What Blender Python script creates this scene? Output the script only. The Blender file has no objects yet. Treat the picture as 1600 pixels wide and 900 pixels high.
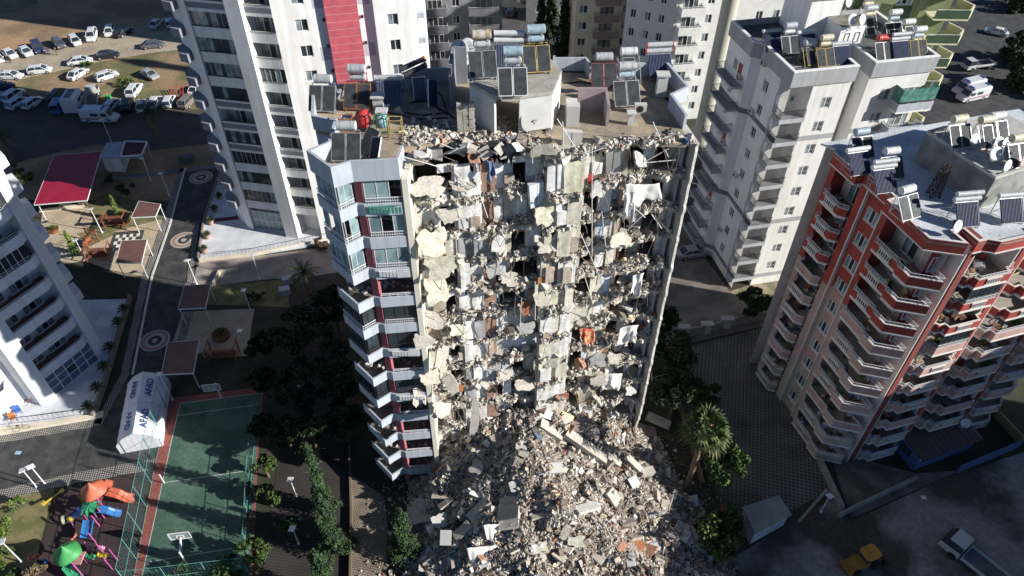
import bpy, bmesh, math, random
import numpy as np
from mathutils import Vector, Matrix, noise
R = math.radians
random.seed(7); rng = np.random.default_rng(7)
sc = bpy.context.scene
# ---------------- camera ----------------
CAM_H = 64.5
cx_ = Vector((1.0, 0.0058, 0.0061)); 
fwd = Vector((0.0, 0.7252, -0.6886)); upv = Vector((0, 0, 1))
DOWN = Vector((790 - 800, 1640 - 450, 1130.0)).normalized()      # world down seen in camera axes (x right, y down, z forward)
UPC = -DOWN
YW = (Vector((0, 0, 1)) - UPC * UPC.z).normalized()
XW = YW.cross(UPC)
# rotation: rows are the world axes written in camera axes
cam_right = Vector((XW.x, YW.x, UPC.x)); cam_down = Vector((XW.y, YW.y, UPC.y)); cam_fwd = Vector((XW.z, YW.z, UPC.z))
cam = bpy.data.cameras.new('camera'); camo = bpy.data.objects.new('camera', cam); sc.collection.objects.link(camo)
m = Matrix((cam_right, -cam_down, -cam_fwd)).transposed().to_4x4()
m.translation = Vector((0, 0, CAM_H)); camo.matrix_world = m
cam.sensor_width = 36; cam.lens = 36 * 1130 / 1600; cam.clip_start = .5; cam.clip_end = 3000
sc.camera = camo
# ---------------- light ----------------
SUN_EL = 24.0      # azimuth is counted from +X towards +Y
SUN_AZ = -14.5
w = bpy.data.worlds.new('World'); sc.world = w; w.use_nodes = True
nt = w.node_tree; bg = nt.nodes['Background']
sky = nt.nodes.new('ShaderNodeTexSky'); sky.sky_type = 'NISHITA'; sky.sun_disc = False
sky.sun_elevation = R(SUN_EL); sky.sun_rotation = R(90 - SUN_AZ)
nt.links.new(sky.outputs[0], bg.inputs[0]); bg.inputs[1].default_value = 0.06
sky.altitude = 1500; sky.air_density = .75; sky.dust_density = .2; sky.ozone_density = 4.0
sl = bpy.data.lights.new('sun', 'SUN'); sl.energy = 5.0; sl.angle = R(.5); sl.color = (1, .965, .90)
so = bpy.data.objects.new('sun', sl); sc.collection.objects.link(so)
sd = Vector((math.cos(R(SUN_EL)) * math.cos(R(SUN_AZ)), math.cos(R(SUN_EL)) * math.sin(R(SUN_AZ)), math.sin(R(SUN_EL))))
so.rotation_euler = (-sd).to_track_quat('-Z', 'Y').to_euler(); so.location = sd * 150
sc.view_settings.view_transform = 'Standard'; sc.view_settings.look = 'None'; sc.view_settings.gamma = 1
sc.view_settings.use_curve_mapping = False; sc.view_settings.exposure = 0.7

# ---------------- helpers ----------------
def at(px, py, z=0.0):
    'the place at height z that the photograph shows at this pixel'
    r = cam_right * (px - 800) + cam_down * (py - 450) + cam_fwd * 1130
    t = (z - CAM_H) / r.z
    return Vector((r.x * t, r.y * t, z))
COL = sc.collection
_mats = {}
def mat(name, c, rough=.8, var=.12, scale=1.0, bump=0.0, metal=0.0, c2=None, spec=None, detail=5, s2=None, streak=0):
    if name in _mats: return _mats[name]
    M = bpy.data.materials.new(name); M.use_nodes = True; n = M.node_tree.nodes; l = M.node_tree.links
    b = n['Principled BSDF']; b.inputs['Roughness'].default_value = rough; b.inputs['Metallic'].default_value = metal
    if spec is not None: b.inputs['Specular IOR Level'].default_value = spec
    tc = n.new('ShaderNodeTexCoord'); no = n.new('ShaderNodeTexNoise'); no.inputs['Scale'].default_value = scale; no.inputs['Detail'].default_value = detail
    geo = n.new('ShaderNodeNewGeometry'); l.new(geo.outputs['Position'], no.inputs['Vector'])
    cr = n.new('ShaderNodeValToRGB'); l.new(no.outputs[0], cr.inputs[0])
    a = c2 if c2 else tuple(x * (1 - var) for x in c); d = c if c2 else tuple(min(1, x * (1 + var)) for x in c)
    cr.color_ramp.elements[0].position = .36 if not c2 else .42; cr.color_ramp.elements[1].position = .64 if not c2 else .58
    cr.color_ramp.elements[0].color = (*a, 1); cr.color_ramp.elements[1].color = (*d, 1)
    out = cr.outputs[0]
    if s2:   # finer second grain
        n2 = n.new('ShaderNodeTexNoise'); n2.inputs['Scale'].default_value = s2; n2.inputs['Detail'].default_value = 4; l.new(geo.outputs['Position'], n2.inputs['Vector'])
        mx = n.new('ShaderNodeMix'); mx.data_type = 'RGBA'; mx.blend_type = 'OVERLAY'; mx.inputs[0].default_value = .6
        l.new(out, mx.inputs[6]); l.new(n2.outputs[0], mx.inputs[7]); out = mx.outputs[2]
    if streak:   # rain streaks and grime running down a wall
        mp = n.new('ShaderNodeMapping'); mp.inputs['Scale'].default_value = (1.6, 1.6, .09); l.new(geo.outputs['Position'], mp.inputs[0])
        n3 = n.new('ShaderNodeTexNoise'); n3.inputs['Scale'].default_value = 1.0; n3.inputs['Detail'].default_value = 7; l.new(mp.outputs[0], n3.inputs['Vector'])
        r3 = n.new('ShaderNodeValToRGB'); r3.color_ramp.elements[0].position = .38; r3.color_ramp.elements[1].position = .56; g_ = 1 - streak * .55; r3.color_ramp.elements[0].color = (g_ * .97, g_ * .95, g_ * .9, 1); r3.color_ramp.elements[1].color = (1, 1, 1, 1); l.new(n3.outputs[0], r3.inputs[0])
        mx = n.new('ShaderNodeMix'); mx.data_type = 'RGBA'; mx.blend_type = 'MULTIPLY'; mx.inputs[0].default_value = 1; l.new(out, mx.inputs[6]); l.new(r3.outputs[0], mx.inputs[7]); out = mx.outputs[2]
    l.new(out, b.inputs['Base Color'])
    if bump:
        bp = n.new('ShaderNodeBump'); bp.inputs['Strength'].default_value = bump; bp.inputs['Distance'].default_value = .05
        l.new(no.outputs[0], bp.inputs['Height']); l.new(bp.outputs[0], b.inputs['Normal'])
    _mats[name] = M; return M
def wave_mat(name, c, cline, freq, rough=.6, thick=.15, axis='Z'):
    'coloured sheet with thin joints at a regular pitch'
    if name in _mats: return _mats[name]
    M = mat(name, c, rough); n = M.node_tree.nodes; l = M.node_tree.links; b = n['Principled BSDF']
    src = b.inputs['Base Color'].links[0].from_socket
    geo = n.new('ShaderNodeNewGeometry'); sx = n.new('ShaderNodeSeparateXYZ'); l.new(geo.outputs['Position'], sx.inputs[0])
    m1 = n.new('ShaderNodeMath'); m1.operation = 'MULTIPLY'; m1.inputs[1].default_value = freq; l.new(sx.outputs[axis], m1.inputs[0])
    m2 = n.new('ShaderNodeMath'); m2.operation = 'FRACT'; l.new(m1.outputs[0], m2.inputs[0])
    m3 = n.new('ShaderNodeMath'); m3.operation = 'LESS_THAN'; m3.inputs[1].default_value = thick; l.new(m2.outputs[0], m3.inputs[0])
    mx = n.new('ShaderNodeMix'); mx.data_type = 'RGBA'; l.new(m3.outputs[0], mx.inputs[0]); l.new(src, mx.inputs[6]); mx.inputs[7].default_value = (*cline, 1)
    l.new(mx.outputs[2], b.inputs['Base Color']); return M
def paver_mat(name, c1, c2, cm, scale, rot, bw=.5, bh=.5, mortar=.06, off=.0, noise_c=None):
    if name in _mats: return _mats[name]
    M = bpy.data.materials.new(name); M.use_nodes = True; n = M.node_tree.nodes; l = M.node_tree.links; b = n['Principled BSDF']; b.inputs['Roughness'].default_value = .85
    geo = n.new('ShaderNodeNewGeometry'); mp = n.new('ShaderNodeMapping'); mp.inputs['Rotation'].default_value = (0, 0, R(rot)); l.new(geo.outputs['Position'], mp.inputs[0])
    br = n.new('ShaderNodeTexBrick'); br.offset = off; br.inputs['Scale'].default_value = scale; br.inputs['Mortar Size'].default_value = mortar
    br.inputs['Brick Width'].default_value = bw; br.inputs['Row Height'].default_value = bh; br.inputs['Mortar Smooth'].default_value = .1
    br.inputs['Color1'].default_value = (*c1, 1); br.inputs['Color2'].default_value = (*c2, 1); br.inputs['Mortar'].default_value = (*cm, 1)
    l.new(mp.outputs[0], br.inputs[0])
    no = n.new('ShaderNodeTexNoise'); no.inputs['Scale'].default_value = .5; no.inputs['Detail'].default_value = 6; l.new(geo.outputs['Position'], no.inputs['Vector'])
    mx = n.new('ShaderNodeMix'); mx.data_type = 'RGBA'; mx.blend_type = 'OVERLAY'; mx.inputs[0].default_value = .7; l.new(br.outputs[0], mx.inputs[6]); l.new(no.outputs[0], mx.inputs[7])
    l.new(mx.outputs[2], b.inputs['Base Color']); _mats[name] = M; return M
def col_mat(name, rough=.9, spec=.2):
    M = bpy.data.materials.new(name); M.use_nodes = True; n = M.node_tree.nodes; l = M.node_tree.links; b = n['Principled BSDF']
    b.inputs['Roughness'].default_value = rough; b.inputs['Specular IOR Level'].default_value = spec
    a = n.new('ShaderNodeAttribute'); a.attribute_name = 'Col'
    geo = n.new('ShaderNodeNewGeometry'); no = n.new('ShaderNodeTexNoise'); no.inputs['Scale'].default_value = 3; no.inputs['Detail'].default_value = 6; l.new(geo.outputs['Position'], no.inputs['Vector'])
    mx = n.new('ShaderNodeMix'); mx.data_type = 'RGBA'; mx.blend_type = 'OVERLAY'; mx.inputs[0].default_value = .5; l.new(a.outputs[0], mx.inputs[6]); l.new(no.outputs[0], mx.inputs[7])
    l.new(mx.outputs[2], b.inputs['Base Color']); return M

_org = {}
def root_origin(o):
    v = Vector((0, 0, 0))
    while o: v = v + o.location; o = o.parent
    return v
def tag(o, label=None, cat=None, group=None, kind=None):
    if label: o['label'] = label
    if cat: o['category'] = cat
    if group: o['group'] = group
    if kind: o['kind'] = kind
    return o
def empty(name, loc, rz=0.0, label=None, cat=None, group=None):
    o = bpy.data.objects.new(name, None); COL.objects.link(o); o.location = loc; o.rotation_euler = (0, 0, rz); o.empty_display_size = .3
    return tag(o, label, cat, group)
class MB:
    def __init__(s): s.v = []; s.f = []; s.m = []; s.sm = []
    def add(s, vs, fs, m=0, smooth=False):
        b = len(s.v); s.v.extend([tuple(x) for x in vs]); s.f.extend([tuple(i + b for i in f) for f in fs]); s.m.extend([m] * len(fs)); s.sm.extend([smooth] * len(fs)); return s
    def quad(s, a, b, c, d, m=0): return s.add([a, b, c, d], [(0, 1, 2, 3)], m)
    def box(s, x0, x1, y0, y1, z0, z1, m=0, M=None):
        vs = [Vector(p) for p in ((x0, y0, z0), (x1, y0, z0), (x1, y1, z0), (x0, y1, z0), (x0, y0, z1), (x1, y0, z1), (x1, y1, z1), (x0, y1, z1))]
        if M is not None: vs = [M @ p for p in vs]
        return s.add(vs, [(0, 3, 2, 1), (4, 5, 6, 7), (0, 1, 5, 4), (1, 2, 6, 5), (2, 3, 7, 6), (3, 0, 4, 7)], m)
    def bar(s, a, b, w, h, m=0):
        'box beam from a to b, w wide, h high'
        a = Vector(a); b = Vector(b); d = b - a; L = d.length
        if L < 1e-6: return s
        q = d.to_track_quat('X', 'Z').to_matrix().to_4x4(); q.translation = a
        return s.box(0, L, -w / 2, w / 2, -h / 2, h / 2, m, q)
    def tube(s, a, b, r, r2=None, n=6, m=0, cap=True, smooth=True):
        a = Vector(a); b = Vector(b); d = b - a
        if d.length < 1e-6: return s
        r2 = r if r2 is None else r2
        q = d.to_track_quat('Z', 'Y').to_matrix(); vs = []; 
        for p, rr in ((a, r), (b, r2)):
            for i in range(n):
                t = 2 * math.pi * i / n; vs.append(p + q @ Vector((rr * math.cos(t), rr * math.sin(t), 0)))
        s.add(vs, [(i, (i + 1) % n, n + (i + 1) % n, n + i) for i in range(n)], m, smooth)
        if cap: s.add(vs, [tuple(range(n))[::-1], tuple(range(n, 2 * n))], m)
        return s
    def prism(s, poly, z0, z1, m=0, mt=None):
        n = len(poly)
        a = sum(poly[i][0] * poly[(i + 1) % n][1] - poly[(i + 1) % n][0] * poly[i][1] for i in range(n))
        if a < 0: poly = list(poly)[::-1]
        vs = [(p[0], p[1], z0) for p in poly] + [(p[0], p[1], z1) for p in poly]
        s.add(vs, [(i, (i + 1) % n, n + (i + 1) % n, n + i) for i in range(n)], m)
        s.add(vs, [tuple(range(n))[::-1]], m); s.add(vs, [tuple(range(n, 2 * n))], m if mt is None else mt); return s
    def lathe(s, c, prof, n=16, m=0, smooth=True):
        vs = []
        for r, z in prof:
            for i in range(n):
                t = 2 * math.pi * i / n; vs.append((c[0] + r * math.cos(t), c[1] + r * math.sin(t), c[2] + z))
        fs = [(k * n + i, k * n + (i + 1) % n, (k + 1) * n + (i + 1) % n, (k + 1) * n + i) for k in range(len(prof) - 1) for i in range(n)]
        return s.add(vs, fs, m, smooth)
    def band(s, pts, z0, z1, t, m=0, closed=False):
        'vertical wall of thickness t along a plan polyline'
        P = [Vector((p[0], p[1])) for p in pts]; n = len(P); off = []
        for i in range(n):
            if closed: a, b = P[i - 1], P[(i + 1) % n]
            else: a, b = P[max(i - 1, 0)], P[min(i + 1, n - 1)]
            d1 = (P[i] - a).normalized() if (P[i] - a).length > 1e-6 else (b - P[i]).normalized()
            d2 = (b - P[i]).normalized() if (b - P[i]).length > 1e-6 else d1
            n1 = Vector((-d1.y, d1.x)); n2 = Vector((-d2.y, d2.x)); nn = (n1 + n2)
            nn = nn.normalized() if nn.length > 1e-3 else n1
            k = t / max(.35, nn.dot(n1)); off.append(P[i] + nn * k)
        idx = range(n if closed else n - 1)
        vs = []
        for i in range(n): vs += [(P[i].x, P[i].y, z0), (P[i].x, P[i].y, z1), (off[i].x, off[i].y, z0), (off[i].x, off[i].y, z1)]
        fs = []
        for i in idx:
            a = 4 * i; b = 4 * ((i + 1) % n)
            fs += [(a, b, b + 1, a + 1), (a + 2, a + 3, b + 3, b + 2), (a + 1, b + 1, b + 3, a + 3), (a, a + 2, b + 2, b)]
        if not closed: fs += [(0, 1, 3, 2), (4 * n - 4, 4 * n - 2, 4 * n - 1, 4 * n - 3)]
        return s.add(vs, fs, m)
    def wall(s, A, B, z0, z1, ops, dep=.2, m=0, mr=None):
        'a facade between plan points A and B (left to right from outside) with openings (u0,u1,za,zb)'
        A = Vector((A[0], A[1])); B = Vector((B[0], B[1])); L = (B - A).length; d = (B - A) / L; inn = Vector((-d.y, d.x))
        us = sorted({0.0, L, *[round(o[0], 4) for o in ops], *[round(o[1], 4) for o in ops]}); zs = sorted({z0, z1, *[round(o[2], 4) for o in ops], *[round(o[3], 4) for o in ops]})
        us = [u for u in us if -1e-6 <= u <= L + 1e-6]; zs = [z for z in zs if z0 - 1e-6 <= z <= z1 + 1e-6]
        def p(u, z, k=0): q = A + d * u + inn * k; return (q.x, q.y, z)
        for j in range(len(zs) - 1):
            zc = (zs[j] + zs[j + 1]) / 2; run = None
            for i in range(len(us) - 1):
                uc = (us[i] + us[i + 1]) / 2
                hole = any(o[0] < uc < o[1] and o[2] < zc < o[3] for o in ops)
                if hole:
                    if run is not None: s.quad(p(run, zs[j]), p(us[i], zs[j]), p(us[i], zs[j + 1]), p(run, zs[j + 1]), m); run = None
                elif run is None: run = us[i]
            if run is not None: s.quad(p(run, zs[j]), p(us[-1], zs[j]), p(us[-1], zs[j + 1]), p(run, zs[j + 1]), m)
        mr = m if mr is None else mr
        for o in ops:
            a, b, c, e = o[:4]; k = o[4] if len(o) > 4 else dep
            s.quad(p(a, c), p(b, c), p(b, c, k), p(a, c, k), mr); s.quad(p(a, e), p(a, e, k), p(b, e, k), p(b, e), mr)
            s.quad(p(a, c), p(a, c, k), p(a, e, k), p(a, e), mr); s.quad(p(b, c), p(b, e), p(b, e, k), p(b, c, k), mr)
        return s
    def mesh(s, name, mats, org=(0, 0, 0)):
        me = bpy.data.meshes.new(name); o = Vector(org)
        me.from_pydata([Vector(v) - o for v in s.v], [], s.f)
        for x in (mats if isinstance(mats, (list, tuple)) else [mats]): me.materials.append(x)
        me.polygons.foreach_set('material_index', s.m); me.polygons.foreach_set('use_smooth', s.sm); me.update(); return me
    def build(s, name, mats, parent=None, local=False):
        'one mesh object; world coordinates unless local'
        org = Vector((0, 0, 0)) if (local or parent is None) else root_origin(parent)
        o = bpy.data.objects.new(name, s.mesh(name, mats, org)); COL.objects.link(o)
        if parent: o.parent = parent
        return o
def inst(name, me, parent, loc, rz=0.0, world=True, scale=None):
    o = bpy.data.objects.new(name, me); COL.objects.link(o); o.parent = parent
    o.location = Vector(loc) - (root_origin(parent) if (world and parent) else Vector((0, 0, 0))); o.rotation_euler = (0, 0, rz)
    if scale: o.scale = scale
    return o
def npmesh(name, V, F, mats, cols=None, smooth=False, midx=None):
    'mesh from numpy arrays; every face has the same number of corners'
    me = bpy.data.meshes.new(name); nv, nf, k = len(V), len(F), F.shape[1]
    me.vertices.add(nv); me.vertices.foreach_set('co', V.astype(np.float32).ravel())
    me.loops.add(nf * k); me.loops.foreach_set('vertex_index', F.astype(np.int32).ravel())
    me.polygons.add(nf); me.polygons.foreach_set('loop_start', np.arange(0, nf * k, k, dtype=np.int32)); me.polygons.foreach_set('loop_total', np.full(nf, k, dtype=np.int32))
    for x in (mats if isinstance(mats, (list, tuple)) else [mats]): me.materials.append(x)
    if midx is not None: me.polygons.foreach_set('material_index', midx.astype(np.int32))
    me.polygons.foreach_set('use_smooth', np.full(nf, smooth, dtype=bool)); me.update(calc_edges=True)
    if cols is not None:
        a = me.color_attributes.new('Col', 'FLOAT_COLOR', 'POINT'); c = np.ones((nv, 4), dtype=np.float32); c[:, :3] = cols; a.data.foreach_set('color', c.ravel())
    me.validate(); return me
def rotmats(n, tilt=3.14):
    a = rng.uniform(0, 2 * np.pi, n); b = rng.uniform(-tilt, tilt, n); c = rng.uniform(-tilt, tilt, n)
    ca, sa, cb, sb, cc, s_ = np.cos(a), np.sin(a), np.cos(b), np.sin(b), np.cos(c), np.sin(c)
    Rz = np.zeros((n, 3, 3)); Rz[:, 0, 0] = ca; Rz[:, 0, 1] = -sa; Rz[:, 1, 0] = sa; Rz[:, 1, 1] = ca; Rz[:, 2, 2] = 1
    Rx = np.zeros((n, 3, 3)); Rx[:, 0, 0] = 1; Rx[:, 1, 1] = cb; Rx[:, 1, 2] = -sb; Rx[:, 2, 1] = sb; Rx[:, 2, 2] = cb
    Ry = np.zeros((n, 3, 3)); Ry[:, 1, 1] = 1; Ry[:, 0, 0] = cc; Ry[:, 0, 2] = s_; Ry[:, 2, 0] = -s_; Ry[:, 2, 2] = cc
    return Rz @ Rx @ Ry
CUBE = np.array([(-1, -1, -1), (1, -1, -1), (1, 1, -1), (-1, 1, -1), (-1, -1, 1), (1, -1, 1), (1, 1, 1), (-1, 1, 1)]) * .5
CF = np.array([(0, 3, 2, 1), (4, 5, 6, 7), (0, 1, 5, 4), (1, 2, 6, 5), (2, 3, 7, 6), (3, 0, 4, 7)])
DUSTY = [((.47, .435, .385), 36), ((.58, .545, .49), 24), ((.33, .30, .26), 20), ((.66, .63, .59), 9), ((.24, .19, .155), 10), ((.38, .21, .14), 3), ((.10, .14, .22), .8), ((.30, .07, .06), .5), ((.06, .06, .06), 2), ((.68, .60, .36), 2)]
def chunks(P, S, tilt=3.14, pal=DUSTY, jit=.22):
    'broken pieces: skewed blocks at P with sizes S'
    n = len(P); V = CUBE[None] + rng.uniform(-jit, jit, (n, 8, 3)); V = V * S[:, None, :]
    V = np.einsum('nij,nkj->nki', rotmats(n, tilt), V) + P[:, None, :]
    F = (np.arange(n)[:, None, None] * 8 + CF[None]).reshape(-1, 4)
    wts = np.array([p[1] for p in pal], float); wts /= wts.sum(); ci = rng.choice(len(pal), n, p=wts)
    C = np.array([p[0] for p in pal])[ci] * rng.uniform(.75, 1.15, (n, 1)); C = np.repeat(C, 8, 0)
    return V.reshape(-1, 3), F, np.clip(C, 0, 1)
def chunk_obj(name, parts, M, parent=None):
    Vs, Fs, Cs = [], [], []; b = 0
    for V, F, C in parts: Vs.append(V); Fs.append(F + b); Cs.append(C); b += len(V)
    V = np.concatenate(Vs)
    if parent: V = V - np.array(root_origin(parent))
    o = bpy.data.objects.new(name, npmesh(name, V, np.concatenate(Fs), M, np.concatenate(Cs))); COL.objects.link(o)
    if parent: o.parent = parent
    return o
def fbm(x, y, z=0.0, s=1.0, o=4): return noise.fractal(Vector((x * s, y * s, z)), 1.0, 2.0, o)
def rect(w0, h0, n=1): return (w0, h0)
# common materials
WHITE = mat('white_plaster', (.80, .80, .79), .85, .04, .6, streak=.16)
OFFW = mat('off_white_plaster', (.55, .54, .51), .9, .08, .5)
GREYW = mat('grey_plaster', (.36, .37, .385), .85, .05, .6, streak=.15)
LGREY = mat('pale_grey_plaster', (.42, .46, .52), .8, .05, .7, streak=.2)
CREAM = mat('cream_plaster', (.62, .56, .44), .9, .08, .7)
GLASS = mat('dark_glass', (.03, .04, .05), .08, .4, .35, spec=.8)
GLASSB = mat('curtained_glass', (.30, .36, .38), .15, .3, 1.2, spec=.6, c2=(.12, .17, .18))
FRAME = mat('white_window_frame', (.68, .68, .68), .5, .02)
DARKF = mat('dark_metal', (.03, .03, .035), .4, .1)
RAILW = mat('white_railing', (.66, .66, .68), .5, .03)
PINK = mat('raspberry_paint', (.34, .095, .115), .8, .08, .8)
CONC = mat('bare_concrete', (.36, .33, .29), .95, .15, 1.5, .3, s2=9)
CONCD = mat('dirty_roof_screed', (.42, .335, .23), .95, .25, .5, .2, c2=(.26, .215, .165), s2=7)
STEEL = mat('galvanised_steel', (.45, .46, .47), .45, .1, 4, metal=.5)
PANELM = mat('collector_glass', (.05, .055, .06), .75, .25, 2, spec=.1)
BLUEP = mat('blue_vacuum_tubes', (.02, .035, .10), .4, .3, 3, spec=.4)
BLACK = mat('black_rubber', (.015, .015, .015), .8)
ORANGE = mat('rust_orange_frame', (.42, .16, .05), .7, .2, 3)
GOLD = mat('ochre_frame', (.45, .33, .12), .7, .2, 3)
REDP = mat('red_plastic', (.50, .04, .04), .5, .1)
WOOD = mat('red_brown_timber', (.22, .075, .035), .7, .2, 3)
DARKIN = mat('interior_shade_colour', (.035, .032, .03), .95, .3, 1)  # near black: the shade of rooms and gaps is put into the colour

_win = {}
def window_mesh(w, h, n=2, style='w', curtain=True):
    key = (round(w, 2), round(h, 2), n, style, curtain)
    if key in _win: return _win[key]
    b = MB(); f = .07; fr = 0
    b.box(-w / 2, w / 2, -.03, .05, 0, f, 0); b.box(-w / 2, w / 2, -.03, .05, h - f, h, 0)
    b.box(-w / 2, -w / 2 + f, -.03, .05, f, h - f, 0); b.box(w / 2 - f, w / 2, -.03, .05, f, h - f, 0)
    for i in range(1, n):
        x = -w / 2 + w * i / n; b.box(x - .04, x + .04, -.025, .045, f, h - f, 0)
    ps = [(-w / 2 + w * i / n, -w / 2 + w * (i + 1) / n) for i in range(n)]
    for i, (a, c) in enumerate(ps):
        mm = 2 if (curtain and i % 2 == 0) else 1
        b.quad((a, .02, f), (c, .02, f), (c, .02, h - f), (a, .02, h - f), mm)
    if style == 'w': b.box(-w / 2 - .06, w / 2 + .06, -.14, .0, -.06, -.002, 0)
    if style == 'g':
        for i in range(int(w / .18)): b.box(-w / 2 + .1 + i * .18, -w / 2 + .115 + i * .18, -.1, -.085, -.05, h * .9, 3)
        for z in (.02, h * .45, h * .9): b.box(-w / 2, w / 2, -.1, -.08, z, z + .02, 3)
    _win[key] = b.mesh('window', [FRAME if style != 'd' else DARKF, GLASS, GLASSB, RAILW]); return _win[key]
def put_window(parent, A, B, u, z, w, h, n=2, style='w', dep=.15, curtain=True, label=None):
    A = Vector((A[0], A[1])); B = Vector((B[0], B[1])); d = (B - A).normalized(); inn = Vector((-d.y, d.x)); p = A + d * (u + w / 2) + inn * dep
    o = inst('window', window_mesh(w, h, n, style, curtain), parent, (p.x, p.y, z), math.atan2(d.y, d.x)); return o
def facade(b, parent, A, B, z0, z1, wins, dep=.2, m=0):
    'wins: (u, z, w, h, panes, style)'
    b.wall(A, B, z0, z1, [(q[0], q[0] + q[2], q[1], q[1] + q[3]) for q in wins], dep, m)
    for q in wins: put_window(parent, A, B, q[0], q[1], q[2], q[3], q[4] if len(q) > 4 else 2, q[5] if len(q) > 5 else 'w', dep - .05, random.random() < .7)
_rail = {}
def railing_mesh(pts, h=.9, step=.14, bars=True, key=None, r=.018):
    b = MB()
    P = [Vector((*p, 0)) for p in pts]
    for a, c in zip(P, P[1:]):
        b.bar(a + Vector((0, 0, h)), c + Vector((0, 0, h)), .05, .04); b.bar(a + Vector((0, 0, .06)), c + Vector((0, 0, .06)), .03, .03)
        L = (c - a).length; n = max(1, int(L / step)) if bars else max(1, int(L / 1.2))
        for i in range(n + 1):
            p = a.lerp(c, i / n); w_ = .02 if bars else .04; b.box(p.x - w_ / 2, p.x + w_ / 2, p.y - w_ / 2, p.y + w_ / 2, .06, h)
        if not bars: b.bar(a + Vector((0, 0, h * .5)), c + Vector((0, 0, h * .5)), .03, .03); 
    return b
def poly_in(pt, poly):
    x, y = pt; c = False; n = len(poly)
    for i in range(n):
        x1, y1 = poly[i]; x2, y2 = poly[(i + 1) % n]
        if (y1 > y) != (y2 > y) and x < (x2 - x1) * (y - y1) / (y2 - y1) + x1: c = not c
    return c
# ---------------- ground ----------------
def pix(pts, z=0.0): return [tuple(at(x, y, z)[:2]) for x, y in pts]
def sheet(name, pts, z, M, label=None, world=False, thick=None, kind='structure'):
    P = pts if world else pix(pts, z); b = MB()
    if thick: b.prism(P, z - thick, z, 0)
    else:
        n = len(P); a = sum(P[i][0] * P[(i + 1) % n][1] - P[(i + 1) % n][0] * P[i][1] for i in range(n))
        if a < 0: P = P[::-1]
        b.add([(p[0], p[1], z) for p in P], [tuple(range(n))])
    o = b.build(name, M); o['kind'] = kind
    if label: o['label'] = label
    return o
EARTH = mat('dark_garden_soil', (.05, .045, .028), .95, .3, .35, .3, c2=(.028, .034, .016), s2=4)
DIRT = mat('tan_dirt', (.37, .235, .135), .95, .3, .12, .4, c2=(.22, .15, .085), s2=2.5)
GRASSP = mat('patchy_green_ground', (.29, .195, .115), .95, .3, .16, .3, c2=(.13, .125, .05), s2=2.2)
DUST = mat('dusty_lane', (.36, .30, .22), .95, .12, .3, .2, s2=3)
ASPB = mat('brown_asphalt', (.085, .07, .06), .9, .2, .3, .2, s2=5)
ASP = mat('dark_asphalt', (.055, .055, .055), .85, .25, .5, .2, c2=(.035, .036, .038), s2=6)
ASPW = mat('worn_asphalt', (.20, .175, .15), .9, .2, .4, .2, c2=(.13, .115, .10), s2=6)
b = MB(); b.add([(-900, -300, -.02), (900, -300, -.02), (900, 1500, -.02), (-900, 1500, -.02)], [(0, 1, 2, 3)]); g0 = b.build('ground', EARTH); g0['kind'] = 'structure'
sheet('dirt_ground', [(-170, 86), (-20, 86), (-20, 240), (-170, 240)], -.012, DIRT, world=True)
sheet('grassy_ground', [(0, 128), (60, 112), (150, 98), (240, 82), (330, 70), (345, 180), (200, 170), (100, 165), (0, 140), (-60, 130)], -.006, GRASSP)
sheet('grassy_ground', [(-60, 5), (50, -8), (60, 5), (20, 14), (-60, 20)], -.006, GRASSP)
sheet('dusty_lane', [(-60, 88), (0, 94), (45, 84), (120, 68), (200, 45), (260, 35), (340, 30), (340, 72), (240, 82), (165, 94), (110, 107), (40, 122), (0, 134), (-60, 138)], -.002, DUST)
sheet('road', [(-120, 138), (0, 140), (90, 158), (150, 172), (240, 172), (345, 170), (350, 222), (230, 236), (150, 226), (90, 238), (35, 252), (0, 262), (-120, 280)], .002, ASPB)
ROADP = [(288, 262), (355, 257), (330, 330), (308, 440), (276, 585), (262, 660), (240, 716), (120, 738), (0, 765), (-90, 785), (-90, 712), (0, 692), (158, 664), (200, 585), (232, 430), (262, 350)]
sheet('road', ROADP, .006, mat('estate_asphalt', (.06, .06, .058), .8, .25, .6, .2, c2=(.035, .036, .037), s2=1.6))
COB = paver_mat('cobble_edging', (.40, .38, .34), (.32, .30, .28), (.06, .055, .05), 2.2, -10, .5, .5, .1)
def strip(pts, wpx, name='pavement_edging', z=.06, M=None):
    a = pix(pts, z); b = MB(); b.band(a, z - .1, z, wpx, 0); o = b.build(name, M or COB); o['kind'] = 'structure'; return o
strip([(160, 662), (201, 585), (233, 430), (262, 350), (290, 262)], .9)
strip([(288, 262), (264, 350), (236, 430), (205, 585)][::-1], -.25, M=OFFW, z=.10)
strip([(290, 262), (250, 268), (170, 275)], 1.0)
strip([(355, 256), (290, 262)], 1.0)
strip([(-90, 712), (0, 692), (158, 664)], 1.1)
strip([(-90, 700), (0, 680), (160, 652)], .9, M=CREAM, z=.16)
strip([(-90, 785), (0, 765), (120, 738), (244, 716)], -1.3)
strip([(300, 445), (306, 470), (298, 478)], -.8)
strip([(312, 345), (300, 440), (296, 446)], -.7)
strip([(276, 535), (289, 487)], -1.0)
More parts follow.
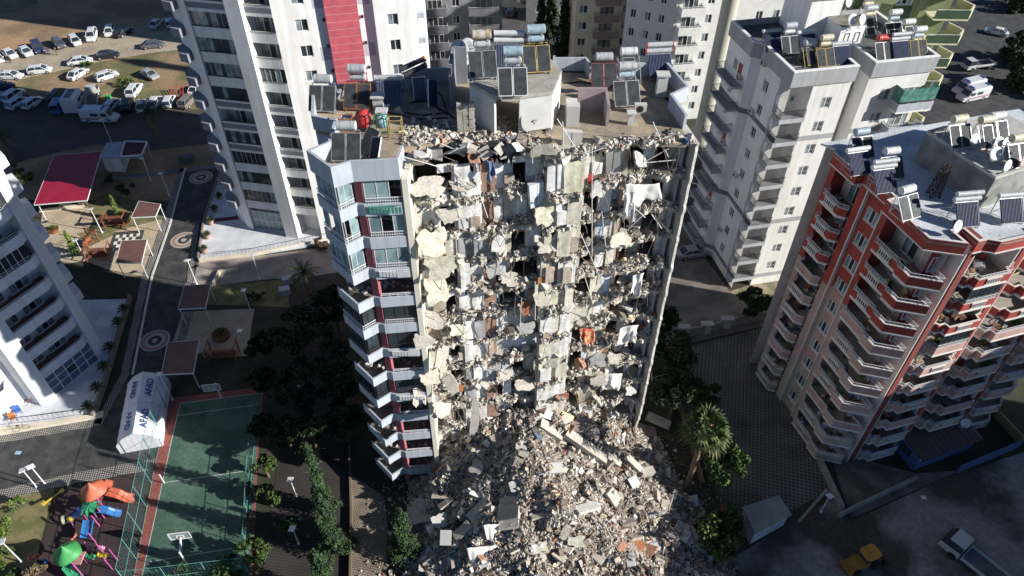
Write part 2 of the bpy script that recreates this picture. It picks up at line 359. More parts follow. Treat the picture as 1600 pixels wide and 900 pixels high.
# round medallions in the road
MB1 = mat('terracotta_inlay', (.30, .19, .14), .85, .1, 2); MB2 = mat('pale_inlay', (.40, .37, .33), .85, .1, 2)
for i, (px, py) in enumerate([(314, 277), (287, 375), (242, 532)]):
    c = at(px, py, .01); b = MB()
    for k, (r0, r1, mm) in enumerate([(1.55, 1.75, 1), (1.15, 1.55, 0), (.8, 1.15, 1), (.35, .8, 2), (0, .35, 1)]):
        n = 28; vs = []
        for j in range(n):
            t = 2 * math.pi * j / n; vs += [(c.x + r0 * math.cos(t), c.y + r0 * math.sin(t), .012), (c.x + r1 * math.cos(t), c.y + r1 * math.sin(t), .012)]
        b.add(vs, [(2 * j, 2 * j + 1, (2 * j + 3) % (2 * n), (2 * j + 2) % (2 * n)) for j in range(n)], mm)
    o = b.build('road_medallion', [MB1, MB2, ASP]); o['kind'] = 'structure'
TILE = paver_mat('white_terrace_tile', (.60, .61, .64), (.57, .58, .61), (.45, .46, .49), 1.6, 10, .5, .5, .02)
sheet('terrace', [(352, 250), (334, 300), (320, 345), (312, 404), (400, 396), (512, 378), (560, 330), (480, 250)], .35, TILE, thick=.36)
sheet('terrace', [(200, 467), (185, 530), (165, 600), (150, 645), (70, 660), (0, 668), (-120, 690), (-160, 500), (60, 470)], .35, TILE, thick=.36)
sheet('terrace_stripe', [(336, 341), (384, 336), (387, 341), (335, 347)], .354, mat('red_carpet_tile', (.18, .02, .03), .9))
BPAT = paver_mat('brown_pattern_paving', (.20, .15, .14), (.26, .21, .19), (.36, .32, .28), 1.7, 8, .5, .5, .09)
sheet('pavement', [(310, 408), (400, 400), (515, 386), (530, 425), (470, 435), (420, 436), (330, 447), (300, 447)], .02, BPAT)
sheet('footpath', [(440, 436), (530, 425), (540, 560), (540, 700), (540, 960), (400, 960), (430, 750), (455, 560)], .008, paver_mat('dark_path_paving', (.045, .036, .033), (.055, .045, .04), (.025, .022, .02), 1.8, 8, .5, .5, .12))
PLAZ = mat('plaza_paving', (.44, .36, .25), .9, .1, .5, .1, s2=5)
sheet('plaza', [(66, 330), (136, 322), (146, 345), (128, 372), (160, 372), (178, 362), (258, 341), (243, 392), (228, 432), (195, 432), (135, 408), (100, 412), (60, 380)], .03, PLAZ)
sheet('plaza', [(285, 487), (398, 482), (392, 515), (388, 556), (334, 560), (322, 550), (262, 560)], .03, mat('plaza_paving_shade_tinted', (.36, .30, .22), .9, .1, .5, .1, s2=5))  # plaza paving again, darker: the shade here is put into its colour
LAWN = mat('lawn', (.12, .12, .045), .95, .2, .8, .3, c2=(.20, .17, .08), s2=8)
sheet('lawn', [(132, 320), (170, 300), (262, 330), (258, 341), (178, 362), (150, 345)], .02, LAWN)
sheet('lawn', [(120, 365), (170, 350), (180, 366), (140, 385)], .034, LAWN)
sheet('lawn', [(310, 450), (330, 447), (450, 436), (452, 480), (400, 478), (300, 475)], .012, LAWN)
sheet('lawn', [(-90, 785), (0, 768), (88, 752), (60, 860), (45, 960), (-150, 960)], .012, LAWN)
# chess board of floor tiles
c0 = at(178, 363, .04); cx1 = at(226, 359, .04); c3 = at(168, 393, .04); b = MB()
nx, ny = 9, 6; fl = c0 + (c3 - c0); b.quad(*(Vector((p.x, p.y, .036)) for p in (c3, c3 + (cx1 - c0), cx1, c0)), 0)
for i in range(nx):
    for j in range(ny):
        if (i + j) % 2 or not (0 < i < nx - 1 and 0 < j): continue
        q = lambda a, c: c0 + (cx1 - c0) * (a / nx) + (c3 - c0) * (c / ny) + Vector((0, 0, .002))
        b.quad(q(i, j + 1), q(i + 1, j + 1), q(i + 1, j), q(i, j), 1)
o = b.build('chess_floor', [mat('black_floor_tile', (.07, .06, .05), .6), mat('white_floor_tile', (.7, .68, .62), .6)]); o['kind'] = 'structure'
# sports court
REDC = mat('court_red', (.24, .075, .06), .85, .15, .6, s2=5); GREENC = mat('court_green', (.045, .10, .07), .85, .22, .35, s2=3, c2=(.075, .135, .10)); LINE = mat('court_line', (.42, .45, .42), .8)
sheet('court_border', [(266, 622), (412, 604), (404, 700), (392, 960), (200, 960), (208, 900), (244, 716)], .014, REDC)
sheet('court', [(282, 630), (408, 614), (398, 740), (388, 960), (205, 960), (222, 900), (271, 675)], .018, GREENC)
def line(pts, wd, z=.022, M=LINE, name='court_line'):
    a = [at(x, y, z) for x, y in pts]; b = MB()
    for p, q in zip(a, a[1:]):
        d = (q - p).normalized(); n = Vector((-d.y, d.x, 0)) * wd / 2; b.quad(p - n, q - n, q + n, p + n)
    o = b.build(name, M); o['kind'] = 'structure'
line([(282, 630), (271, 675), (222, 900), (209, 960)], .08); line([(282, 630), (408, 614)], .08); line([(278, 649), (404, 632)], .07)
line([(257, 754), (398, 734)], .08); line([(225, 879), (390, 852)], .08)
def arc(cpx, r, z=.0225, a0=0, a1=360):
    c = at(*cpx, z); b = MB(); n = 30
    for i in range(n):
        t0 = R(a0 + (a1 - a0) * i / n); t1 = R(a0 + (a1 - a0) * (i + 1) / n)
        P = lambda t, k: (c.x + k * math.cos(t), c.y + k * math.sin(t), z)
        b.quad(P(t0, r), P(t0, r + .07), P(t1, r + .07), P(t1, r))
    o = b.build('court_line', LINE); o['kind'] = 'structure'
sheet('play_surface', [(90, 768), (190, 742), (238, 732), (205, 960), (40, 960), (60, 870)], .012, mat('dark_play_rubber', (.05, .028, .028), .9, .3, .4, c2=(.035, .025, .025)))
# right side
sheet('yard_paving', [(1050, 548), (1130, 528), (1192, 512), (1200, 560), (1240, 655), (1300, 768), (1230, 800), (1180, 840), (1130, 800), (1100, 700), (1060, 640)], .012,
      paver_mat('grid_pavers', (.022, .02, .018), (.03, .026, .022), (.13, .12, .11), 1.25, 14, .5, .5, .13))
sheet('yard', [(985, 430), (1080, 345), (1100, 400), (1140, 455), (1180, 462), (1205, 500), (1190, 510), (1060, 540), (1000, 560)], .01, ASPW)
sheet('dirt_ground', [(1140, 455), (1238, 425), (1262, 450), (1215, 500), (1170, 480)], .014, mat('tan_yard_soil', (.30, .25, .17), .95, .3, .6, .3, c2=(.16, .15, .09), s2=4))
sheet('street', [(1090, 905), (1180, 850), (1300, 780), (1330, 815), (1480, 745), (1620, 700), (1750, 690), (1800, 960), (1000, 980)], .004,
      mat('dusty_street', (.075, .06, .048), .95, .2, .16, .3, c2=(.27, .25, .225), s2=2, detail=9))
sheet('pavement', [(1300, 720), (1330, 712), (1430, 740), (1500, 735), (1330, 810)], .05, mat('cement_forecourt', (.16, .15, .13), .9, .2, .5, c2=(.09, .08, .07)))
sheet('paved_path', [(545, 740), (600, 775), (606, 830), (600, 980), (535, 980), (548, 880)], .016, paver_mat('light_cobble_path', (.34, .28, .21), (.28, .23, .17), (.13, .11, .08), 2.2, 12, .5, .5, .12))
sheet('road', [(1440, 60), (1500, 0), (1620, -40), (1760, 60), (1760, 300), (1600, 240), (1440, 230)], .004, ASP)
sheet('road', [(640, 60), (760, -10), (900, -10), (900, 90), (640, 110)], .004, mat('far_asphalt', (.05, .05, .052), .9, .2, .2, c2=(.08, .075, .07)))
sheet('dusty_lane', [(725, -40), (900, -40), (860, 10), (800, 13), (725, 0)], .008, DUST)
sheet('road', [(1040, 230), (1130, 160), (1200, 250), (1100, 340), (1060, 380)], .004, ASP)
# ---------------- the ruined apartment block ----------------
ST = 2.93
def S(k): return 2.0 + ST * k                     # top of slab k; S(12) is the roof
U0 = Vector((-7.1, 39.75)); UD = Vector((math.cos(R(11.3)), math.sin(R(11.3)))); UN = Vector((-UD.y, UD.x))
def L3(u, v, z): q = U0 + UD * u + UN * v; return Vector((q.x, q.y, z))
ruin = empty('ruined_apartment_block', (0, 44, 0), 0, 'partly collapsed thirteen storey apartment block with open broken floors facing the rubble heap', 'building')
CHUNK = col_mat('broken_masonry')
ROOFP = [(-7.4, 39.9), (-7.5, 42.6), (-4, 43.6), (0, 44.0), (3.5, 43.7), (12.1, 43.55), (12.2, 44.6), (11.6, 48.4), (13.0, 49.6), (12.0, 53.6), (6.1, 52.9), (5.8, 54.2), (3.1, 54.1), (-4.9, 52.4), (-6.8, 52.2), (-9.0, 50.4), (-14.9, 49.1), (-14.1, 45.0), (-12.3, 44.4), (-12.3, 41.2), (-13.4, 40.2), (-11.5, 38.4), (-10.4, 39.2)]
b = MB(); b.prism(ROOFP, S(12) - .3, S(12), 0); b.build('roof_slab', [CONCD], ruin)
# closed outer walls of the back and sides
BACKP = [(12.3, 44.4), (11.8, 48.4), (13.0, 49.6), (12.0, 53.6), (6.1, 52.9), (5.8, 54.2), (3.1, 54.1), (-4.9, 52.4), (-6.8, 52.2), (-9.0, 50.4), (-14.9, 49.1), (-14.1, 45.0), (-12.4, 44.4), (-12.35, 42.6)]
b = MB(); b.band(BACKP, 0, S(12) - .31, .2, 0); b.build('outer_wall', [LGREY], ruin)
b = MB(); b.band([(12.3, 45.5), (11.7, 48.4), (13.1, 49.6), (12.1, 53.7), (6.1, 53.0), (5.8, 54.3), (3.1, 54.2)], S(12) + .001, S(12) + 1.15, .2, 0)
b.build('parapet', [LGREY], ruin)
b = MB(); b.band([(3.1, 54.2), (2.9, 51.0)], S(12) + .001, S(12) + 1.3, .2, 0); b.build('parapet', [LGREY], ruin)
b = MB(); b.band([(-4.9, 52.5), (-6.8, 52.3), (-9.0, 50.5), (-15.0, 49.2), (-14.2, 45.0), (-12.4, 44.4)], S(12) + .001, S(12) + 1.1, .2, 0); b.build('parapet', [LGREY], ruin)
b = MB(); b.band([(-12.4, 44.4), (-12.3, 41.4), (-13.5, 40.3), (-11.55, 38.35), (-10.4, 39.05), (-7.4, 39.35), (-7.25, 41.0)], S(12) - .28, S(12) + 1.3, .18, 0); b.build('parapet', [LGREY], ruin)
# --- surviving balcony stack on the left
FAS = [(-13.45, 40.35), (-11.55, 38.4), (-10.5, 39.28), (-10.1, 39.2), (-10.0, 39.1), (-7.35, 39.45)]
DECK = [(-13.4, 40.4), (-11.5, 38.5), (-10.45, 39.4), (-7.4, 39.5), (-7.3, 42.8), (-12.4, 42.8)]
b = MB(); b.prism([(-10.56, 39.44), (-10.02, 39.30), (-9.95, 39.8), (-10.5, 39.9)], 0, S(12) - .29, 0); b.build('column', [PINK], ruin)
b = MB(); b.prism([(-7.35, 39.38), (-6.95, 39.42), (-6.85, 44.3), (-7.25, 44.3)], 0, S(12) - .31, 0); b.build('side_wall', [mat('ivory_plaster', (.66, .62, .52), .9, .08, .6, .1)], ruin)
styles = {11: 'glass', 10: 'glass', 9: 'rail', 8: 'open', 7: 'dark', 6: 'dark', 5: 'open', 4: 'dark', 3: 'open', 2: 'open', 1: 'open', 0: 'open'}
TEALG = mat('pale_balcony_glazing', (.26, .36, .38), .1, .25, .6, spec=.9, c2=(.12, .19, .21))
b2 = MB()
for k in range(13):
    z = S(k) if k < 12 else 0
    if k == 12: continue
    dk = MB(); dk.prism(DECK, z - .25, z, 0); deck = dk.build('balcony_deck', [mat('balcony_floor', (.20, .17, .14), .9, .2, 1.5)], ruin)
    f = MB(); f.band(FAS, z - .27, z + .72, .14, 0); par = f.build('balcony_parapet', [LGREY], ruin)
    st = styles[k]; r_ = MB()
    Lf = [(-13.4, 40.45), (-11.52, 38.5), (-10.65, 39.3)]; Rf = [(-9.9, 39.25), (-7.45, 39.5)]
    if st in ('glass', 'rail', 'dark'):
        for seg in (Lf, Rf):
            for p, q in zip(seg, seg[1:]):
                r_.bar((*p, z + 1.15), (*q, z + 1.15), .05, .05, 0); r_.bar((*p, z + .9), (*q, z + .9), .03, .03, 0)
                n = int((Vector(q) - Vector(p)).length / .16)
                for i in range(n): t = Vector(p).lerp(Vector(q), i / n); r_.box(t.x - .012, t.x + .012, t.y - .012, t.y + .012, z + .72, z + 1.13, 0)
        r_.build('railing', [RAILW if k > 8 or k % 2 else DARKF], par)
        g = MB()
        for seg in (Lf, Rf):
            for p, q in zip(seg, seg[1:]):
                P = Vector(p); Q = Vector(q); d = (Q - P).normalized(); nn = Vector((-d.y, d.x)) * .12; n = max(2, int((Q - P).length / .62))
                for i in range(n):
                    a = P.lerp(Q, i / n) + nn; c = P.lerp(Q, (i + 1) / n) + nn
                    if st == 'glass' and random.random() < .22: continue
                    g.quad((a.x, a.y, z + .75), (c.x, c.y, z + .75), (c.x, c.y, z + 2.55), (a.x, a.y, z + 2.55), 0)
                for i in range(n + 1):
                    a = P.lerp(Q, i / n) + nn; g.box(a.x - .025, a.x + .025, a.y - .025, a.y + .025, z + .72, z + 2.62, 1)
                a = P + nn; c = Q + nn; g.bar((*a, z + 2.6), (*c, z + 2.6), .06, .08, 1)
        g.build('balcony_glazing', [TEALG if st != 'dark' else GLASS, FRAME if st != 'dark' else DARKF], ruin)
    else:
        for p, q in [(Rf[0], Rf[1])]:
            r_.bar((*p, z + 1.05), (*q, z + 1.05), .05, .05, 0); r_.bar((*p, z + .9), (*q, z + .9), .04, .04, 0)
            for i in range(5): t = Vector(p).lerp(Vector(q), i / 4); r_.box(t.x - .02, t.x + .02, t.y - .02, t.y + .02, z + .72, z + 1.05, 0)
        r_.build('railing', [RAILW], par)
    if k in (9, 6, 4, 11):
        pl = MB()
        for i in range(9):
            x = -9.7 + i * .25; pl.box(x, x + .18, 39.0, 39.06, z + .1, z + .62, 0)
        pl.bar((-9.75, 39.03, z + .62), (-7.6, 39.25, z + .62), .05, .04, 0); pl.build('planter_rail', [RAILW if k != 11 else mat('green_cloth', (.06, .25, .2), .9)], ruin)
    # back wall of the balcony
    w_ = MB(); A = (-12.3, 42.4); B = (-7.4, 42.0)
    w_.wall(A, B, z, z + ST - .26, [(.5, 1.9, z + .02, z + 2.25), (2.7, 4.5, z + .02, z + 2.3)], .2, 0); w_.build('balcony_back_wall', [mat('balcony_wall', (.52, .44, .38), .9, .15, 1)], ruin)
    put_window(ruin, A, B, .5, z + .03, 1.4, 2.2, 2, 'w'); put_window(ruin, A, B, 2.7, z + .03, 1.8, 2.25, 3, 'w')
    if st == 'open':   # things left on the floor
        P = np.array([(random.uniform(-12.6, -8), random.uniform(40.2, 41.7), z + .12) for _ in range(40)]); Sz = rng.uniform(.1, .35, (40, 3)); b2_ = chunks(P, Sz, 3)
        chunk_obj('balcony_clutter', [b2_], CHUNK, ruin)
# --- broken part: sections along the facade (u0, u1, slab edge v, back wall v, wall material)
WC = {n: mat('room_' + n, c, .92, .16, 2.2, .2, s2=9, streak=.5) for n, c in dict(cream=(.68, .64, .54), white=(.80, .79, .77), blue=(.60, .67, .72), grey=(.42, .42, .43), yellow=(.66, .63, .49), brick=(.34, .21, .16), green=(.60, .61, .49), tan=(.50, .43, .35), pinkish=(.50, .40, .38)).items()}
CORE = mat('dusty_concrete', (.47, .43, .36), .95, .14, 1.3, .3, s2=8)
SECT = [(0, 3.3, .4, .95), (3.3, 5.1, .4, .7), (5.1, 5.8, .4, .75), (5.8, 9.6, .3, .95), (9.6, 12.2, -.45, -.2), (12.2, 15.6, .3, .95), (15.6, 20.1, .4, 1.8)]
def edge(u, k):
    s = next((s for s in SECT if s[0] <= u <= s[1] + .01), SECT[-1])
    return s[2] + .55 * fbm(u * .9, k * 7.3) + .25 * fbm(u * 4, k * 3.1, 5)
LAST = 20.3
def sagf(u, k): return -1.0 * max(0, fbm(u * .33, k * 5.7, 2) - .05) if k < 12 else 0
for k in range(1, 13):
    b = MB(); n = 84; z = S(k); sag = lambda u, k=k: sagf(u, k)
    top = []; 
    for i in range(n + 1):
        u = .1 + (LAST - .1) * i / n; e = edge(u, k)
        if k == 12: e = max(e, {0: 3.2, 1: 2.5}.get(int(u / 4), .1)) if u < 8 else e + .1 + .7 * max(0, fbm(u * .8, 33))
        top.append((u, e, sag(u)))
    vs = []; fs = []
    for u, e, s in top:
        vs += [L3(u, e, z + s), L3(u, e + fbm(u * 5, k, 1) * .12, z - .32 + s), L3(u, 6.2, z - .002), L3(u, 6.2, z - .24)]
    for i in range(n):
        a = 4 * i; c = a + 4; fs += [(a, c, c + 2, a + 2), (a + 1, a + 3, c + 3, c + 1), (a, a + 1, c + 1, c)]
    if k == 12: vs = [v - Vector((0, 0, .004)) for v in vs]
    b.add(vs, fs, 0); o = b.build('floor_slab', [CORE], ruin)
b = MB()                                        # sheet coloured near black as the unlit depth behind the rooms
for k in range(0, 12):
    pass
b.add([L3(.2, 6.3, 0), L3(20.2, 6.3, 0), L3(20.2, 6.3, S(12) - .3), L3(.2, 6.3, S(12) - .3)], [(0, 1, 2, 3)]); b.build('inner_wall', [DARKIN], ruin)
# back walls of the rooms, with doorways
PAL = [['cream', 'white', 'cream', 'tan'], ['white', 'white', 'white', 'grey'], ['brick', 'brick', 'tan'], ['grey', 'white', 'blue', 'white', 'cream'], ['white', 'white', 'yellow', 'cream', 'white'], ['blue', 'white', 'white', 'green', 'cream'], ['white', 'white', 'green', 'cream', 'grey']]
OPEN = [[(2.2, 3.0)], [], [], [(1.6, 2.6)], [], [(.5, 1.6)], [(.6, 1.5), (2.6, 3.6)]]
WLIST = list(WC.keys())
for si, (u0, u1, ve, vb) in enumerate(SECT):
    for k in range(12):
        z = S(k); hgt = ST - .26; b = MB(); u = u0; ops = [(a + random.uniform(-.15, .15), c + random.uniform(-.15, .15)) for a, c in OPEN[si]] if random.random() < .85 else []
        cuts = sorted({u0, u1, *[u0 + q for o in ops for q in o]})
        while True:
            gaps = [(c - a, a, c) for a, c in zip(cuts, cuts[1:]) if c - a > 1.5]
            if not gaps: break
            g_ = max(gaps); cuts = sorted(cuts + [g_[1] + g_[0] * random.uniform(.35, .65)])
        for a, c in zip(cuts, cuts[1:]):
            mid = (a + c) / 2
            if any(u0 + o[0] < mid < u0 + o[1] for o in ops):      # doorway: a lintel over a room with its shade put into the colour
                top_ = z + random.uniform(1.95, 2.2); p0, p1 = L3(a, vb + .02, 0), L3(c, vb + .02, 0); b.add([L3(a, vb, top_), L3(c, vb, top_), L3(c, vb, z + hgt), L3(a, vb, z + hgt)], [(0, 1, 2, 3)], WLIST.index('white'))
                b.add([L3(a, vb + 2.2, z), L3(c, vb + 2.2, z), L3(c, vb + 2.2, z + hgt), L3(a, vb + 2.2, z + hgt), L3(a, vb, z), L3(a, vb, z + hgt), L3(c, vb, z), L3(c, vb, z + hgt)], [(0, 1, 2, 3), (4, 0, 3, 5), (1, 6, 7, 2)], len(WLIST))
                if si in (3, 5, 6) and random.random() < .6:
                    for q in (a + .03, c - .03): b.bar(L3(q, vb - .05, z), L3(q, vb - .05, top_), .09, .08, len(WLIST) + 1)
                    b.bar(L3(a, vb - .05, top_), L3(c, vb - .05, top_), .08, .09, len(WLIST) + 1)
                continue
            dv = random.uniform(-.28, .22); m_ = WLIST.index(random.choice(PAL[si])); r_ = random.random()
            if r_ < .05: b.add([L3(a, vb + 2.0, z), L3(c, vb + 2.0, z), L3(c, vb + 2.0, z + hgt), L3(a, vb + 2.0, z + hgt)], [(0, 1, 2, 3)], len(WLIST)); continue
            n = 6; tops = [z + hgt - (random.uniform(0, .9) if r_ < .22 else 0) for _ in range(n + 1)]; vs = []
            for i in range(n + 1): q = a + (c - a) * i / n; vs += [L3(q, vb + dv, z), L3(q, vb + dv, tops[i]), L3(q, vb + dv + .14, z), L3(q, vb + dv + .14, tops[i])]
            b.add(vs, [f for i in range(n) for f in ((4 * i, 4 * i + 4, 4 * i + 5, 4 * i + 1), (4 * i + 1, 4 * i + 5, 4 * i + 7, 4 * i + 3))] + [(0, 1, 3, 2), (4 * n, 4 * n + 2, 4 * n + 3, 4 * n + 1)], m_)
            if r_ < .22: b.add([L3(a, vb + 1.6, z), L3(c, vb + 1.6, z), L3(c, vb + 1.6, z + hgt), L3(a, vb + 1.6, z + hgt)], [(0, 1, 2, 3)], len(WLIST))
            if random.random() < .22: b.box(-.35, .35, -.25, 0, .3, 1.6 + random.uniform(-.5, .3), WLIST.index(random.choice(['white', 'grey', 'tan'])), Matrix.Translation(L3(mid, vb + dv - .01, z)) @ Matrix.Rotation(R(11.3), 4, 'Z'))
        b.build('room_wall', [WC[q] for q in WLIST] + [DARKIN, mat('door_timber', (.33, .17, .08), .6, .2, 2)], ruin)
# cross walls with broken front edges
for si, (u0, u1, ve, vb) in enumerate(SECT):
    for k in range(12):
        if si == 0: continue
        if random.random() < .12: continue
        z = S(k); pv = SECT[si - 1][3]; b = MB(); v0 = max(ve, SECT[si - 1][2]) + random.uniform(.15, .6); vend = max(vb, pv) + .6; hgt = ST - .27; n = 7; P = []
        for i in range(n + 1):
            t = i / n; P.append((v0 + random.uniform(0, .35) + (.8 * t if random.random() < .4 else .25 * t), z + hgt * t))
        if v0 > vend - .3: continue
        vs = []; 
        for (v, zz) in P: vs += [L3(u0 - .08, min(v, vend - .1), zz), L3(u0 + .08, min(v, vend - .1), zz)]
        vs += [L3(u0 - .08, vend, z), L3(u0 + .08, vend, z), L3(u0 - .08, vend, z + hgt), L3(u0 + .08, vend, z + hgt)]
        fs = []; m_ = len(vs); a0, a1, a2, a3 = m_ - 4, m_ - 3, m_ - 2, m_ - 1
        for i in range(n):
            a = 2 * i; fs += [(a, a + 1, a + 3, a + 2)]
        fs.append(tuple([2 * i for i in range(n + 1)] + [a2, a0])); fs.append(tuple([2 * i + 1 for i in range(n + 1)][::-1] + [a1, a3]))
        b.add(vs, fs, 0); b.build('cross_wall', [WC[random.choice(['white', 'cream', 'grey', 'blue', 'tan', 'white'])]], ruin)
# projecting columns and ribs
for u, v, w_, M_ in [(3.35, .8, .45, 'white'), (4.9, .9, .3, 'grey'), (5.9, .75, .35, 'brick'), (9.7, -.1, .4, 'cream'), (12.1, 0, .4, 'cream'), (15.6, .9, .35, 'tan')]:
    b = MB(); z = .5
    while z < S(12) - .4:
        z2 = min(z + random.uniform(1.5, 3.0), S(12) - .33)
        j = random.uniform(-.06, .1); b.box(-w_ / 2, w_ / 2, 0, .4, z, z2, 0, Matrix.Translation(L3(u + j, v + j, 0)) @ Matrix.Rotation(R(11.3), 4, 'Z'))
        z = z2 + (random.uniform(.0, .5) if random.random() < .5 else 0)
    b.build('broken_column', [WC[M_]], ruin)
# right end wall
b = MB(); n = 110; vs = []
for i in range(n + 1):
    z = 2.6 + (S(12) + .0 - 2.6) * i / n; k = (z - 2.0) / ST; e = -.15 + .06 * fbm(z * .6, 3) + .06 * fbm(z * 5, 9) + (-.12 if abs(k - round(k)) < .09 else 0) + .9 * max(0, (6 - z) / 6)
    vs += [L3(20.25, e, z), L3(20.48, e + .05, z), L3(20.25, 6.4, z), L3(20.48, 6.4, z)]
fs = []
for i in range(n): a = 4 * i; c = a + 4; fs += [(a, a + 1, c + 1, c), (a, c, c + 2, a + 2), (a + 1, a + 3, c + 3, c + 1)]
fs.append((0, 2, 3, 1)); fs.append((4 * n, 4 * n + 1, 4 * n + 3, 4 * n + 2)); b.add(vs, fs, 0); b.build('end_wall', [mat('ragged_end_wall', (.48, .465, .43), .9, .12, .8, .2, s2=6)], ruin)
# heaps on the floors: counted as part of the ruin
def tip(o): o['kind'] = 'stuff'; return o
for k in range(0, 13):
    parts = []; N = 1700 if k < 12 else 4200
    U = rng.uniform(.1, 20.2, N); hz = np.array([max(.03, .27 + 1.25 * fbm(u * .45, k * 9.1, 4) + .3 * fbm(u * 2, k, 3)) for u in U])
    V = np.array([edge(u, k) for u in U]) + np.abs(rng.normal(0, .4, N)) + (.05 if k < 12 else 0)
    if k == 12:
        V = np.array([(max(edge(u, 12), 3.2) if u < 4 else max(edge(u, 12), 2.5) if u < 8 else edge(u, 12)) for u in U]) + np.abs(rng.normal(0, 1, N)) * np.where(U < 10.5, 1.5, .35); hz *= np.where(U < 10.5, 1.0, .12)
    fall = np.exp(-((V - .4) / 1.0) ** 2); H_ = rng.uniform(0, 1, N) ** 1.2 * hz * fall * 1.35
    P = np.array([L3(u, v, S(k) + h + sagf(u, k) * max(0, 1 - (v - edge(u, k)) / 1.5)) for u, v, h in zip(U, V, H_ if k < 12 else H_ * .4 + .05)])
    s = rng.lognormal(-2.5, .6, (N, 1)) * rng.uniform(.4, 1.5, (N, 3)); s = np.clip(s, .04, .9)
    parts.append(chunks(P, s, 3))
    # larger flat plates
    N2 = 26; U = rng.uniform(.3, 20 if k < 12 else 9, N2); V = np.array([edge(u, k) for u in U]) + rng.uniform(0, 1.5, N2); P = np.array([L3(u, v, S(k) + random.uniform(.1, .8)) for u, v in zip(U, V)])
    s = np.stack([rng.uniform(.4, 1.2, N2), rng.uniform(.3, .9, N2), rng.uniform(.05, .14, N2)], 1); parts.append(chunks(P, s, .6, jit=.16))
    # litter hanging over the edge
    N3 = 110; U = rng.uniform(.1, 20.2, N3); P = np.array([L3(u, edge(u, k) + random.uniform(-.15, .2), S(k) - random.uniform(0, .75) ** 1.3 + .1) for u in U])
    if k < 12: parts.append(chunks(P, np.clip(rng.lognormal(-2.2, .5, (N3, 1)) * rng.uniform(.5, 1.5, (N3, 3)), .04, .6)))
    tip(chunk_obj('floor_debris', parts, CHUNK, ruin))
# hanging and leaning plates of slab, with ragged outlines
def plate(parent, c, wx, wy, th, rot, M_, name='hanging_slab', seed=0):
    r_ = random.Random(seed); n = 22; poly = []
    for i in range(n):
        t = 2 * math.pi * i / n; q = 1 / max(abs(math.cos(t)), abs(math.sin(t))); q = min(q, 1.25) * (r_.uniform(.8, 1.05) - .22 * max(0, math.sin(3 * t + seed))); poly.append((wx / 2 * q * math.cos(t), wy / 2 * q * math.sin(t)))
    b = MB(); b.prism(poly, -th / 2, th / 2, 0); b.v = [tuple(Vector(c) + rot @ Vector(v)) for v in b.v]
    return b.build(name, [M_], parent)
from mathutils import Euler
SLAB1 = mat('pale_broken_slab', (.47, .43, .37), .95, .13, 1.5, .3, s2=7); SLAB2 = mat('cream_broken_slab', (.52, .485, .39), .95, .18, 1.6, .3, s2=7); SLAB3 = mat('grey_broken_slab', (.42, .41, .39), .95, .12, 1.5, .3, s2=7)
i = 0
for (px, py, v, wx, wy, tilt, roll, mm) in [
    (668, 292, .3, 3.2, 1.8, 55, 5, 0), (725, 285, .6, 2.4, 1.5, 35, -10, 0), (676, 378, -.2, 2.8, 2.6, 60, 10, 1), (688, 415, -.3, 3.0, 2.4, 40, -6, 1), (681, 455, -.1, 2.2, 2.8, 65, 5, 1), (672, 500, .2, 2.6, 1.8, 50, 14, 0),
    (660, 530, -.4, 2.0, 2.0, 60, -20, 0), (690, 560, -.6, 1.4, 3.0, 62, 25, 0), (672, 590, -.5, 2.2, 1.6, 50, 0, 1), (705, 600, -.8, 1.3, 2.4, 60, -25, 0), (690, 640, -1., 2.2, 1.8, 50, 20, 1), (655, 620, -.3, 1.6, 2.2, 65, 10, 0),
    (848, 235, -.3, 2.2, 1.0, 50, -12, 1), (850, 335, -.3, 1.8, 2.2, 70, 5, 1), (845, 460, -.4, 1.5, 2.2, 65, 22, 1), (822, 512, -.5, 2.0, 1.2, 55, -8, 2), (856, 385, -.2, 2.2, 1.2, 60, 8, 0),
    (932, 295, 0, 1.0, 1.6, 75, 12, 2), (968, 375, -.2, 2.4, 1.4, 50, 4, 1), (934, 562, -.3, 1.7, 1.6, 65, 0, 2), (935, 595, -.4, 2.0, 1.3, 55, -12, 0), (960, 560, 0, 1.6, 1.3, 40, 10, 0), (985, 610, .2, 1.6, 1.2, 50, 20, 2),
    (742, 650, -3.3, .9, 5.0, 72, 4, 0), (770, 420, .3, 1.5, 1.6, 60, -20, 2), (780, 380, .4, 1.4, 2.0, 60, 30, 2), (795, 435, .2, 1.5, 1.5, 50, 10, 0), (700, 335, .4, 2.0, 1.5, 60, -5, 0), (650, 340, .3, 1.0, 2.4, 70, 15, 0),
    (1000, 250, .4, 1.6, 1.4, 40, 30, 2), (1005, 455, .6, 1.4, 1.0, 60, -30, 2), (900, 490, .5, 2.0, 1.0, 40, -6, 0), (820, 600, -.2, 2.2, 1.6, 50, 5, 0), (860, 560, -.3, 1.8, 2.4, 70, -4, 1), (790, 585, 0, 1.6, 1.2, 50, 10, 0), (715, 515, .3, 1.8, 1.2, 50, 20, 1)]:
    i += 1
    # meet the facade plane shifted by v along the pixel's ray
    r = cam_right * (px - 800) + cam_down * (py - 450) + cam_fwd * 1130; N_ = Vector((UN.x, UN.y, 0)); o_ = Vector((U0.x, U0.y, 0)) + N_ * v
    t = (o_ - Vector((0, 0, CAM_H))).dot(N_) / r.dot(N_); c = Vector((0, 0, CAM_H)) + r * t; wx *= .86; wy *= .86
    rot = Matrix.Rotation(R(11.3), 3, 'Z') @ Euler((R(tilt), R(roll), R(random.uniform(-15, 15)))).to_matrix()
    plate(ruin, c, wx, wy, .16, rot, [SLAB1, SLAB2, SLAB3][mm], seed=i)
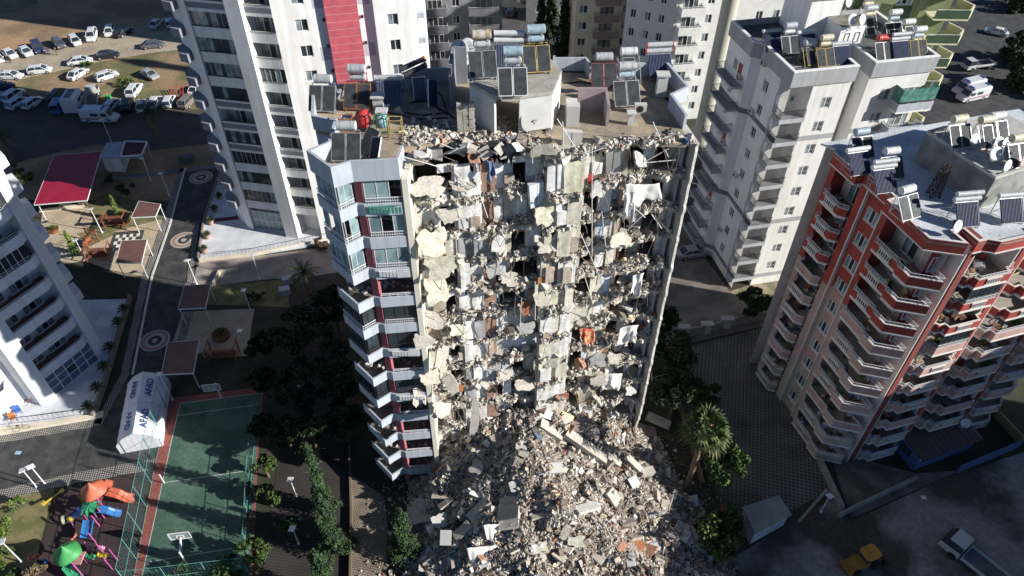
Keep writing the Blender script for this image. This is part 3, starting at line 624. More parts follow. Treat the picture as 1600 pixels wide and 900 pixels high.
def facept(px, py, v=0.0):
    r = cam_right * (px - 800) + cam_down * (py - 450) + cam_fwd * 1130; N_ = Vector((UN.x, UN.y, 0)); o_ = Vector((U0.x, U0.y, 0)) + N_ * v
    t = (o_ - Vector((0, 0, CAM_H))).dot(N_) / r.dot(N_); return Vector((0, 0, CAM_H)) + r * t
# reinforcing bars and cables hanging from the slabs
b = MB(); cb = MB()
for j in range(210):
    k = random.randint(2, 12); u = random.uniform(.3, 20); p = L3(u, edge(u, k) - .02, S(k) - .12)
    if k == 12 and u < 8: continue
    Ln = random.uniform(.5, 3.2); q = p; dirx = random.uniform(-.5, .5)
    for s_ in range(4):
        d = Vector((dirx + random.uniform(-.3, .3), -.25 + .12 * s_, -.4 - .4 * s_)) * Ln / 4; b.tube(q, q + d, .022, n=4, cap=False); q = q + d
for j in range(70):
    k = random.randint(1, 12); u = random.uniform(.3, 20); p = L3(u, edge(u, k), S(k)); q = p + Vector((random.uniform(-2.4, 2.4), random.uniform(-.5, .1), random.uniform(-2.8, 1.6))); b.tube(p, q, .02, n=4, cap=False)
ob = b.build('reinforcing_bars', [mat('grey_rebar', (.20, .16, .13), .8)], ruin); tip(ob)
# pipes, aluminium window strips, laths
b = MB()
for (x1, y1, x2, y2, v) in [(908, 243, 944, 231, -.1), (985, 265, 1045, 232, .3), (984, 318, 1008, 340, -.2), (977, 362, 1006, 335, 0), (1018, 335, 1034, 357, .2), (1020, 190, 1044, 245, .5), (870, 185, 905, 240, .1), (815, 465, 812, 520, -.3), (745, 290, 762, 340, -.2), (832, 225, 832, 260, .2),
                           (1000, 255, 1056, 250, .4), (700, 240, 726, 228, .2), (630, 245, 690, 262, .3), (925, 230, 925, 400, -.4), (879, 190, 882, 300, -.4), (836, 440, 836, 500, -.3), (905, 360, 940, 440, -.4), (940, 330, 948, 400, -.4), (910, 420, 925, 470, -.4)]:
    b = MB(); b.tube(facept(x1, y1, v), facept(x2, y2, v - .1), .035, n=5); b.build('dangling_pipe', [mat('pale_pipe', (.60, .60, .58), .6)], ruin)
def dropcloth(name, c, wx, hz, M_, label, cat='cloth', rz=11.3, lean=-.25, seed=1):
    r_ = random.Random(seed); nx, nz = 14, 12; b = MB(); vs = []
    Rm = Matrix.Rotation(R(rz), 3, 'Z')
    for j in range(nz + 1):
        for i in range(nx + 1):
            t = i / nx; s_ = j / nz; x = (t - .5) * wx * (1 - .25 * s_ * math.sin(3 * t + seed)); y = lean * s_ + (.3 + s_) * (.09 * math.sin(t * 9 + seed) + .05 * math.sin(t * 23 + 2 * seed + 3 * s_)) + .06 * math.sin(s_ * 9 + t * 5); z = -hz * s_ * (1 - .22 * math.sin(t * 5 + seed * 2) - .1 * math.sin(t * 19 + seed)) + .12 * math.sin(t * 4 + seed)
            vs.append(Vector(c) + Rm @ Vector((x, y, z)))
    b.add(vs, [(j * (nx + 1) + i, j * (nx + 1) + i + 1, (j + 1) * (nx + 1) + i + 1, (j + 1) * (nx + 1) + i) for j in range(nz) for i in range(nx)], 0, True)
    o = b.build(name, [M_]); sm = o.modifiers.new('t', 'SOLIDIFY'); sm.thickness = .015; return tag(o, label, cat)
CLW = mat('white_curtain_cloth', (.68, .67, .64), .95, .06, 2); CLP = mat('patterned_blanket', (.55, .30, .14), .95, .3, 3, c2=(.40, .06, .05)); CLR = mat('red_cloth', (.38, .02, .03), .95); CLO = mat('orange_panel', (.48, .20, .09), .8, .15, 2); CLB = mat('blue_cloth', (.12, .18, .30), .95)
dropcloth('curtain', facept(1003, 287, .1), 2.6, 1.6, CLW, 'long torn white curtain draped near the top right of the ruin', seed=2)
dropcloth('curtain', facept(985, 300, -.1), .8, 2.3, CLW, 'narrow white curtain strip hanging left of the long torn curtain', seed=3)
dropcloth('curtain', facept(997, 428, -.1), .9, 1.9, CLW, 'twisted cream curtain hanging beside the right end wall at mid height', seed=4)
dropcloth('curtain', facept(983, 510, 0), 1.7, 1.6, CLW, 'white curtains blown out over the sixth floor edge at right', seed=5)
dropcloth('curtain', facept(957, 585, -.2), 1.9, 1.9, CLW, 'crumpled white curtain low in the ruin above the rubble at right', seed=6)
dropcloth('blanket', facept(917, 514, -.3), 1.4, 1.5, CLP, 'orange and red patterned blanket hanging over a broken floor', 'blanket', seed=7)
dropcloth('garment', facept(766, 252, .2), .5, 1.2, CLB, 'blue garment hanging from an upper floor at centre', 'clothes', seed=8)
for (px, py, v, wx, wy, M_, lb) in [(858, 298, .2, .9, 2.6, CLO, 'tall orange door leaning on the wall at an upper floor'), (871, 427, -.2, .95, 1.1, CLO, 'square orange door panel on the pale core wall'), (848, 439, -.1, .8, .8, CLO, 'small orange panel left of the square orange door'),
                              (822, 481, -.2, .7, 1.6, mat('rust_brown_panel', (.30, .12, .05), .8, .2, 2), 'rust brown panel standing beside the dark slot'), (718, 607, -.4, .7, .8, CLO, 'orange panel low at left above the rubble'), (803, 235, 1.6, 1.2, 1.9, mat('grey_wardrobe', (.24, .26, .29), .7), 'grey wardrobe door set in an upper room'),
                              (893, 223, 1.2, 1.3, 1.7, mat('beige_wardrobe', (.60, .57, .52), .7), 'beige wardrobe standing in the top floor room'), (839, 305, 0, 1.1, 2.0, mat('white_wardrobe', (.62, .66, .70), .6), 'tall white wardrobe half out of the building'), (923, 279, .5, .4, .8, CLR, 'small red bag hanging in a yellowish room'),
                              (882, 620, -.3, .8, .9, mat('red_brown_panel', (.35, .12, .07), .8, .2, 2), 'red brown panel low at centre right'), (958, 250, .6, 1.0, 2.4, mat('grey_cupboard', (.40, .39, .37), .7, .15, 2), 'tall grey cupboard leaning between top floors')]:
    c = facept(px, py, v); o = MB(); o.box(-wx / 2, wx / 2, -.04, .35 if 'wardrobe' in lb or 'cupboard' in lb else .03, -wy / 2, wy / 2, 0, Matrix.Translation(c) @ Matrix.Rotation(R(11 + random.uniform(-12, 12)), 4, 'Z') @ Matrix.Rotation(R(random.uniform(-5, 5)), 4, 'Y'))
    if 'wardrobe' in lb or 'cupboard' in lb: o.box(-.012, .012, -.05, -.035, -wy / 2 + .1, wy / 2 - .1, 1, Matrix.Translation(c) @ Matrix.Rotation(R(11), 4, 'Z'))
    kind_ = 'wardrobe' if 'wardrobe' in lb else 'cupboard' if 'cupboard' in lb else 'bag' if 'bag' in lb else 'door_panel'
    ob = o.build(kind_, [M_, DARKF]); tag(ob, lb, kind_.replace('_', ' '))
# --- raised stair house on the roof
zr = S(12); SH = 40.3
P = pix([(735, 93), (862, 93), (878, 110), (864, 142), (812, 149), (772, 150), (733, 128)], SH)
b = MB(); b.prism(P, SH - .28, SH, 0); b.build('stair_roof', [CONC], ruin)
Pw = pix([(733, 128), (772, 150)], SH); 
b = MB(); A = Vector(P[4]); B5 = Vector(P[5]); B6 = Vector(P[6]); A3 = Vector(P[3]); A2 = Vector(P[2]); A0 = Vector(P[0]); A1 = Vector(P[1])
def sh(p): q = Vector((p.x - .0, p.y + .12)); return (q.x, q.y)
b.band([sh(B6), sh(B5)], zr, SH - .29, .18, 0); b.band([sh(A), sh(A3)], zr + .2, SH - .29, .18, 0); b.band([sh(A3), sh(A2)], zr, SH - .29, .18, 0); b.band([sh(A1 + Vector((0, -.3))), sh(A0 + Vector((0, -.3))), sh(B6)], zr, SH - .29, .18, 0)
b.build('stair_wall', [mat('stair_wall_plaster', (.56, .56, .54), .9, .06, 1)], ruin)
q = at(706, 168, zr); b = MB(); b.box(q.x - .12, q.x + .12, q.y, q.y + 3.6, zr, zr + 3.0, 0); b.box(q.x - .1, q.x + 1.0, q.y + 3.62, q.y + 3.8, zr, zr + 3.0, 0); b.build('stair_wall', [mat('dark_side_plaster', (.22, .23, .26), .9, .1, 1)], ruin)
q = at(729, 205, zr); b = MB()
for i in range(3):
    z = zr - .8
    while z < zr + 2.2:
        h = random.uniform(.2, .4); b.box(q.x - .6 + i * .42, q.x - .22 + i * .42 + random.uniform(-.03, .03), q.y - .3 + random.uniform(-.05, .05), q.y, z, z + h - .02, 0); z += h
b.build('broken_pier', [CORE], ruin)
# small roofless room
q0 = at(904, 196, zr); q1 = at(949, 196, zr); b = MB(); PK = mat('mauve_plaster', (.34, .27, .28), .9, .1, 1)
b.box(q0.x, q1.x, q0.y + 1.9, q0.y + 2.1, zr, zr + 1.9, 0); b.box(q1.x - .15, q1.x + .05, q0.y - .1, q0.y + 2.1, zr, zr + 1.7, 0); b.box(q0.x - .9, q0.x, q0.y - .2, q0.y + .5, zr, zr + 1.6, 1); b.box(q0.x - .9, q0.x - .1, q0.y + .5, q0.y + 1.6, zr, zr + 1.3, 1)
b.build('roof_room_wall', [PK, OFFW], ruin)
for (px, py, hh, ww) in [(1032, 152, 1.7, .75), (985, 196, .9, .42), (598, 196, 1.0, .6), (592, 175, 1.1, .75), (541, 205, .9, .7)]:
    q = at(px, py, zr); b = MB(); b.box(q.x - ww / 2, q.x + ww / 2, q.y, q.y + ww * .8, zr, zr + hh, 0); b.box(q.x - ww / 2 - .12, q.x + ww / 2 + .12, q.y - .12, q.y + ww * .8 + .12, zr + hh, zr + hh + .12, 0); b.build('chimney', [OFFW], ruin)
# cables lying on the roof
for ci, pts in enumerate([[(640, 160), (670, 158), (690, 172), (705, 182)], [(632, 176), (660, 180), (700, 176), (712, 186)], [(676, 135), (690, 150), (700, 178)], [(590, 172), (620, 178), (650, 186), (700, 184)], [(830, 140), (800, 146), (770, 150)], [(880, 130), (905, 128), (925, 130)], [(880, 112), (925, 113)]]):
    qs = [at(x, y, zr + .06) for x, y in pts]; b = MB()
    for a, c in zip(qs, qs[1:]): b.tube(a, c, .05, n=5, cap=False)
    tag(b.build('roof_hose', [BLACK]), ['upper black hose running to the stair house side wall', 'lower black hose running to the stair house side wall', 'steep black hose below the twisted blue panel', 'longest black hose crossing the left part of the roof', 'thin hose along the front of the stair house roof', 'short hose right of the stair house toward the dark red framed pair', 'upper short hose right of the stair house'][ci], 'hose', 'black hoses on the ruin roof')
# --- rubble mound
def facev(x, y): p = Vector((x, y)) - U0; return p.dot(UD), p.dot(UN)
RA = Vector((at(872, 676, 6).x, at(872, 676, 6).y)); RB = Vector((at(1010, 745, 2.5).x, at(1010, 745, 2.5).y)); RD = (RB - RA).normalized(); RL = (RB - RA).length
def mound(x, y):
    q = Vector((x, y)) - RA; al = q.dot(RD); ac = q.dot(Vector((-RD.y, RD.x))); rid = (1.5 * math.exp(-(ac / 1.0) ** 2) if -.5 < al < RL + .8 else 0)
    u, v = facev(x, y); d = -v
    hm = 4.6 + 4.2 * math.exp(-((u - 9) / 5.5) ** 2) - 1.2 * max(0, (u - 15) / 5)
    if d < 0: base = hm + .4 * d * 0
    else:
        t = min(1, d / 20); base = hm * (1 - t) ** 1.15
        base += 1.6 * math.exp(-((d - 9) / 3.5) ** 2) * math.exp(-((u - 9) / 7) ** 2)
    sl = 1 / (1 + math.exp(-(u + .5 + min(d, 14) * .17) / .7)); wr = 21.2 + max(0, d - 1) * .12 + (1.0 if d > 7 else 0); sr = 1 / (1 + math.exp((u - wr) / .7))
    f = sl * sr; h = base * f + rid * min(1, f * 2)
    h += (1.1 * fbm(x * .28, y * .28, 3) + .3 * fbm(x * 1.1, y * 1.1, 8)) * min(1, f * 1.3) * (1 if h > .15 else .3)
    return h + .05 * f
xs = np.arange(-15, 24, .3); ys = np.arange(14, 46.5, .3); V = []; 
for y in ys:
    for x in xs:
        h = mound(x, y); V.append((x, y, h - .12))
V = np.array(V); nx = len(xs); ii = np.arange(len(ys) - 1)[:, None] * nx + np.arange(nx - 1)[None]; F = np.stack([ii, ii + 1, ii + nx + 1, ii + nx], -1).reshape(-1, 4)
F = F[(V[F][:, :, 2].max(1) > .0)]
me = npmesh('rubble_heap', V, F, [mat('rubble_dust', (.27, .225, .18), .95, .3, .8, .5, c2=(.17, .135, .105), s2=6)]); o = bpy.data.objects.new('rubble_heap', me); COL.objects.link(o); tag(o, 'grey brown dust and earth of the rubble heap below the ruin', 'rubble', kind='stuff')
parts = []
def scatter(N, lo, sc, flat=1.0, tilt=3.0, dens=None, pal=DUSTY, big=1.0, jit=.22, lift=.05):
    P = []
    while len(P) < N:
        x = random.uniform(-14, 21); y = random.uniform(17, 45)
        u, v = facev(x, y)
        if v > 1.0: continue
        h = mound(x, y)
        if h < .09 and random.random() > .06: continue
        if h < .35 and random.random() > .55: continue
        P.append((x, y, h + lift))
    P = np.array(P); s = np.clip(rng.lognormal(lo, sc, (N, 1)) * rng.uniform(.35, 1.6, (N, 3)), .05, big); s[:, 2] *= flat; return chunks(P, s, tilt, pal, jit)
MOUNDPAL = [((.40, .355, .30), 34), ((.50, .45, .385), 24), ((.29, .255, .22), 22), ((.66, .64, .60), 10), ((.22, .165, .13), 10), ((.36, .19, .13), 4), ((.12, .15, .21), .6), ((.28, .08, .07), .5), ((.05, .05, .05), 3), ((.60, .54, .36), 3)]
parts += [scatter(30000, -2.25, .5, pal=MOUNDPAL, big=.5), scatter(9000, -1.6, .45, .55, pal=MOUNDPAL, big=.9), scatter(42000, -2.75, .5, pal=MOUNDPAL, big=.4, lift=.12), scatter(800, -.8, .4, .2, .8, pal=MOUNDPAL, big=1.8, jit=.12, lift=.16), scatter(70, .1, .3, .13, .5, pal=MOUNDPAL, big=3.0, jit=.1, lift=.3)]
ob = chunk_obj('rubble', parts, CHUNK); tag(ob, 'countless broken pieces of concrete brick and plaster covering the heap', 'rubble', kind='stuff')
def on_mound(px, py, lift=0.0):
    r = cam_right * (px - 800) + cam_down * (py - 450) + cam_fwd * 1130; o_ = Vector((0, 0, CAM_H)); t0 = (12 - CAM_H) / r.z; t1 = (-.2 - CAM_H) / r.z
    for i in range(200):
        p = o_ + r * (t0 + (t1 - t0) * i / 200)
        if p.z <= mound(p.x, p.y) + .05: break
    return Vector((p.x, p.y, mound(p.x, p.y) + lift))
# tangled bars, laths, pipes on the heap
b = MB()
for j in range(420):
    while True:
        x = random.uniform(-12, 18); y = random.uniform(20, 42)
        if mound(x, y) > .3: break
    a = Vector((x, y, mound(x, y) + random.uniform(.05, .3))); d = Vector((random.uniform(-1, 1), random.uniform(-1, 1), 0)).normalized() * random.uniform(.4, 1.6); c = a + d; c.z = mound(c.x, c.y) + random.uniform(.1, .7); b.tube(a, c, random.choice((.02, .025, .04)), n=4, m=random.choice((0, 0, 1, 2)), cap=False)
ob = b.build('rubble_bars', [mat('grey_rebar', (.2, .16, .13)), mat('pale_pipe', (.6, .6, .58)), mat('lath_wood', (.36, .27, .18), .8)]); tag(ob, 'bent bars pipes and laths sticking out of the rubble heap', 'rubble', kind='stuff')
for j, (x1, y1, x2, y2, wd, th, lb) in enumerate([
    (843, 664, 878, 686, 1.1, .6, 'thick pale beam lying at the top of the heap'), (884, 680, 946, 722, .9, .7, 'longest pale beam slanting down the upper right of the heap'), (922, 708, 944, 724, .7, .5, 'short beam end under the longest beam'), (948, 716, 968, 730, .6, .5, 'short pale beam beside the bright ridge at right'),
    (978, 716, 1000, 738, .6, .4, 'pale beam near the right edge of the heap'), (1000, 742, 1020, 738, .8, .6, 'broken beam end at the far right ridge'), (830, 812, 900, 795, .5, .2, 'narrow pale lath lying across the middle of the heap'), (735, 815, 765, 785, 1.2, .2, 'grey wall strip leaning at the left of the heap'),
    (780, 800, 812, 796, 2.2, .35, 'stepped concrete block in the middle of the heap'), (780, 812, 810, 808, 2.4, .35, 'lower layer of the stepped concrete block'), (900, 800, 935, 790, .9, .15, 'brown board resting in the right half of the heap'), (711, 843, 735, 822, .9, .2, 'tilted slab at the lower left of the heap'),
    (950, 770, 965, 790, 1.0, .3, 'white slab standing under the right ridge'), (800, 755, 806, 772, .8, .3, 'dark beam leaning down from the heap centre'), (1010, 652, 1046, 668, 1.2, .2, 'grey slab lying in the shade right of the heap')]):
    a = on_mound(x1, y1, .35); c = on_mound(x2, y2, .35); bb = MB(); bb.bar(a, c, wd, th, 0)
    bm = [Vector(v) + Vector((random.uniform(-.07, .07), random.uniform(-.07, .07), random.uniform(-.05, .05))) for v in bb.v]; bb.v = [tuple(v) for v in bm]
    nm = 'fallen_beam' if 'beam' in lb else 'fallen_slab'; o = bb.build(nm, [[SLAB1, SLAB3, CONC][j % 3 if j > 5 else 0]]); tag(o, lb, 'beam' if 'beam' in lb else 'slab', 'broken beams and slabs on the heap')
for j, (px, py, wx, wy, ti, M_, lb, nm) in enumerate([
    (742, 660, 1.3, 4.6, 70, SLAB1, 'tall pale wall panel standing upright above the left of the heap', 'wall_panel'), (955, 655, 1.6, .9, 25, WHITE, 'white cupboard side lying near the top right of the heap', 'white_board'), (852, 652, 1.3, .8, 25, WHITE, 'white square board near the heap top at centre', 'white_board'),
    (962, 642, .8, .7, 40, WHITE, 'small white board beside the white cupboard side', 'white_board'), (868, 735, 1.3, 1.0, 10, OFFW, 'pale square board in the middle of the heap', 'white_board'), (697, 845, 1.0, 1.3, 30, OFFW, 'white square board at the lower left edge', 'white_board'), (1020, 852, 1.4, 1.2, 8, WHITE, 'white square board at the lower right edge', 'white_board'),
    (990, 757, .9, 1.0, 20, WHITE, 'white board below the bright ridge at right', 'white_board'), (688, 818, 1.6, 1.4, 20, SLAB3, 'round edged grey slab left of the heap middle', 'fallen_slab'), (690, 795, .5, .5, 20, mat('small_blue_board', (.05, .12, .28), .6), 'small blue board left of the heap', 'blue_board'), (997, 855, 1.1, .9, 12, CLO, 'orange brown board at the lower right', 'orange_board'),
    (1045, 838, .8, .5, 10, WHITE, 'small white board in the shade right of the heap', 'white_board'), (745, 735, 1.4, 1.4, 25, CONC, 'grey slab half buried on the shaded left slope', 'fallen_slab'), (815, 700, 1.2, .9, 15, SLAB3, 'grey slab on the upper slope', 'fallen_slab'), (845, 862, 1.6, 1.2, 22, SLAB2, 'cream slab at the foot of the heap', 'fallen_slab'), (900, 850, 1.7, 1.0, 24, SLAB2, 'cream slab right of the foot of the heap', 'fallen_slab')]):
    c = on_mound(px, py, .35 + .35 * wy * math.sin(R(ti))); rot = Matrix.Rotation(R(random.uniform(-30, 30)), 3, 'Z') @ Euler((R(ti), R(random.uniform(-8, 8)), 0)).to_matrix()
    o = plate(None, c, wx, wy, .12, rot, M_, nm, seed=50 + j) if nm == 'fallen_slab' else None
    if o is None: bb = MB(); bb.box(-wx / 2, wx / 2, -wy / 2, wy / 2, -.05, .05, 0, Matrix.Translation(c) @ rot.to_4x4()); o = bb.build(nm, [M_])
    tag(o, lb, nm.replace('_', ' '))
for j, (px, py, wx, hz, lb) in enumerate([(772, 828, 2.0, 1.4, 'white sheet draped over rubble at the heap centre left'), (752, 862, 2.6, 1.5, 'white crumpled sheet at the foot of the heap at left'), (838, 858, 1.0, .9, 'small white cloth over the foot of the heap'), (968, 690, .8, 1.8, 'pale cloth hanging at the foot of the end wall')]):
    dropcloth('sheet', on_mound(px, py, 1.0), wx, hz, CLW, lb, 'sheet', lean=-.9, seed=20 + j)
# oval satellite dish lying in the roof debris and other loose things
def dish(px, py, z, r, tilt, az, lb, ms=None, zc=.0):
    c = at(px, py, z); c = Vector((c.x, c.y, z)); o = empty('satellite_dish', c, R(az), lb, 'satellite dish', 'satellite dishes')
    b = MB(); prof = [(0.001, 0), (r * .5, r * .06), (r * .8, r * .16), (r, r * .25), (r * .99, r * .27), (r * .5, r * .09), (.001, .03)]; b.lathe((0, 0, 0), prof, 20, 0)
    T = Matrix.Translation((0, 0, .55 + r * .6)) @ Matrix.Rotation(R(tilt), 4, 'X'); b.v = [tuple(T @ Vector(v)) for v in b.v]; b.build('reflector', [ms or mat('dish_white', (.55, .56, .57), .5, .08, 3)], o, local=True)
    s = MB(); s.tube((0, 0, 0), (0, .05, .55 + r * .6), .035, n=6); s.tube((-.3, 0, .02), (.3, 0, .02), .025, n=4); s.tube((0, -.3, .02), (0, .3, .02), .025, n=4); s.build('mast', [STEEL], o, local=True)
    s = MB(); f = T @ Vector((0, 0, r * .9)); e = T @ Vector((0, -r, r * .25)); s.tube(e, f, .02, n=4); s.box(f.x - .05, f.x + .05, f.y - .05, f.y + .05, f.z - .05, f.z + .05); s.build('feed_arm', [STEEL], o, local=True)
    return o
dish(823, 206, zr - .2, .95, 80, 50, 'large oval grey dish lying in the debris at the roof edge', mat('dish_grey', (.30, .32, .34), .5))
dish(719, 96, zr + 1.4, .72, 60, -30, 'big white dish leaning over the stair house side wall', zc=1)
dish(722, 110, zr + .6, .62, 60, 10, 'lower white dish next to the stair house side wall')
dish(731, 90, zr + 1.6, .62, 62, 25, 'grey dish behind the two white dishes', mat('dish_grey', (.30, .32, .34), .5))
# ---------------- other buildings ----------------
def frame(o, ang): 
    o = Vector((o[0], o[1])); d = Vector((math.cos(R(ang)), math.sin(R(ang)))); n = Vector((-d.y, d.x))
    return lambda u, v: tuple(o + d * u + n * v)
def box_poly(F, u0, u1, v0, v1): return [F(u0, v0), F(u1, v0), F(u1, v1), F(u0, v1)]
def balcony_mesh(w, d, ph, mats, rail='bars', slabt=.2, base=0.0, rh=.35, side=True):
    'projecting balcony, local: x 0..w, y -d..0, deck at z 0'
    b = MB(); b.box(0, w, -d, 0, -slabt, 0, 0)
    if ph > 0: b.band([(0, -.003), (0, -d), (w, -d), (w, -.003)], .001, ph, .12, 1)
    me = b.mesh('balcony', mats); r_ = None
    if rail:
        r_ = MB(); P = [(.06, -.05), (.06, -d + .06), (w - .06, -d + .06), (w - .06, -.05)]
        for p, q in zip(P, P[1:]):
            zt = ph + rh; r_.bar((*p, zt), (*q, zt), .045, .045); 
            if rail == 'rails': 
                for z in np.arange(ph + .12, zt, .16): r_.bar((*p, z), (*q, z), .025, .025)
            n = max(2, int((Vector(q) - Vector(p)).length / (.16 if rail == 'bars' else .8)))
            for i in range(n + 1): t = Vector(p).lerp(Vector(q), i / n); r_.box(t.x - .013, t.x + .013, t.y - .013, t.y + .013, max(ph, .0), zt)
    return me, r_
# --- white tower with the raspberry stripe (back left)
tw = empty('white_tower', (-25, 86, 0), 0, 'tall white residential tower with a raspberry red vertical stripe and stacked dark balconies', 'tower')
TH = 46.0; N10 = frame((-36.2, 79.35), -10.5); z0 = .36
b = MB()
P1 = N10(0, 0); P2 = N10(5.1, 0); P3 = N10(6.9, -.1); P4 = N10(10.0, 0)
FS = 3.03; fl = [4.4 + FS * k for k in range(14)]
GREYB = mat('mid_grey_band', (.22, .225, .26), .85, .05)
# recessed bays with solid fascias
def bay(A, B, glassstyle, seed, depth=1.5):
    r_ = random.Random(seed); A = Vector(A); B = Vector(B); L = (B - A).length; d = (B - A) / L; inn = Vector((-d.y, d.x)); ang = math.atan2(d.y, d.x)
    for k, z in enumerate(fl):
        if z > 40: break
        f = MB(); f.box(0, L, -.12, depth, -.32, .0, 0); f.box(0, L, -.12, 0.06, .0, .98, 1 if k in (3, 4, 5, 9, 10, 11) else 0); 
        if k in (3, 4, 5, 9, 10, 11): f.box(0, L, -.125, .065, .72, .985, 0); f.box(0, L, -.14, -.121, -.3, .05, 0)
        key = f.mesh('balcony', [WHITE, GREYB]); o = inst('balcony', key, tw, (A.x, A.y, z), ang)
        w_ = MB(); w_.quad((0, depth, .001), (L, depth, .001), (L, depth, FS - .33), (0, depth, FS - .33), 0); w_.build('bay_wall', [mat('bay_wall_shade_colour', (.30, .34, .36), .9, .1)], o, local=True)  # recess shade is put into this dark wall colour
        n = int(L / .6)
        if r_.random() < glassstyle:
            g = MB()
            for i in range(n):
                x0 = L * i / n; x1 = L * (i + 1) / n; g.quad((x0, -.03, .985), (x1, -.03, .985), (x1, -.03, FS - .34), (x0, -.03, FS - .34), 0 if r_.random() < .8 else 2); g.box(x0 - .02, x0 + .02, -.055, -.005, .985, FS - .33, 1)
            g.build('glazing', [GLASS, DARKF if k % 2 else FRAME, GLASSB], o, local=True)
        else:
            inst('window', window_mesh(1.6, 2.1, 2, 'w'), o, (L * .35, depth - .05, .05), 0, False); inst('window', window_mesh(1.0, 2.1, 2, 'w'), o, (L * .8, depth - .05, .05), 0, False)
        rr = MB(); rr.bar((-.05, -.16, 1.12), (L + .05, -.16, 1.12), .04, .04); rr.bar((-.05, -.16, 1.02), (L + .05, -.16, 1.02), .03, .03); rr.build('railing', [DARKF], o, local=True)
bay(P1, P2, .75, 3); bay(P3, P4, .2, 5)
b.prism([N10(5.1, -1.0), N10(6.9, -1.0), N10(6.9, 3), N10(5.1, 3)], 0, TH, 0); 
b.prism([N10(-1.2, 0.0), N10(-.05, -.35), N10(-.05, 3), N10(-1.2, 3)], 0, TH, 0)
b.prism([N10(0, 1.55), N10(10, 1.55), N10(10, 24), N10(0, 24)], 0, TH, 0)
b.prism([N10(-3.4, 1.8), N10(-1.21, .2), N10(-1.21, 26), N10(-3.4, 26)], 0, TH, 0)
b.build('wall', [WHITE], tw)
for k, z in enumerate(fl):
    if z > 40: break
    b = MB(); b.prism([N10(-3.2, 2.2), N10(-1.3, .1), N10(-1.35, -.9), N10(-2.6, -.6), N10(-3.7, 1.0)], z - .3, z + .75, 0); b.build('corner_balcony', [GREYB], tw)
# shop front at the foot
sf = MB(); A = Vector(P1); d = (Vector(P2) - A).normalized(); 
for i in range(6):
    for j in range(2):
        p = A + d * (.15 + i * .8); q = A + d * (.15 + (i + 1) * .8 - .06); sf.quad((p.x, p.y, .45 + j * 1.6), (q.x, q.y, .45 + j * 1.6), (q.x, q.y, 1.95 + j * 1.6), (p.x, p.y, 1.95 + j * 1.6), 0)
sf.bar((*P1, 2.0), (*P2, 2.0), .08, .1, 1); sf.bar((*P1, .4), (*P2, .4), .08, .1, 1)
sf.build('shop_front', [TEALG, FRAME], tw)
# right white wing
E0 = (P4[0], P4[1]); Fw = frame((E0[0] + .0, E0[1] - .1), 14); wl = MB()
C = [Fw(0, 0), Fw(5.6, 0), Fw(5.6, -.0), Fw(9.2, 0), Fw(10.9, -.6), Fw(14.9, -.6), Fw(14.9, 10), Fw(0, 10)]
wins = []; wins2 = []
for k, z in enumerate(fl): 
    if z < 40: wins.append((2.2, z + .9, 1.35, 1.35, 2, 'w')); wins2.append((1.4, z + .9, 1.2, 1.3, 2, 'w'))
facade(wl, tw, Fw(0, 0), Fw(5.6, 0), 0, TH, wins, .2, 0)
wl.wall(Fw(9.2, 0), Fw(10.9, 0), 0, TH, [], .2, 0); wl.wall(Fw(10.9, 0), Fw(10.9, -.6), 0, TH, [], .2, 0)
facade(wl, tw, Fw(10.9, -.6), Fw(14.9, -.6), 0, TH, wins2, .2, 0); wl.wall(Fw(14.9, -.6), Fw(17.5, 6), 0, TH, [], .2, 0); wl.wall(Fw(17.5, 6), Fw(17.5, 14), 0, TH, [], .2, 0); wl.wall(Fw(17.5, 14), Fw(-2, 14), 0, TH, [], .2, 0)
wl.build('wing_wall', [WHITE], tw)
b = MB(); b.prism([Fw(5.6, -.55), Fw(9.2, -.55), Fw(9.2, .4), Fw(5.6, .4)], 0, TH, 0); b.build('red_stripe', [wave_mat('raspberry_panels', (.50, .10, .13), (.60, .30, .32), 1.15, .7, .06)], tw)
b = MB()
for k in (1, 3, 5, 7, 9, 11):
    z = fl[k]; 
    for (u0, u1) in ((4.4, 5.59), (9.21, 10.6)): b = MB(); b.prism([Fw(u0, -.012), Fw(u1, -.012), Fw(u1, .1), Fw(u0, .1)], z + .3, z + 1.9, 0); b.build('grey_square', [mat('grey_square', (.44, .45, .50), .85, .03)], tw)
b = MB()
b.prism([Fw(1.95, -.02), Fw(3.8, -.02), Fw(3.8, .02), Fw(1.95, .02)], fl[9] + 2.35, fl[10] + .8, 0)
b.build('grey_window_surround', [mat('grey_square', (.44, .45, .50), .85, .03)], tw)
b = MB()
for k in range(13):
    for u in (5.35, 9.6):
        p = Fw(u, -.2); b = MB(); b.box(p[0] - .12, p[0] + .12, p[1] - .12, p[1] + .12, fl[k] + 1.9, fl[k] + 2.2, 0); b.build('wall_lamp', [DARKF], tw)
b = MB(); b.prism([N10(-3.4, 1.8), N10(10, 1.5), Fw(17, 6), Fw(17, 14), N10(10, 24), N10(-3.4, 26)], TH, TH + .3, 0); b.build('roof', [CONC], tw)
b = MB()
for k in range(12): p = Fw(15.9, 2.2); b = MB(); b.box(p[0], p[0] + .9, p[1] - .35, p[1] + .35, fl[k] + .4, fl[k] + 1.0, 0); b.build('air_conditioner', [LGREY], tw)

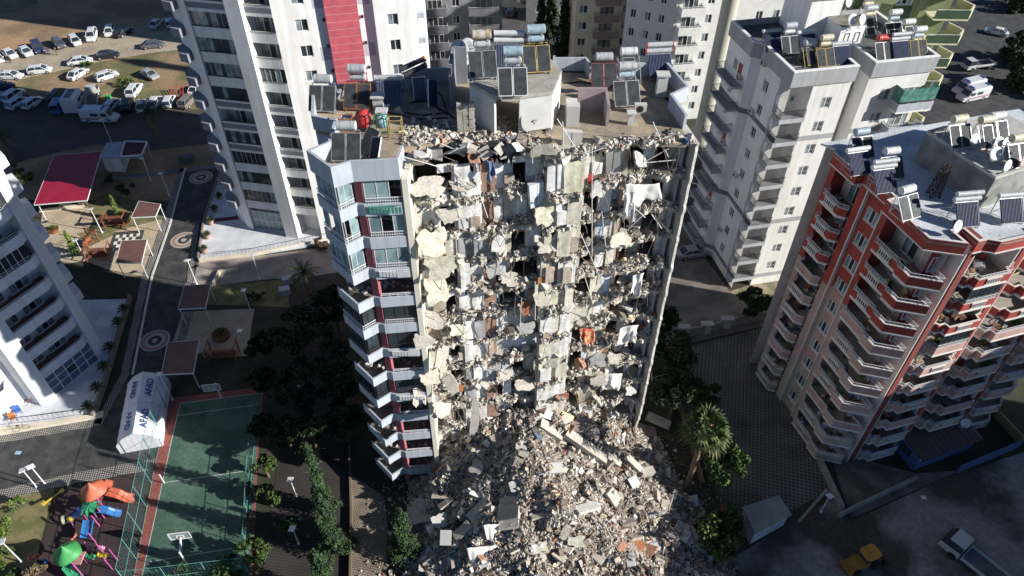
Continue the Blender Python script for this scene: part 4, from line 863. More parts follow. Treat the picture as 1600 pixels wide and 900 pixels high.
# --- left foreground white building
lb_ = empty('white_corner_building', (-56, 56, 0), 0, 'white apartment building at the left edge with stacked recessed balconies over a glazed shop', 'building')
LF = frame((-50.6, 49.6), 64.0); LH = 36.0; b = MB(); LS = 3.0
BWh = mat('left_white_plaster', (.66, .68, .72), .85, .04, .7, streak=.12)
b.prism([LF(-1.6, 0), LF(-.05, -.55), LF(0, .0), LF(0, 4), LF(-1.6, 4)], 0, LH, 0); b.prism([LF(6.0, -.1), LF(7.0, .3), LF(8.0, 1.9), LF(8.0, 14), LF(6.0, 14)], 0, LH, 0)
b.prism([LF(.0, 1.9), LF(6.0, 1.9), LF(6.0, 14), LF(.0, 14)], 0, LH - .01, 0); b.prism([LF(-9, 2.2), LF(-1.6, 2.2), LF(-1.6, 14), LF(-9, 14)], 0, LH - .02, 0)
b.prism([LF(8, 6), LF(10.5, 7.5), LF(10.5, 14), LF(8, 14)], 0, LH - 2, 0)
b.build('wall', [BWh], lb_)
for k in range(11):
    z = 3.7 + LS * k
    f = MB(); f.prism([LF(0, -.35), LF(5.2, -.35), LF(6.02, .1), LF(6.0, 1.9), LF(0, 1.9)], z - .28, z, 0, 1); f.band([LF(0, -.35), LF(5.2, -.35), LF(6.03, .12)], z + .001, z + .88, .12, 0)
    o = f.build('balcony', [BWh, mat('brown_deck', (.14, .09, .07), .8, .1)], lb_)
    r_ = MB(); A = LF(0, -.3); B = LF(5.2, -.3); r_.bar((*A, z + 1.05), (*B, z + 1.05), .04, .04); r_.bar((*B, z + 1.05), (*LF(6.0, .15), z + 1.05), .04, .04)
    if k > 3:
        r_.bar((*A, z + 1.3), (*B, z + 1.3), .04, .04)
    r_.build('railing', [RAILW], o)
    if k in (4, 6, 7, 9, 10):
        g = MB(); n = 8
        for i in range(n):
            a = Vector(A).lerp(Vector(B), i / n); c = Vector(A).lerp(Vector(B), (i + 1) / n); g.quad((a.x, a.y, z + .9), (c.x, c.y, z + .9), (c.x, c.y, z + 2.7), (a.x, a.y, z + 2.7), 0); g.box(a.x - .025, a.x + .025, a.y - .025, a.y + .025, z + .9, z + 2.72, 1)
        g.build('glazing', [GLASS, FRAME], lb_)
    put_window(lb_, LF(0, 1.88), LF(6, 1.88), .5, z + .05, 1.5, 2.2, 2, 'w', -.0); put_window(lb_, LF(0, 1.88), LF(6, 1.88), 2.7, z + .05, 2.2, 2.2, 3, 'w', -.0)
    f = MB(); f.prism([LF(-9, .9), LF(-3.2, .9), LF(-2.2, 2.19), LF(-9, 2.19)], z - .28, z, 0, 1); f.band([LF(-9, .9), LF(-3.2, .9), LF(-2.2, 2.2)], z + .001, z + .88, .12, 0); f.build('balcony', [BWh, mat('brown_deck', (.14, .09, .07))], lb_)
    put_window(lb_, LF(-9, 2.2), LF(-1.6, 2.2), 1.5, z + .05, 2.0, 2.1, 3, 'w', -.02)
    f = MB(); f.prism([LF(8.01, 2.4), LF(9.2, 2.7), LF(9.8, 4.6), LF(8.01, 5.2)], z - .28, z + .8, 0); 
    if k > 0: f.build('side_balcony', [BWh], lb_)
g = MB()
for i in range(5):
    for j in range(3):
        a = LF(.1 + i * 1.17, -.05); c = LF(.1 + (i + 1) * 1.17 - .07, -.05); g.quad((*a, .42 + j), (*c, .42 + j), (*c, 1.36 + j), (*a, 1.36 + j), 0 if (i, j) != (2, 1) else 1)
g.bar((*LF(0, -.05), 1.4), (*LF(6, -.05), 1.4), .07, .07, 2); g.bar((*LF(0, -.05), 2.4), (*LF(6, -.05), 2.4), .07, .07, 2); g.bar((*LF(0, -.05), .4), (*LF(6, -.05), .4), .07, .07, 2)
for i in range(6): a = LF(.06 + i * 1.17, -.05); g.box(a[0] - .04, a[0] + .04, a[1] - .04, a[1] + .04, .36, 3.42, 2)
g.build('shop_front', [mat('blue_grey_shop_glass', (.11, .13, .20), .25, .15), GLASS, FRAME], lb_)
b = MB(); b.prism([LF(-9, 2), LF(8, 2), LF(8, 14), LF(-9, 14)], LH, LH + .2, 0); b.build('roof', [CONC], lb_)

# --- white block with grey bands (right, behind)
wb = empty('white_grey_apartment_block', (34, 74, 0), 0, 'white ten storey apartment block with grey bands and a crowded roof of water heaters', 'building')
BL = frame((28.5, 68.3), 12.5); BH = 29.6; DB = 12.6; b = MB(); BS = 2.88; bz = [1.6 + BS * k for k in range(10)]
BW2 = mat('bright_white_plaster', (.72, .72, .70), .85, .04, .6, streak=.14); BGR = mat('white_plaster_lifted_in_shade', (.76, .76, .76), .85, .05, .6, streak=.1)  # BGR copies the white plaster, lightened to offset shade on the left face
# left face (seen obliquely): from back to front
wins = []
for k, z in enumerate(bz):
    if z + 2.3 > BH: break
    wins += [(2.0, z + .9, .9, 1.25, 2, 'g'), (4.9, z + .7, 1.3, 1.35, 2, 'w'), (8.0, z + .9, 1.0, 1.3, 2, 'w'), (10.8, z + .95, .8, 1.1, 1, 'w')]
LFc = [BL(-.9, DB), BL(-.9, 7.2), BL(.0, 6.4), BL(0, 0)]
facade(b, wb, LFc[0], LFc[1], 0, BH, [w_ for w_ in wins if w_[0] < 4], .18); b.wall(LFc[1], LFc[2], 0, BH, [], .1)
facade(b, wb, LFc[2], LFc[3], 0, BH, [(w_[0] - 7.2 + 0.6, *w_[1:]) for w_ in wins if w_[0] > 7], .18)
b.wall(BL(2.6, 0), BL(7.0, 0), 0, BH, [(1.5, 2.7, z + .85, z + 2.15) for z in bz if z + 2.3 < BH], .18, 1)
for z in bz:
    if z + 2.3 < BH: put_window(wb, BL(2.6, 0), BL(7.0, 0), 1.5, z + .85, 1.2, 1.3, 2, 'g', .13)
b.wall(BL(0, 0), BL(.02, 0), 0, BH, []); b.wall(BL(2.6, 2.0), BL(2.6, 0), 0, BH, [], .1, 0); b.wall(BL(0, 2.0), BL(2.6, 2.0), 0, BH, [(.3, 1.3, z + .02, z + 2.1) for z in bz if z + 2.3 < BH], .3, 0); b.wall(BL(.0, 0), BL(.0, 2.0), 0, BH, [])
b.wall(BL(7.0, 0), BL(7.0, 4.5), 0, BH, [], .1, 1); b.wall(BL(7.0, 4.5), BL(9.2, 4.5), 0, BH, [], .1, 0); b.wall(BL(9.2, 4.5), BL(9.2, .3), 0, BH, [], .1, 1)
b.wall(BL(9.2, .3), BL(16.4, .3), 0, BH, [(2.0, 3.3, z + .85, z + 2.2) for z in bz if z + 2.3 < BH], .18, 1)
for z in bz:
    if z + 2.3 < BH: put_window(wb, BL(9.2, .3), BL(16.4, .3), 2.0, z + .85, 1.3, 1.35, 2, 'g', .13)
b.wall(BL(16.4, .3), BL(16.4, DB), 0, BH, [], .1); b.wall(BL(16.4, DB), BL(-.9, DB), 0, BH, [], .1)
b.build('wall', [BGR, BW2], wb)
b = MB(); b.prism([BL(-.7, DB - .1), BL(-.7, 7.1), BL(.2, 6.3), BL(.2, .2), BL(6.9, .2), BL(6.9, 4.6), BL(9.3, 4.6), BL(9.3, .5), BL(16.2, .5), BL(16.2, DB - .1)], BH - .3, BH - .05, 0); b.build('roof', [mat('dark_bitumen_roof', (.10, .10, .105), .9, .2, .8)], wb)
b = MB(); OUT = [BL(-.9 - .25, DB), BL(-1.15, 7.1), BL(-.25, 6.3), BL(-.25, -.25), BL(7.1, -.25), BL(7.1, 4.3), BL(9.1, 4.3), BL(9.1, .05), BL(16.6, .05), BL(16.6, DB + .2), BL(-1.15, DB + .2)]
b.band(OUT, BH - 1.1, BH + .55, .3, 0, True); b.build('parapet', [GREYW], wb)
b = MB(); b.band([BL(-1.17, DB), BL(-1.17, 7.08), BL(-.27, 6.28), BL(-.27, -.27), BL(7.1, -.27), BL(7.1, 4.3), BL(9.1, 4.28), BL(9.1, .03), BL(16.62, .03), BL(16.62, DB + .22)], BH + .56, BH + .66, .36, 0); b.build('parapet_cap', [WHITE], wb)
b = MB()
for z in (bz[0] - .35, bz[3] - .1, bz[7] - .1):
    for A, B in ((LFc[0], LFc[1]), (LFc[1], LFc[2]), (LFc[2], LFc[3])): b.band([A, B], z, z + .62, -.03, 0)
    b.band([BL(2.6, -.03), BL(7.0, -.03)], z, z + .62, .028, 1); b.band([BL(9.2, .27), BL(16.4, .27)], z, z + .62, .028, 1)
    b.build('grey_band', [mat('dark_grey_band', (.17, .175, .19), .9), GREYW], wb); b = MB()
me, rr = balcony_mesh(3.0, 1.3, .0, [mat('balcony_grey_edge', (.40, .41, .43)), WHITE], 'bars', .5, rh=.95); rme = rr.mesh('railing', [DARKF])
for k, z in enumerate(bz):
    if z + 2.3 > BH: break
    p = BL(-.25, 1.2); o = inst('balcony', me, wb, (p[0], p[1], z), R(12.5)); inst('railing', rme, o, (0, 0, 0), 0, False)
    for (u, zz) in ((1.9, .9), (.35, .05)):
        q = BL(u, 1.95); inst('window', window_mesh(.6 if u > 1 else .9, .7 if zz > .5 else 2.0, 1, 'w'), wb, (q[0], q[1], z + zz), R(12.5))
me2, rr2 = balcony_mesh(4.6, 1.3, .0, [mat('balcony_grey_edge', (.40, .41, .43)), WHITE], 'bars', .3, rh=.9); rme2 = rr2.mesh('railing', [DARKF])
for k, z in enumerate(bz):
    if z + 2.3 > BH: break
    p = BL(-.9, DB - .3); o = inst('side_balcony', me2, wb, (p[0], p[1], z), R(12.5 - 90)); inst('railing', rme2, o, (0, 0, 0), 0, False)
me3, rr3 = balcony_mesh(4.3, 1.4, .9, [WHITE, LGREY], 'bars', .2, rh=.2); rme3 = rr3.mesh('railing', [DARKF])
for k, z in enumerate(bz):
    if z + 2.3 > BH: break
    p = BL(12.9, .3); o = inst('balcony', me3, wb, (p[0], p[1], z), R(12.5)); inst('railing', rme3, o, (0, 0, 0), 0, False)
    q = BL(14.8, .28); inst('window', window_mesh(2.2, 2.1, 3, 'w'), wb, (q[0], q[1], z + .05), R(12.5))
    if k > 7:
        g = MB(); g.band([(0.02, 0), (.02, -1.33), (4.28, -1.33), (4.28, 0)], 1.15, 2.6, .02, 0); g.build('glazing', [mat('green_glazing', (.10, .24, .20), .2, .3, 2)], o, local=True)
b = MB()   # fire stair in the slot
for k in range(18):
    z = 1.5 + k * 1.48; b.bar((*BL(7.3, 2.6), z), (*BL(8.9, 2.6), z + (1.4 if k % 2 == 0 else 0)), 1.0, .1, 0) if k % 2 == 0 else b.bar((*BL(8.9, 3.6), z), (*BL(7.3, 3.6), z + 1.4), 1.0, .1, 0)
    for j in range(6): p = BL(7.3 + j * .32, 2.05); b.box(p[0] - .02, p[0] + .02, p[1] - .02, p[1] + .02, z, z + 1.3, 0)
b.build('fire_stair', [DARKF], wb)
b = MB(); WW = WHITE
q = [BL(4.6, 7.2), BL(8.4, 7.2), BL(8.4, DB - .3), BL(4.6, DB - .3)]; b.prism(q, BH - .04, BH + 4.4, 0, 1); q = [BL(7.0, 4.3), BL(9.8, 4.3), BL(9.8, 7.19), BL(7.0, 7.19)]; b.prism(q, BH - .04, BH + 2.7, 0, 1)
b.build('stair_house', [WW, mat('lichened_roof', (.14, .13, .10), .95, .3, 1.5, c2=(.24, .22, .18))], wb)
for u in (7.9, 9.1): q = BL(u, 4.3); inst('window', window_mesh(.6, 1.1, 1, 'd'), wb, (q[0], q[1], BH + .9), R(12.5))
acm = MB(); acm.box(-.4, .4, -.35, 0, 0, .6, 0); acm.lathe((0, 0, 0), [(.001, 0), (.22, 0)], 12, 1); acm.v[-24:] = [(x, -.36, y + .3) for x, y, z in acm.v[-24:]]; acme = acm.mesh('air_conditioner', [OFFW, DARKF])
for k, u in [(1, .6), (2, 5), (4, .8), (5, 5.2), (7, .7), (8, 5.3), (9, .6)]:
    A = Vector(LFc[0]) if u > 3 else Vector(LFc[2]); Bq = Vector(LFc[1]) if u > 3 else Vector(LFc[3]); d = (Bq - A).normalized(); p = A + d * (u if u < 3 else u - 1.2); inst('air_conditioner', acme, wb, (p.x, p.y, bz[k] + .5), math.atan2(d.y, d.x))

for k in (8, 5, 2):
    A = Vector(LFc[0]); d = (Vector(LFc[1]) - A).normalized(); p = A + d * 3.3; b = MB(); b.box(0, .8, -.05, .0, 0, 1.3, 0, Matrix.Translation((p.x, p.y, bz[k] + .9)) @ Matrix.Rotation(math.atan2(d.y, d.x), 4, 'Z')); b.build('red_louvre', [mat('red_louvre_paint', (.30, .05, .04), .7)], wb)
# --- green block behind
gb = empty('green_apartment_block', (48, 88, 0), 0, 'green apartment block with cream edged balconies behind the white and grey block', 'building')
GF0 = frame((32.5, 84.9), 5); GF = lambda u, v: GF0(max(u, 7.8), v); b = MB(); GH = 40; gz = [2 + 3.0 * k for k in range(12)]
GRN = mat('dull_green_plaster', (.17, .20, .10), .9, .08, .7); DGR = mat('dark_green_panel', (.035, .075, .035), .8, .15); CRE = mat('cream_edge', (.62, .58, .40), .9, .06)
facade(b, gb, GF(0, 0), GF(20, 0), 0, GH, [(u - 7.8, z + .9, 2.0, 1.4, 3, 'w') for z in gz[5:] for u in (13.0,)], .15)
b.wall(GF(20, 0), GF(22, 6), 0, GH, []); b.wall(GF(22, 6), GF(-4, 6), 0, GH, []); b.wall(GF(-4, 6), GF(0, 0), 0, GH, []); b.prism([GF(0, .1), GF(20, .1), GF(22, 6), GF(-4, 6)], GH, GH + .2, 0)
b.prism([GF(9, -.9), GF(10.6, -.9), GF(10.6, .1), GF(9, .1)], 0, GH, 0); b.prism([GF(15.8, -.7), GF(16.6, -.7), GF(16.6, .1), GF(15.8, .1)], 0, GH, 0)
b.build('wall', [GRN], gb)
for z in gz[5:]: b = MB(); u = 12.8; b.prism([GF(u, -.03), GF(u + 2.4, -.03), GF(u + 2.4, .02), GF(u, .02)], z - .9, z + .85, 0); b.build('green_panel', [DGR], gb)
for k, z in enumerate(gz):
    f = MB(); f.prism([GF(17, -.01), GF(17, -2.2), GF(21.0, -2.6), GF(22.2, -1.2), GF(21.5, 1), GF(20.5, .9)], z - .2, z, 1); f.band([GF(17, -2.2), GF(21.0, -2.6)], z + .001, z + .95, .12, 0); f.band([GF(21.0, -2.6), GF(22.2, -1.2), GF(21.5, 1)], z - .25, z + 1.1, .2, 1); o = f.build('balcony', [DGR, CRE], gb)
    r_ = MB(); r_.bar((*GF(17, -2.2), z + 1.1), (*GF(21.0, -2.6), z + 1.1), .05, .05); r_.build('railing', [FRAME], o)
# --- round mast-like tower
mt = empty('round_beige_tower', (30.9, 103.3, 0), 0, 'tall plain round beige tower rising between the white blocks at the back', 'tower')
b = MB(); b.lathe((30.9, 103.3, 0), [(1.6, 0), (1.6, 1.5), (1.35, 1.9), (1.2, 20), (1.1, 45), (1.5, 46), (1.5, 47), (.001, 50)], 28, 0); b.build('shaft', [mat('beige_tower_plaster', (.50, .49, .41), .85, .05, .5)], mt)
# --- background blocks
def bgblock(name, label, o, ang, w, d, h, M_, fl0, fs, cols, bal=(), balM=None, recess=None):
    e = empty(name, (o[0], o[1], 0), 0, label, 'building'); F = frame(o, ang); b = MB(); n = int((h - fl0) / fs)
    wn = [(u, fl0 + fs * k + .9, ww, 1.35, 2, 'w') for k in range(n) for u, ww in cols if fl0 + fs * k + 2.4 < h]
    facade(b, e, F(0, 0), F(w, 0), 0, h, wn, .15); b.wall(F(w, 0), F(w, d), 0, h, []); b.wall(F(w, d), F(0, d), 0, h, [])
    wn = [(u, fl0 + fs * k + .9, 1.1, 1.3, 2, 'w') for k in range(n) for u in (2.5, d - 4) if fl0 + fs * k + 2.4 < h]
    facade(b, e, F(0, d), F(0, 0), 0, h, wn, .15); b.build('wall', [M_], e)
    r_ = MB(); r_.prism([F(.1, .1), F(w - .1, .1), F(w - .1, d - .1), F(.1, d - .1)], h - .4, h - .2, 0); r_.build('roof', [CONCD], e); r_ = MB(); r_.band([F(0, 0), F(w, 0), F(w, d), F(0, d)], h, h + .3, .2, 0, True); r_.build('parapet', [M_], e)
    for (u, bw, ph, rl) in bal:
        me, rr = balcony_mesh(bw, 1.5, ph, [balM or M_, balM or M_], rl, .2, rh=.25 if ph > .3 else .95); rm = rr.mesh('railing', [FRAME])
        for k in range(n):
            z = fl0 + fs * k; 
            if z + 2.0 > h: continue
            p = F(u, 0); o_ = inst('balcony', me, e, (p[0], p[1], z), R(ang)); inst('railing', rm, o_, (0, 0, 0), 0, False); q = F(u + bw / 2, -.02); inst('window', window_mesh(bw * .6, 2.0, 3, 'w'), e, (q[0], q[1], z + .05), R(ang))
    return e
bgblock('grey_apartment_block', 'grey apartment block with enclosed balconies behind the red striped tower', (-15.5, 117), 4, 13.5, 12, 21, mat('mid_grey_plaster', (.26, .26, .27), .9, .1), 1, 2.9, [(5.3, 1.2)], [(.5, 4.0, 1.0, 'bars'), (8, 5.0, 1.0, 'bars')], mat('dark_grey_parapet', (.17, .17, .18), .9))
bgblock('cream_apartment_block', 'cream apartment block with brown railed balconies left of the white blocks', (10.5, 122), 3, 15, 12, 24, CREAM, 1, 2.9, [(.6, 1.4), (8.0, 1.2), (10.6, 1.2)], [(3.2, 4.2, 1.0, None or 'bars'), (12.9, 1.9, 1.0, 'bars')], mat('brown_parapet', (.26, .20, .17), .9))
bgblock('white_apartment_block', 'white apartment block with slim windows left of the round beige tower', (17.6, 113.0), -26, 7.9, 13, 33, mat('cool_white_plaster', (.56, .57, .58), .9, .05), 1, 3.0, [(.8, .9), (3.2, .9), (5.4, .9)], [], None)
bgblock('white_balcony_block', 'white apartment block with deep balconies just left of the round beige tower', (24.7, 109.6), 10, 19, 13, 36, mat('warm_white_plaster', (.66, .66, .64), .9, .05), 1, 3.0, [(5.0, 1.1), (8.0, 1.1), (13.4, 1.1), (16.2, 1.1)], [(.4, 3.8, 1.0, 'bars')], None)
bgblock('far_grey_block', 'far shaded building between the dark cypress trees at the top', (2.5, 150), 0, 13, 12, 14, mat('far_grey_plaster', (.20, .20, .21), .9, .1), 1, 2.9, [(2, 1.6), (7, 1.6)], [])
bgblock('red_brick_house', 'low reddish house behind the roof of the white and grey block', (46, 112), 6, 12, 10, 20, mat('red_render', (.30, .09, .06), .9, .1), 1, 2.9, [(2, 1.6), (7, 1.6)], [(4, 3, 1, 'bars')])
# tall blocks just outside the picture whose shadows fall across the scene
bgblock('tall_street_block', 'tall cream apartment block beyond the right edge of the picture across the street', (78, 12), 0, 22, 27, 30.5, CREAM, 1, 3.0, [(2, 1.6), (6, 1.6), (11, 1.6), (16, 1.6)], [])
bgblock('rear_tower', 'tall white tower standing behind the red striped tower', (-35, 130), 12, 17, 20, 46, WHITE, 1, 3.0, [(2, 1.6), (6, 1.6), (10, 1.6)], [])
# --- red and pink block at right
rb = empty('red_pink_apartment_block', (42, 48, 0), 0, 'red and pink apartment block with stepped balustrade balconies on the right', 'building')
RED = mat('brick_red_paint', (.31, .048, .036), .85, .12, .8, streak=.2); PNK = mat('dusty_pink_paint', (.46, .30, .265), .9, .08, .8, streak=.2); BEI = mat('beige_base_paint', (.42, .37, .29), .9, .08, .8, streak=.25); TRIM = mat('pale_trim', (.62, .58, .54), .9, .05)
RH = 29.6; RS = 2.72; rz_ = [.6 + RS * k for k in range(11)]
LFa = Vector((28.6, 54.7)); LFb = Vector((32.4, 42.6)); dl = (LFb - LFa).normalized(); angl = math.degrees(math.atan2(dl.y, dl.x)); LR = frame(LFa, angl); FR = frame((32.9, 42.4), 17.0); LL = (LFb - LFa).length
def zone(z): return RED if z > 17.5 else (PNK if z > 6.5 else BEI)
def zbox(poly, z0, z1, nm, par=rb):
    cuts = [z0] + [z for z in (6.5, 17.5) if z0 < z < z1] + [z1]
    for a, c in zip(cuts, cuts[1:]): b = MB(); b.prism(poly, a, c, 0); b.build(nm, [zone((a + c) / 2)], par)
ROOM = mat('balcony_room_wall', (.46, .42, .40), .9, .1, 1)
b = MB(); b.band([LR(0, 1.5), LR(LL - .3, 1.5), FR(1.0, 1.6), FR(21, 1.6), FR(21, 14), FR(-1, 14)], 0, RH - .05, .2, 0, True); b.build('inner_wall', [ROOM], rb)
zbox([LR(-.1, 0), LR(.55, 0), LR(.55, 2), LR(-.1, 2)], 0, RH, 'corner_wall'); zbox([LR(3.9, -.05), LR(4.75, -.05), LR(4.75, 1.6), LR(3.9, 1.6)], 0, RH, 'pilaster'); zbox([LR(7.1, -.05), LR(7.7, -.05), LR(7.7, 1.6), LR(7.1, 1.6)], 0, RH, 'pilaster')
for zz0, zz1 in ((0, 6.5), (6.5, 17.5), (17.5, RH)):
    b = MB(); b.wall(LR(4.75, .25), LR(7.1, .25), zz0, zz1, [(.45, 1.95, max(z + .85, zz0), z + 2.2) for z in rz_ if zz0 <= z + .85 and z + 2.2 <= zz1 and z < 27], .15); b.build('window_wall', [zone((zz0 + zz1) / 2)], rb)
for z in rz_[:10]: put_window(rb, LR(4.75, .25), LR(7.1, .25), .45, z + .85, 1.5, 1.35, 3, 'w', .08)
b = MB()
for u in (4.8, 7.0): b.prism([LR(u - .06, -.1), LR(u + .06, -.1), LR(u + .06, .24), LR(u - .06, .24)], 0, RH - .02, 0)
b.build('pale_trim', [TRIM], rb)
PILS = [(1.9, 2.5, -.9), (7.5, 8.1, -.9), (14.6, 15.2, -.9)]
for i, (u0, u1, v) in enumerate(PILS): 
    b = MB(); b.prism([FR(u0, v), FR(u1, v), FR(u1, 1.6), FR(u0, 1.6)], 0, RH + .3, 0); b.build('pilaster', [RED if i == 1 else mat('dark_red_pilaster', (.20, .045, .035), .85, .12)], rb)
b = MB()
for i, (u0, u1, v) in enumerate(PILS):
    for u in (u0 - .12, u1 + .12): b.prism([FR(u - .1, v + .08), FR(u + .1, v + .08), FR(u + .1, 1.6), FR(u - .1, 1.6)], 0, RH - .3, 0)
b.build('pale_trim', [TRIM], rb)
for zz0, zz1 in ((0, 6.5), (6.5, 17.5), (17.5, RH)):
    b = MB(); b.wall(FR(0, .6), FR(1.78, .6), zz0, zz1, [], .15); b.wall(LR(LL - .2, 1.4), FR(0, .6), zz0, zz1, [], .1); b.build('window_wall', [zone((zz0 + zz1) / 2)], rb); b = MB(); b.wall(FR(8.2, .4), FR(9.4, .4), zz0, zz1, []); b.build('narrow_wall', [zone((zz0 + zz1) / 2)], rb)
for z in rz_[:10]: put_window(rb, FR(0, .6), FR(1.8, .6), .35, z + .8, 1.0, 1.4, 2, 'w', -.05)
def bal_run(pts, z, M_, k, seed, par=rb, deckback=None, open_=True):
    r_ = random.Random(seed * 100 + k); b = MB(); poly = list(pts) + deckback; b.prism(poly, z - .22, z, 1, 2); b.band(pts, z + .001, z + .8, .13, 0); b.band([(Vector(p)) for p in pts], z - .24, z - .1, -.03, 1); b.band([(Vector(p)) for p in pts], z + .8, z + .86, .15, 1)
    o = b.build('balcony', [M_, TRIM, mat('balcony_tile', (.34, .30, .26), .8, .15, 2)], par)
    # pale balusters let into the longest side, over a strip in the shade colour
    seg = max(zip(pts, pts[1:]), key=lambda s: (Vector(s[1]) - Vector(s[0])).length); A = Vector(seg[0]); B = Vector(seg[1]); d = (B - A).normalized(); n_ = Vector((d.y, -d.x)); L = (B - A).length
    if k % 4 != 2:
        m_ = A + d * (L * .5); bb = MB(); a0 = m_ - d * .75; a1 = m_ + d * .75
        bb.bar((*(a0 + n_ * .03), z + .72), (*(a1 + n_ * .03), z + .72), .1, .12, 0); bb.bar((*(a0 + n_ * .03), z + .15), (*(a1 + n_ * .03), z + .15), .1, .1, 0)
        for i in range(6): p = a0 + d * (.12 + i * .25) + n_ * .05; bb.tube((p.x, p.y, z + .16), (p.x, p.y, z + .68), .055, n=6, m=0)
        p0 = a0 + n_ * .012; p1 = a1 + n_ * .012; bb.quad((*p0, z + .2), (*p1, z + .2), (*p1, z + .66), (*p0, z + .66), 1)
        bb.build('balustrade', [TRIM, DARKIN], o)
    if r_.random() < .6:
        rr = MB()
        for p, q in zip(pts, pts[1:]):
            rr.bar((*p, z + 1.25), (*q, z + 1.25), .04, .04); rr.bar((*p, z + 1.06), (*q, z + 1.06), .025, .025); n = max(1, int((Vector(q) - Vector(p)).length / .3))
            for i in range(n + 1): t = Vector(p).lerp(Vector(q), i / n); rr.box(t.x - .013, t.x + .013, t.y - .013, t.y + .013, z + .86, z + 1.25)
        rr.build('railing', [RAILW], o)
    return o
for k, z in enumerate(rz_[:10]):
    M_ = zone(z + .5)
    bal_run([LR(.55, .1), LR(.9, -.3), LR(.9, -.85), LR(3.3, -.85), LR(3.85, -.3)], z, M_, k, 1, deckback=[LR(3.85, 1.5), LR(.55, 1.5)])
    bal_run([LR(7.75, -.2), LR(8.1, -.75), LR(11.0, -.75), LR(11.2, -1.0), LR(LL, -1.0), FR(.75, -1.0), FR(.75, .5)], z, M_, k, 2, deckback=[LR(LL - .3, 1.5), LR(7.75, 1.5)])
    bal_run([FR(2.55, -.2), FR(2.9, -1.1), FR(3.5, -1.1), FR(3.6, -1.55), FR(6.8, -1.55), FR(6.9, -1.0), FR(7.45, -.9)], z, M_, k, 3, deckback=[FR(7.45, 1.6), FR(2.55, 1.6)])
    bal_run([FR(8.9, -.2), FR(9.2, -1.0), FR(9.8, -1.0), FR(9.9, -1.55), FR(13.6, -1.55), FR(13.8, -1.0), FR(14.5, -.8)], z, M_, k, 4, deckback=[FR(14.5, 1.6), FR(8.9, 1.6)])
    bal_run([FR(15.3, -.2), FR(15.6, -1.2), FR(18.6, -1.4), FR(19.4, -.6), FR(20.6, .4)], z, M_, k, 5, deckback=[FR(20.6, 1.6), FR(15.3, 1.6)])
    for (A, B, u, w_) in ((LR(.5, 1.5), LR(3.9, 1.5), .9, 1.6), (LR(7.7, 1.5), LR(LL, 1.5), 1.2, 1.6), (LR(7.7, 1.5), LR(LL, 1.5), 3.3, .9), (FR(2.5, 1.6), FR(7.5, 1.6), .8, 2.2), (FR(8.9, 1.6), FR(14.5, 1.6), 1.2, 2.4)):
        put_window(rb, A, B, u, z + .05, w_, 2.0, 2 if w_ < 2 else 3, 'w', -.03)
    for st_, (fa, ua, ub, va, vb_) in enumerate(((LR, 1.2, 3.4, -.6, 1.1), (LR, 8.4, 12.2, -.6, 1.2), (FR, 3.6, 6.8, -1.2, 1.2), (FR, 9.9, 13.5, -1.2, 1.2))):
        n_ = random.randint(3, 9); P = np.array([(*fa(random.uniform(ua, ub), random.uniform(va, vb_)), z + random.uniform(.12, .35)) for _ in range(n_)]); V_, F_, C_ = chunks(P, rng.uniform(.2, .7, (n_, 3)), .3, pal=[((.6, .6, .6), 4), ((.25, .15, .1), 3), ((.1, .14, .25), 2), ((.08, .16, .05), 4), ((.5, .1, .08), 1), ((.5, .45, .3), 2), ((.05, .05, .05), 2)], jit=.12)
        chunk_obj('balcony_things', [(V_, F_, C_)], CHUNK, rb)['kind'] = 'stuff'
    if k in (8, 6):
        g = MB(); A = Vector(FR(3.6, -1.5)); B = Vector(FR(6.8, -1.5))
        for i in range(6):
            a = A.lerp(B, i / 6); c = A.lerp(B, (i + 1) / 6); g.quad((a.x, a.y, z + .9), (c.x, c.y, z + .9), (c.x, c.y, z + 2.45), (a.x, a.y, z + 2.45)); g.box(a.x - .02, a.x + .02, a.y - .02, a.y + .02, z + .9, z + 2.45, 1)
        g.build('glazing', [GLASS, DARKF], rb)
# roof
ROOFR = [LR(-.2, -.2), LR(.5, -.9), LR(3.9, -.9), LR(4.0, -.1), LR(7.6, -.1), LR(7.7, -1.0), LR(LL + .1, -1.1), FR(.9, -1.1), FR(.9, .5), FR(1.8, .5), FR(1.8, -1.1), FR(2.6, -1.1), FR(3.4, -1.6), FR(7.0, -1.6), FR(7.0, -1.0), FR(8.9, -1.0), FR(9.2, -1.6), FR(21, -1.6), FR(21, 14.3), FR(-1.4, 14.3)]
b = MB(); b.prism(ROOFR, RH - .06, RH + .12, 0, 1); b.build('roof', [TRIM, mat('pale_roof_screed', (.58, .61, .64), .9, .12, .4, .1, c2=(.44, .47, .50), s2=4)], rb)
b = MB(); b.band(ROOFR[:-1], RH - .75, RH + .3, .12, 0); b.build('parapet', [RED], rb); b = MB(); b.band(ROOFR[:-1], RH + .3, RH + .36, .2, 0); b.band(ROOFR[:-1], RH - .86, RH - .752, -.06, 0); b.build('pale_trim', [TRIM], rb)
b = MB(); q = pix([(1448, 211), (1535, 328 - 0)], RH + 3.0); 
sA = Vector(pix([(1447, 208)], RH + 2.9)[0]); sB = Vector(pix([(1560, 279)], RH + 2.9)[0]); d_ = (sB - sA).normalized(); SHF = frame(sA, math.degrees(math.atan2(d_.y, d_.x))); Ls = (sB - sA).length
poly = [SHF(0, 0), SHF(Ls * .45, 0), SHF(Ls * .45, -.35), SHF(Ls, -.35), SHF(Ls, 9), SHF(0, 9)]
b.prism(poly, RH + .1, RH + 2.9, 0, 1); b.build('stair_house', [mat('stained_cement_wall', (.27, .27, .25), .95, .2, .8, .2, c2=(.18, .18, .17)), mat('pale_cement_roof', (.42, .41, .38), .9, .15, .6)], rb)
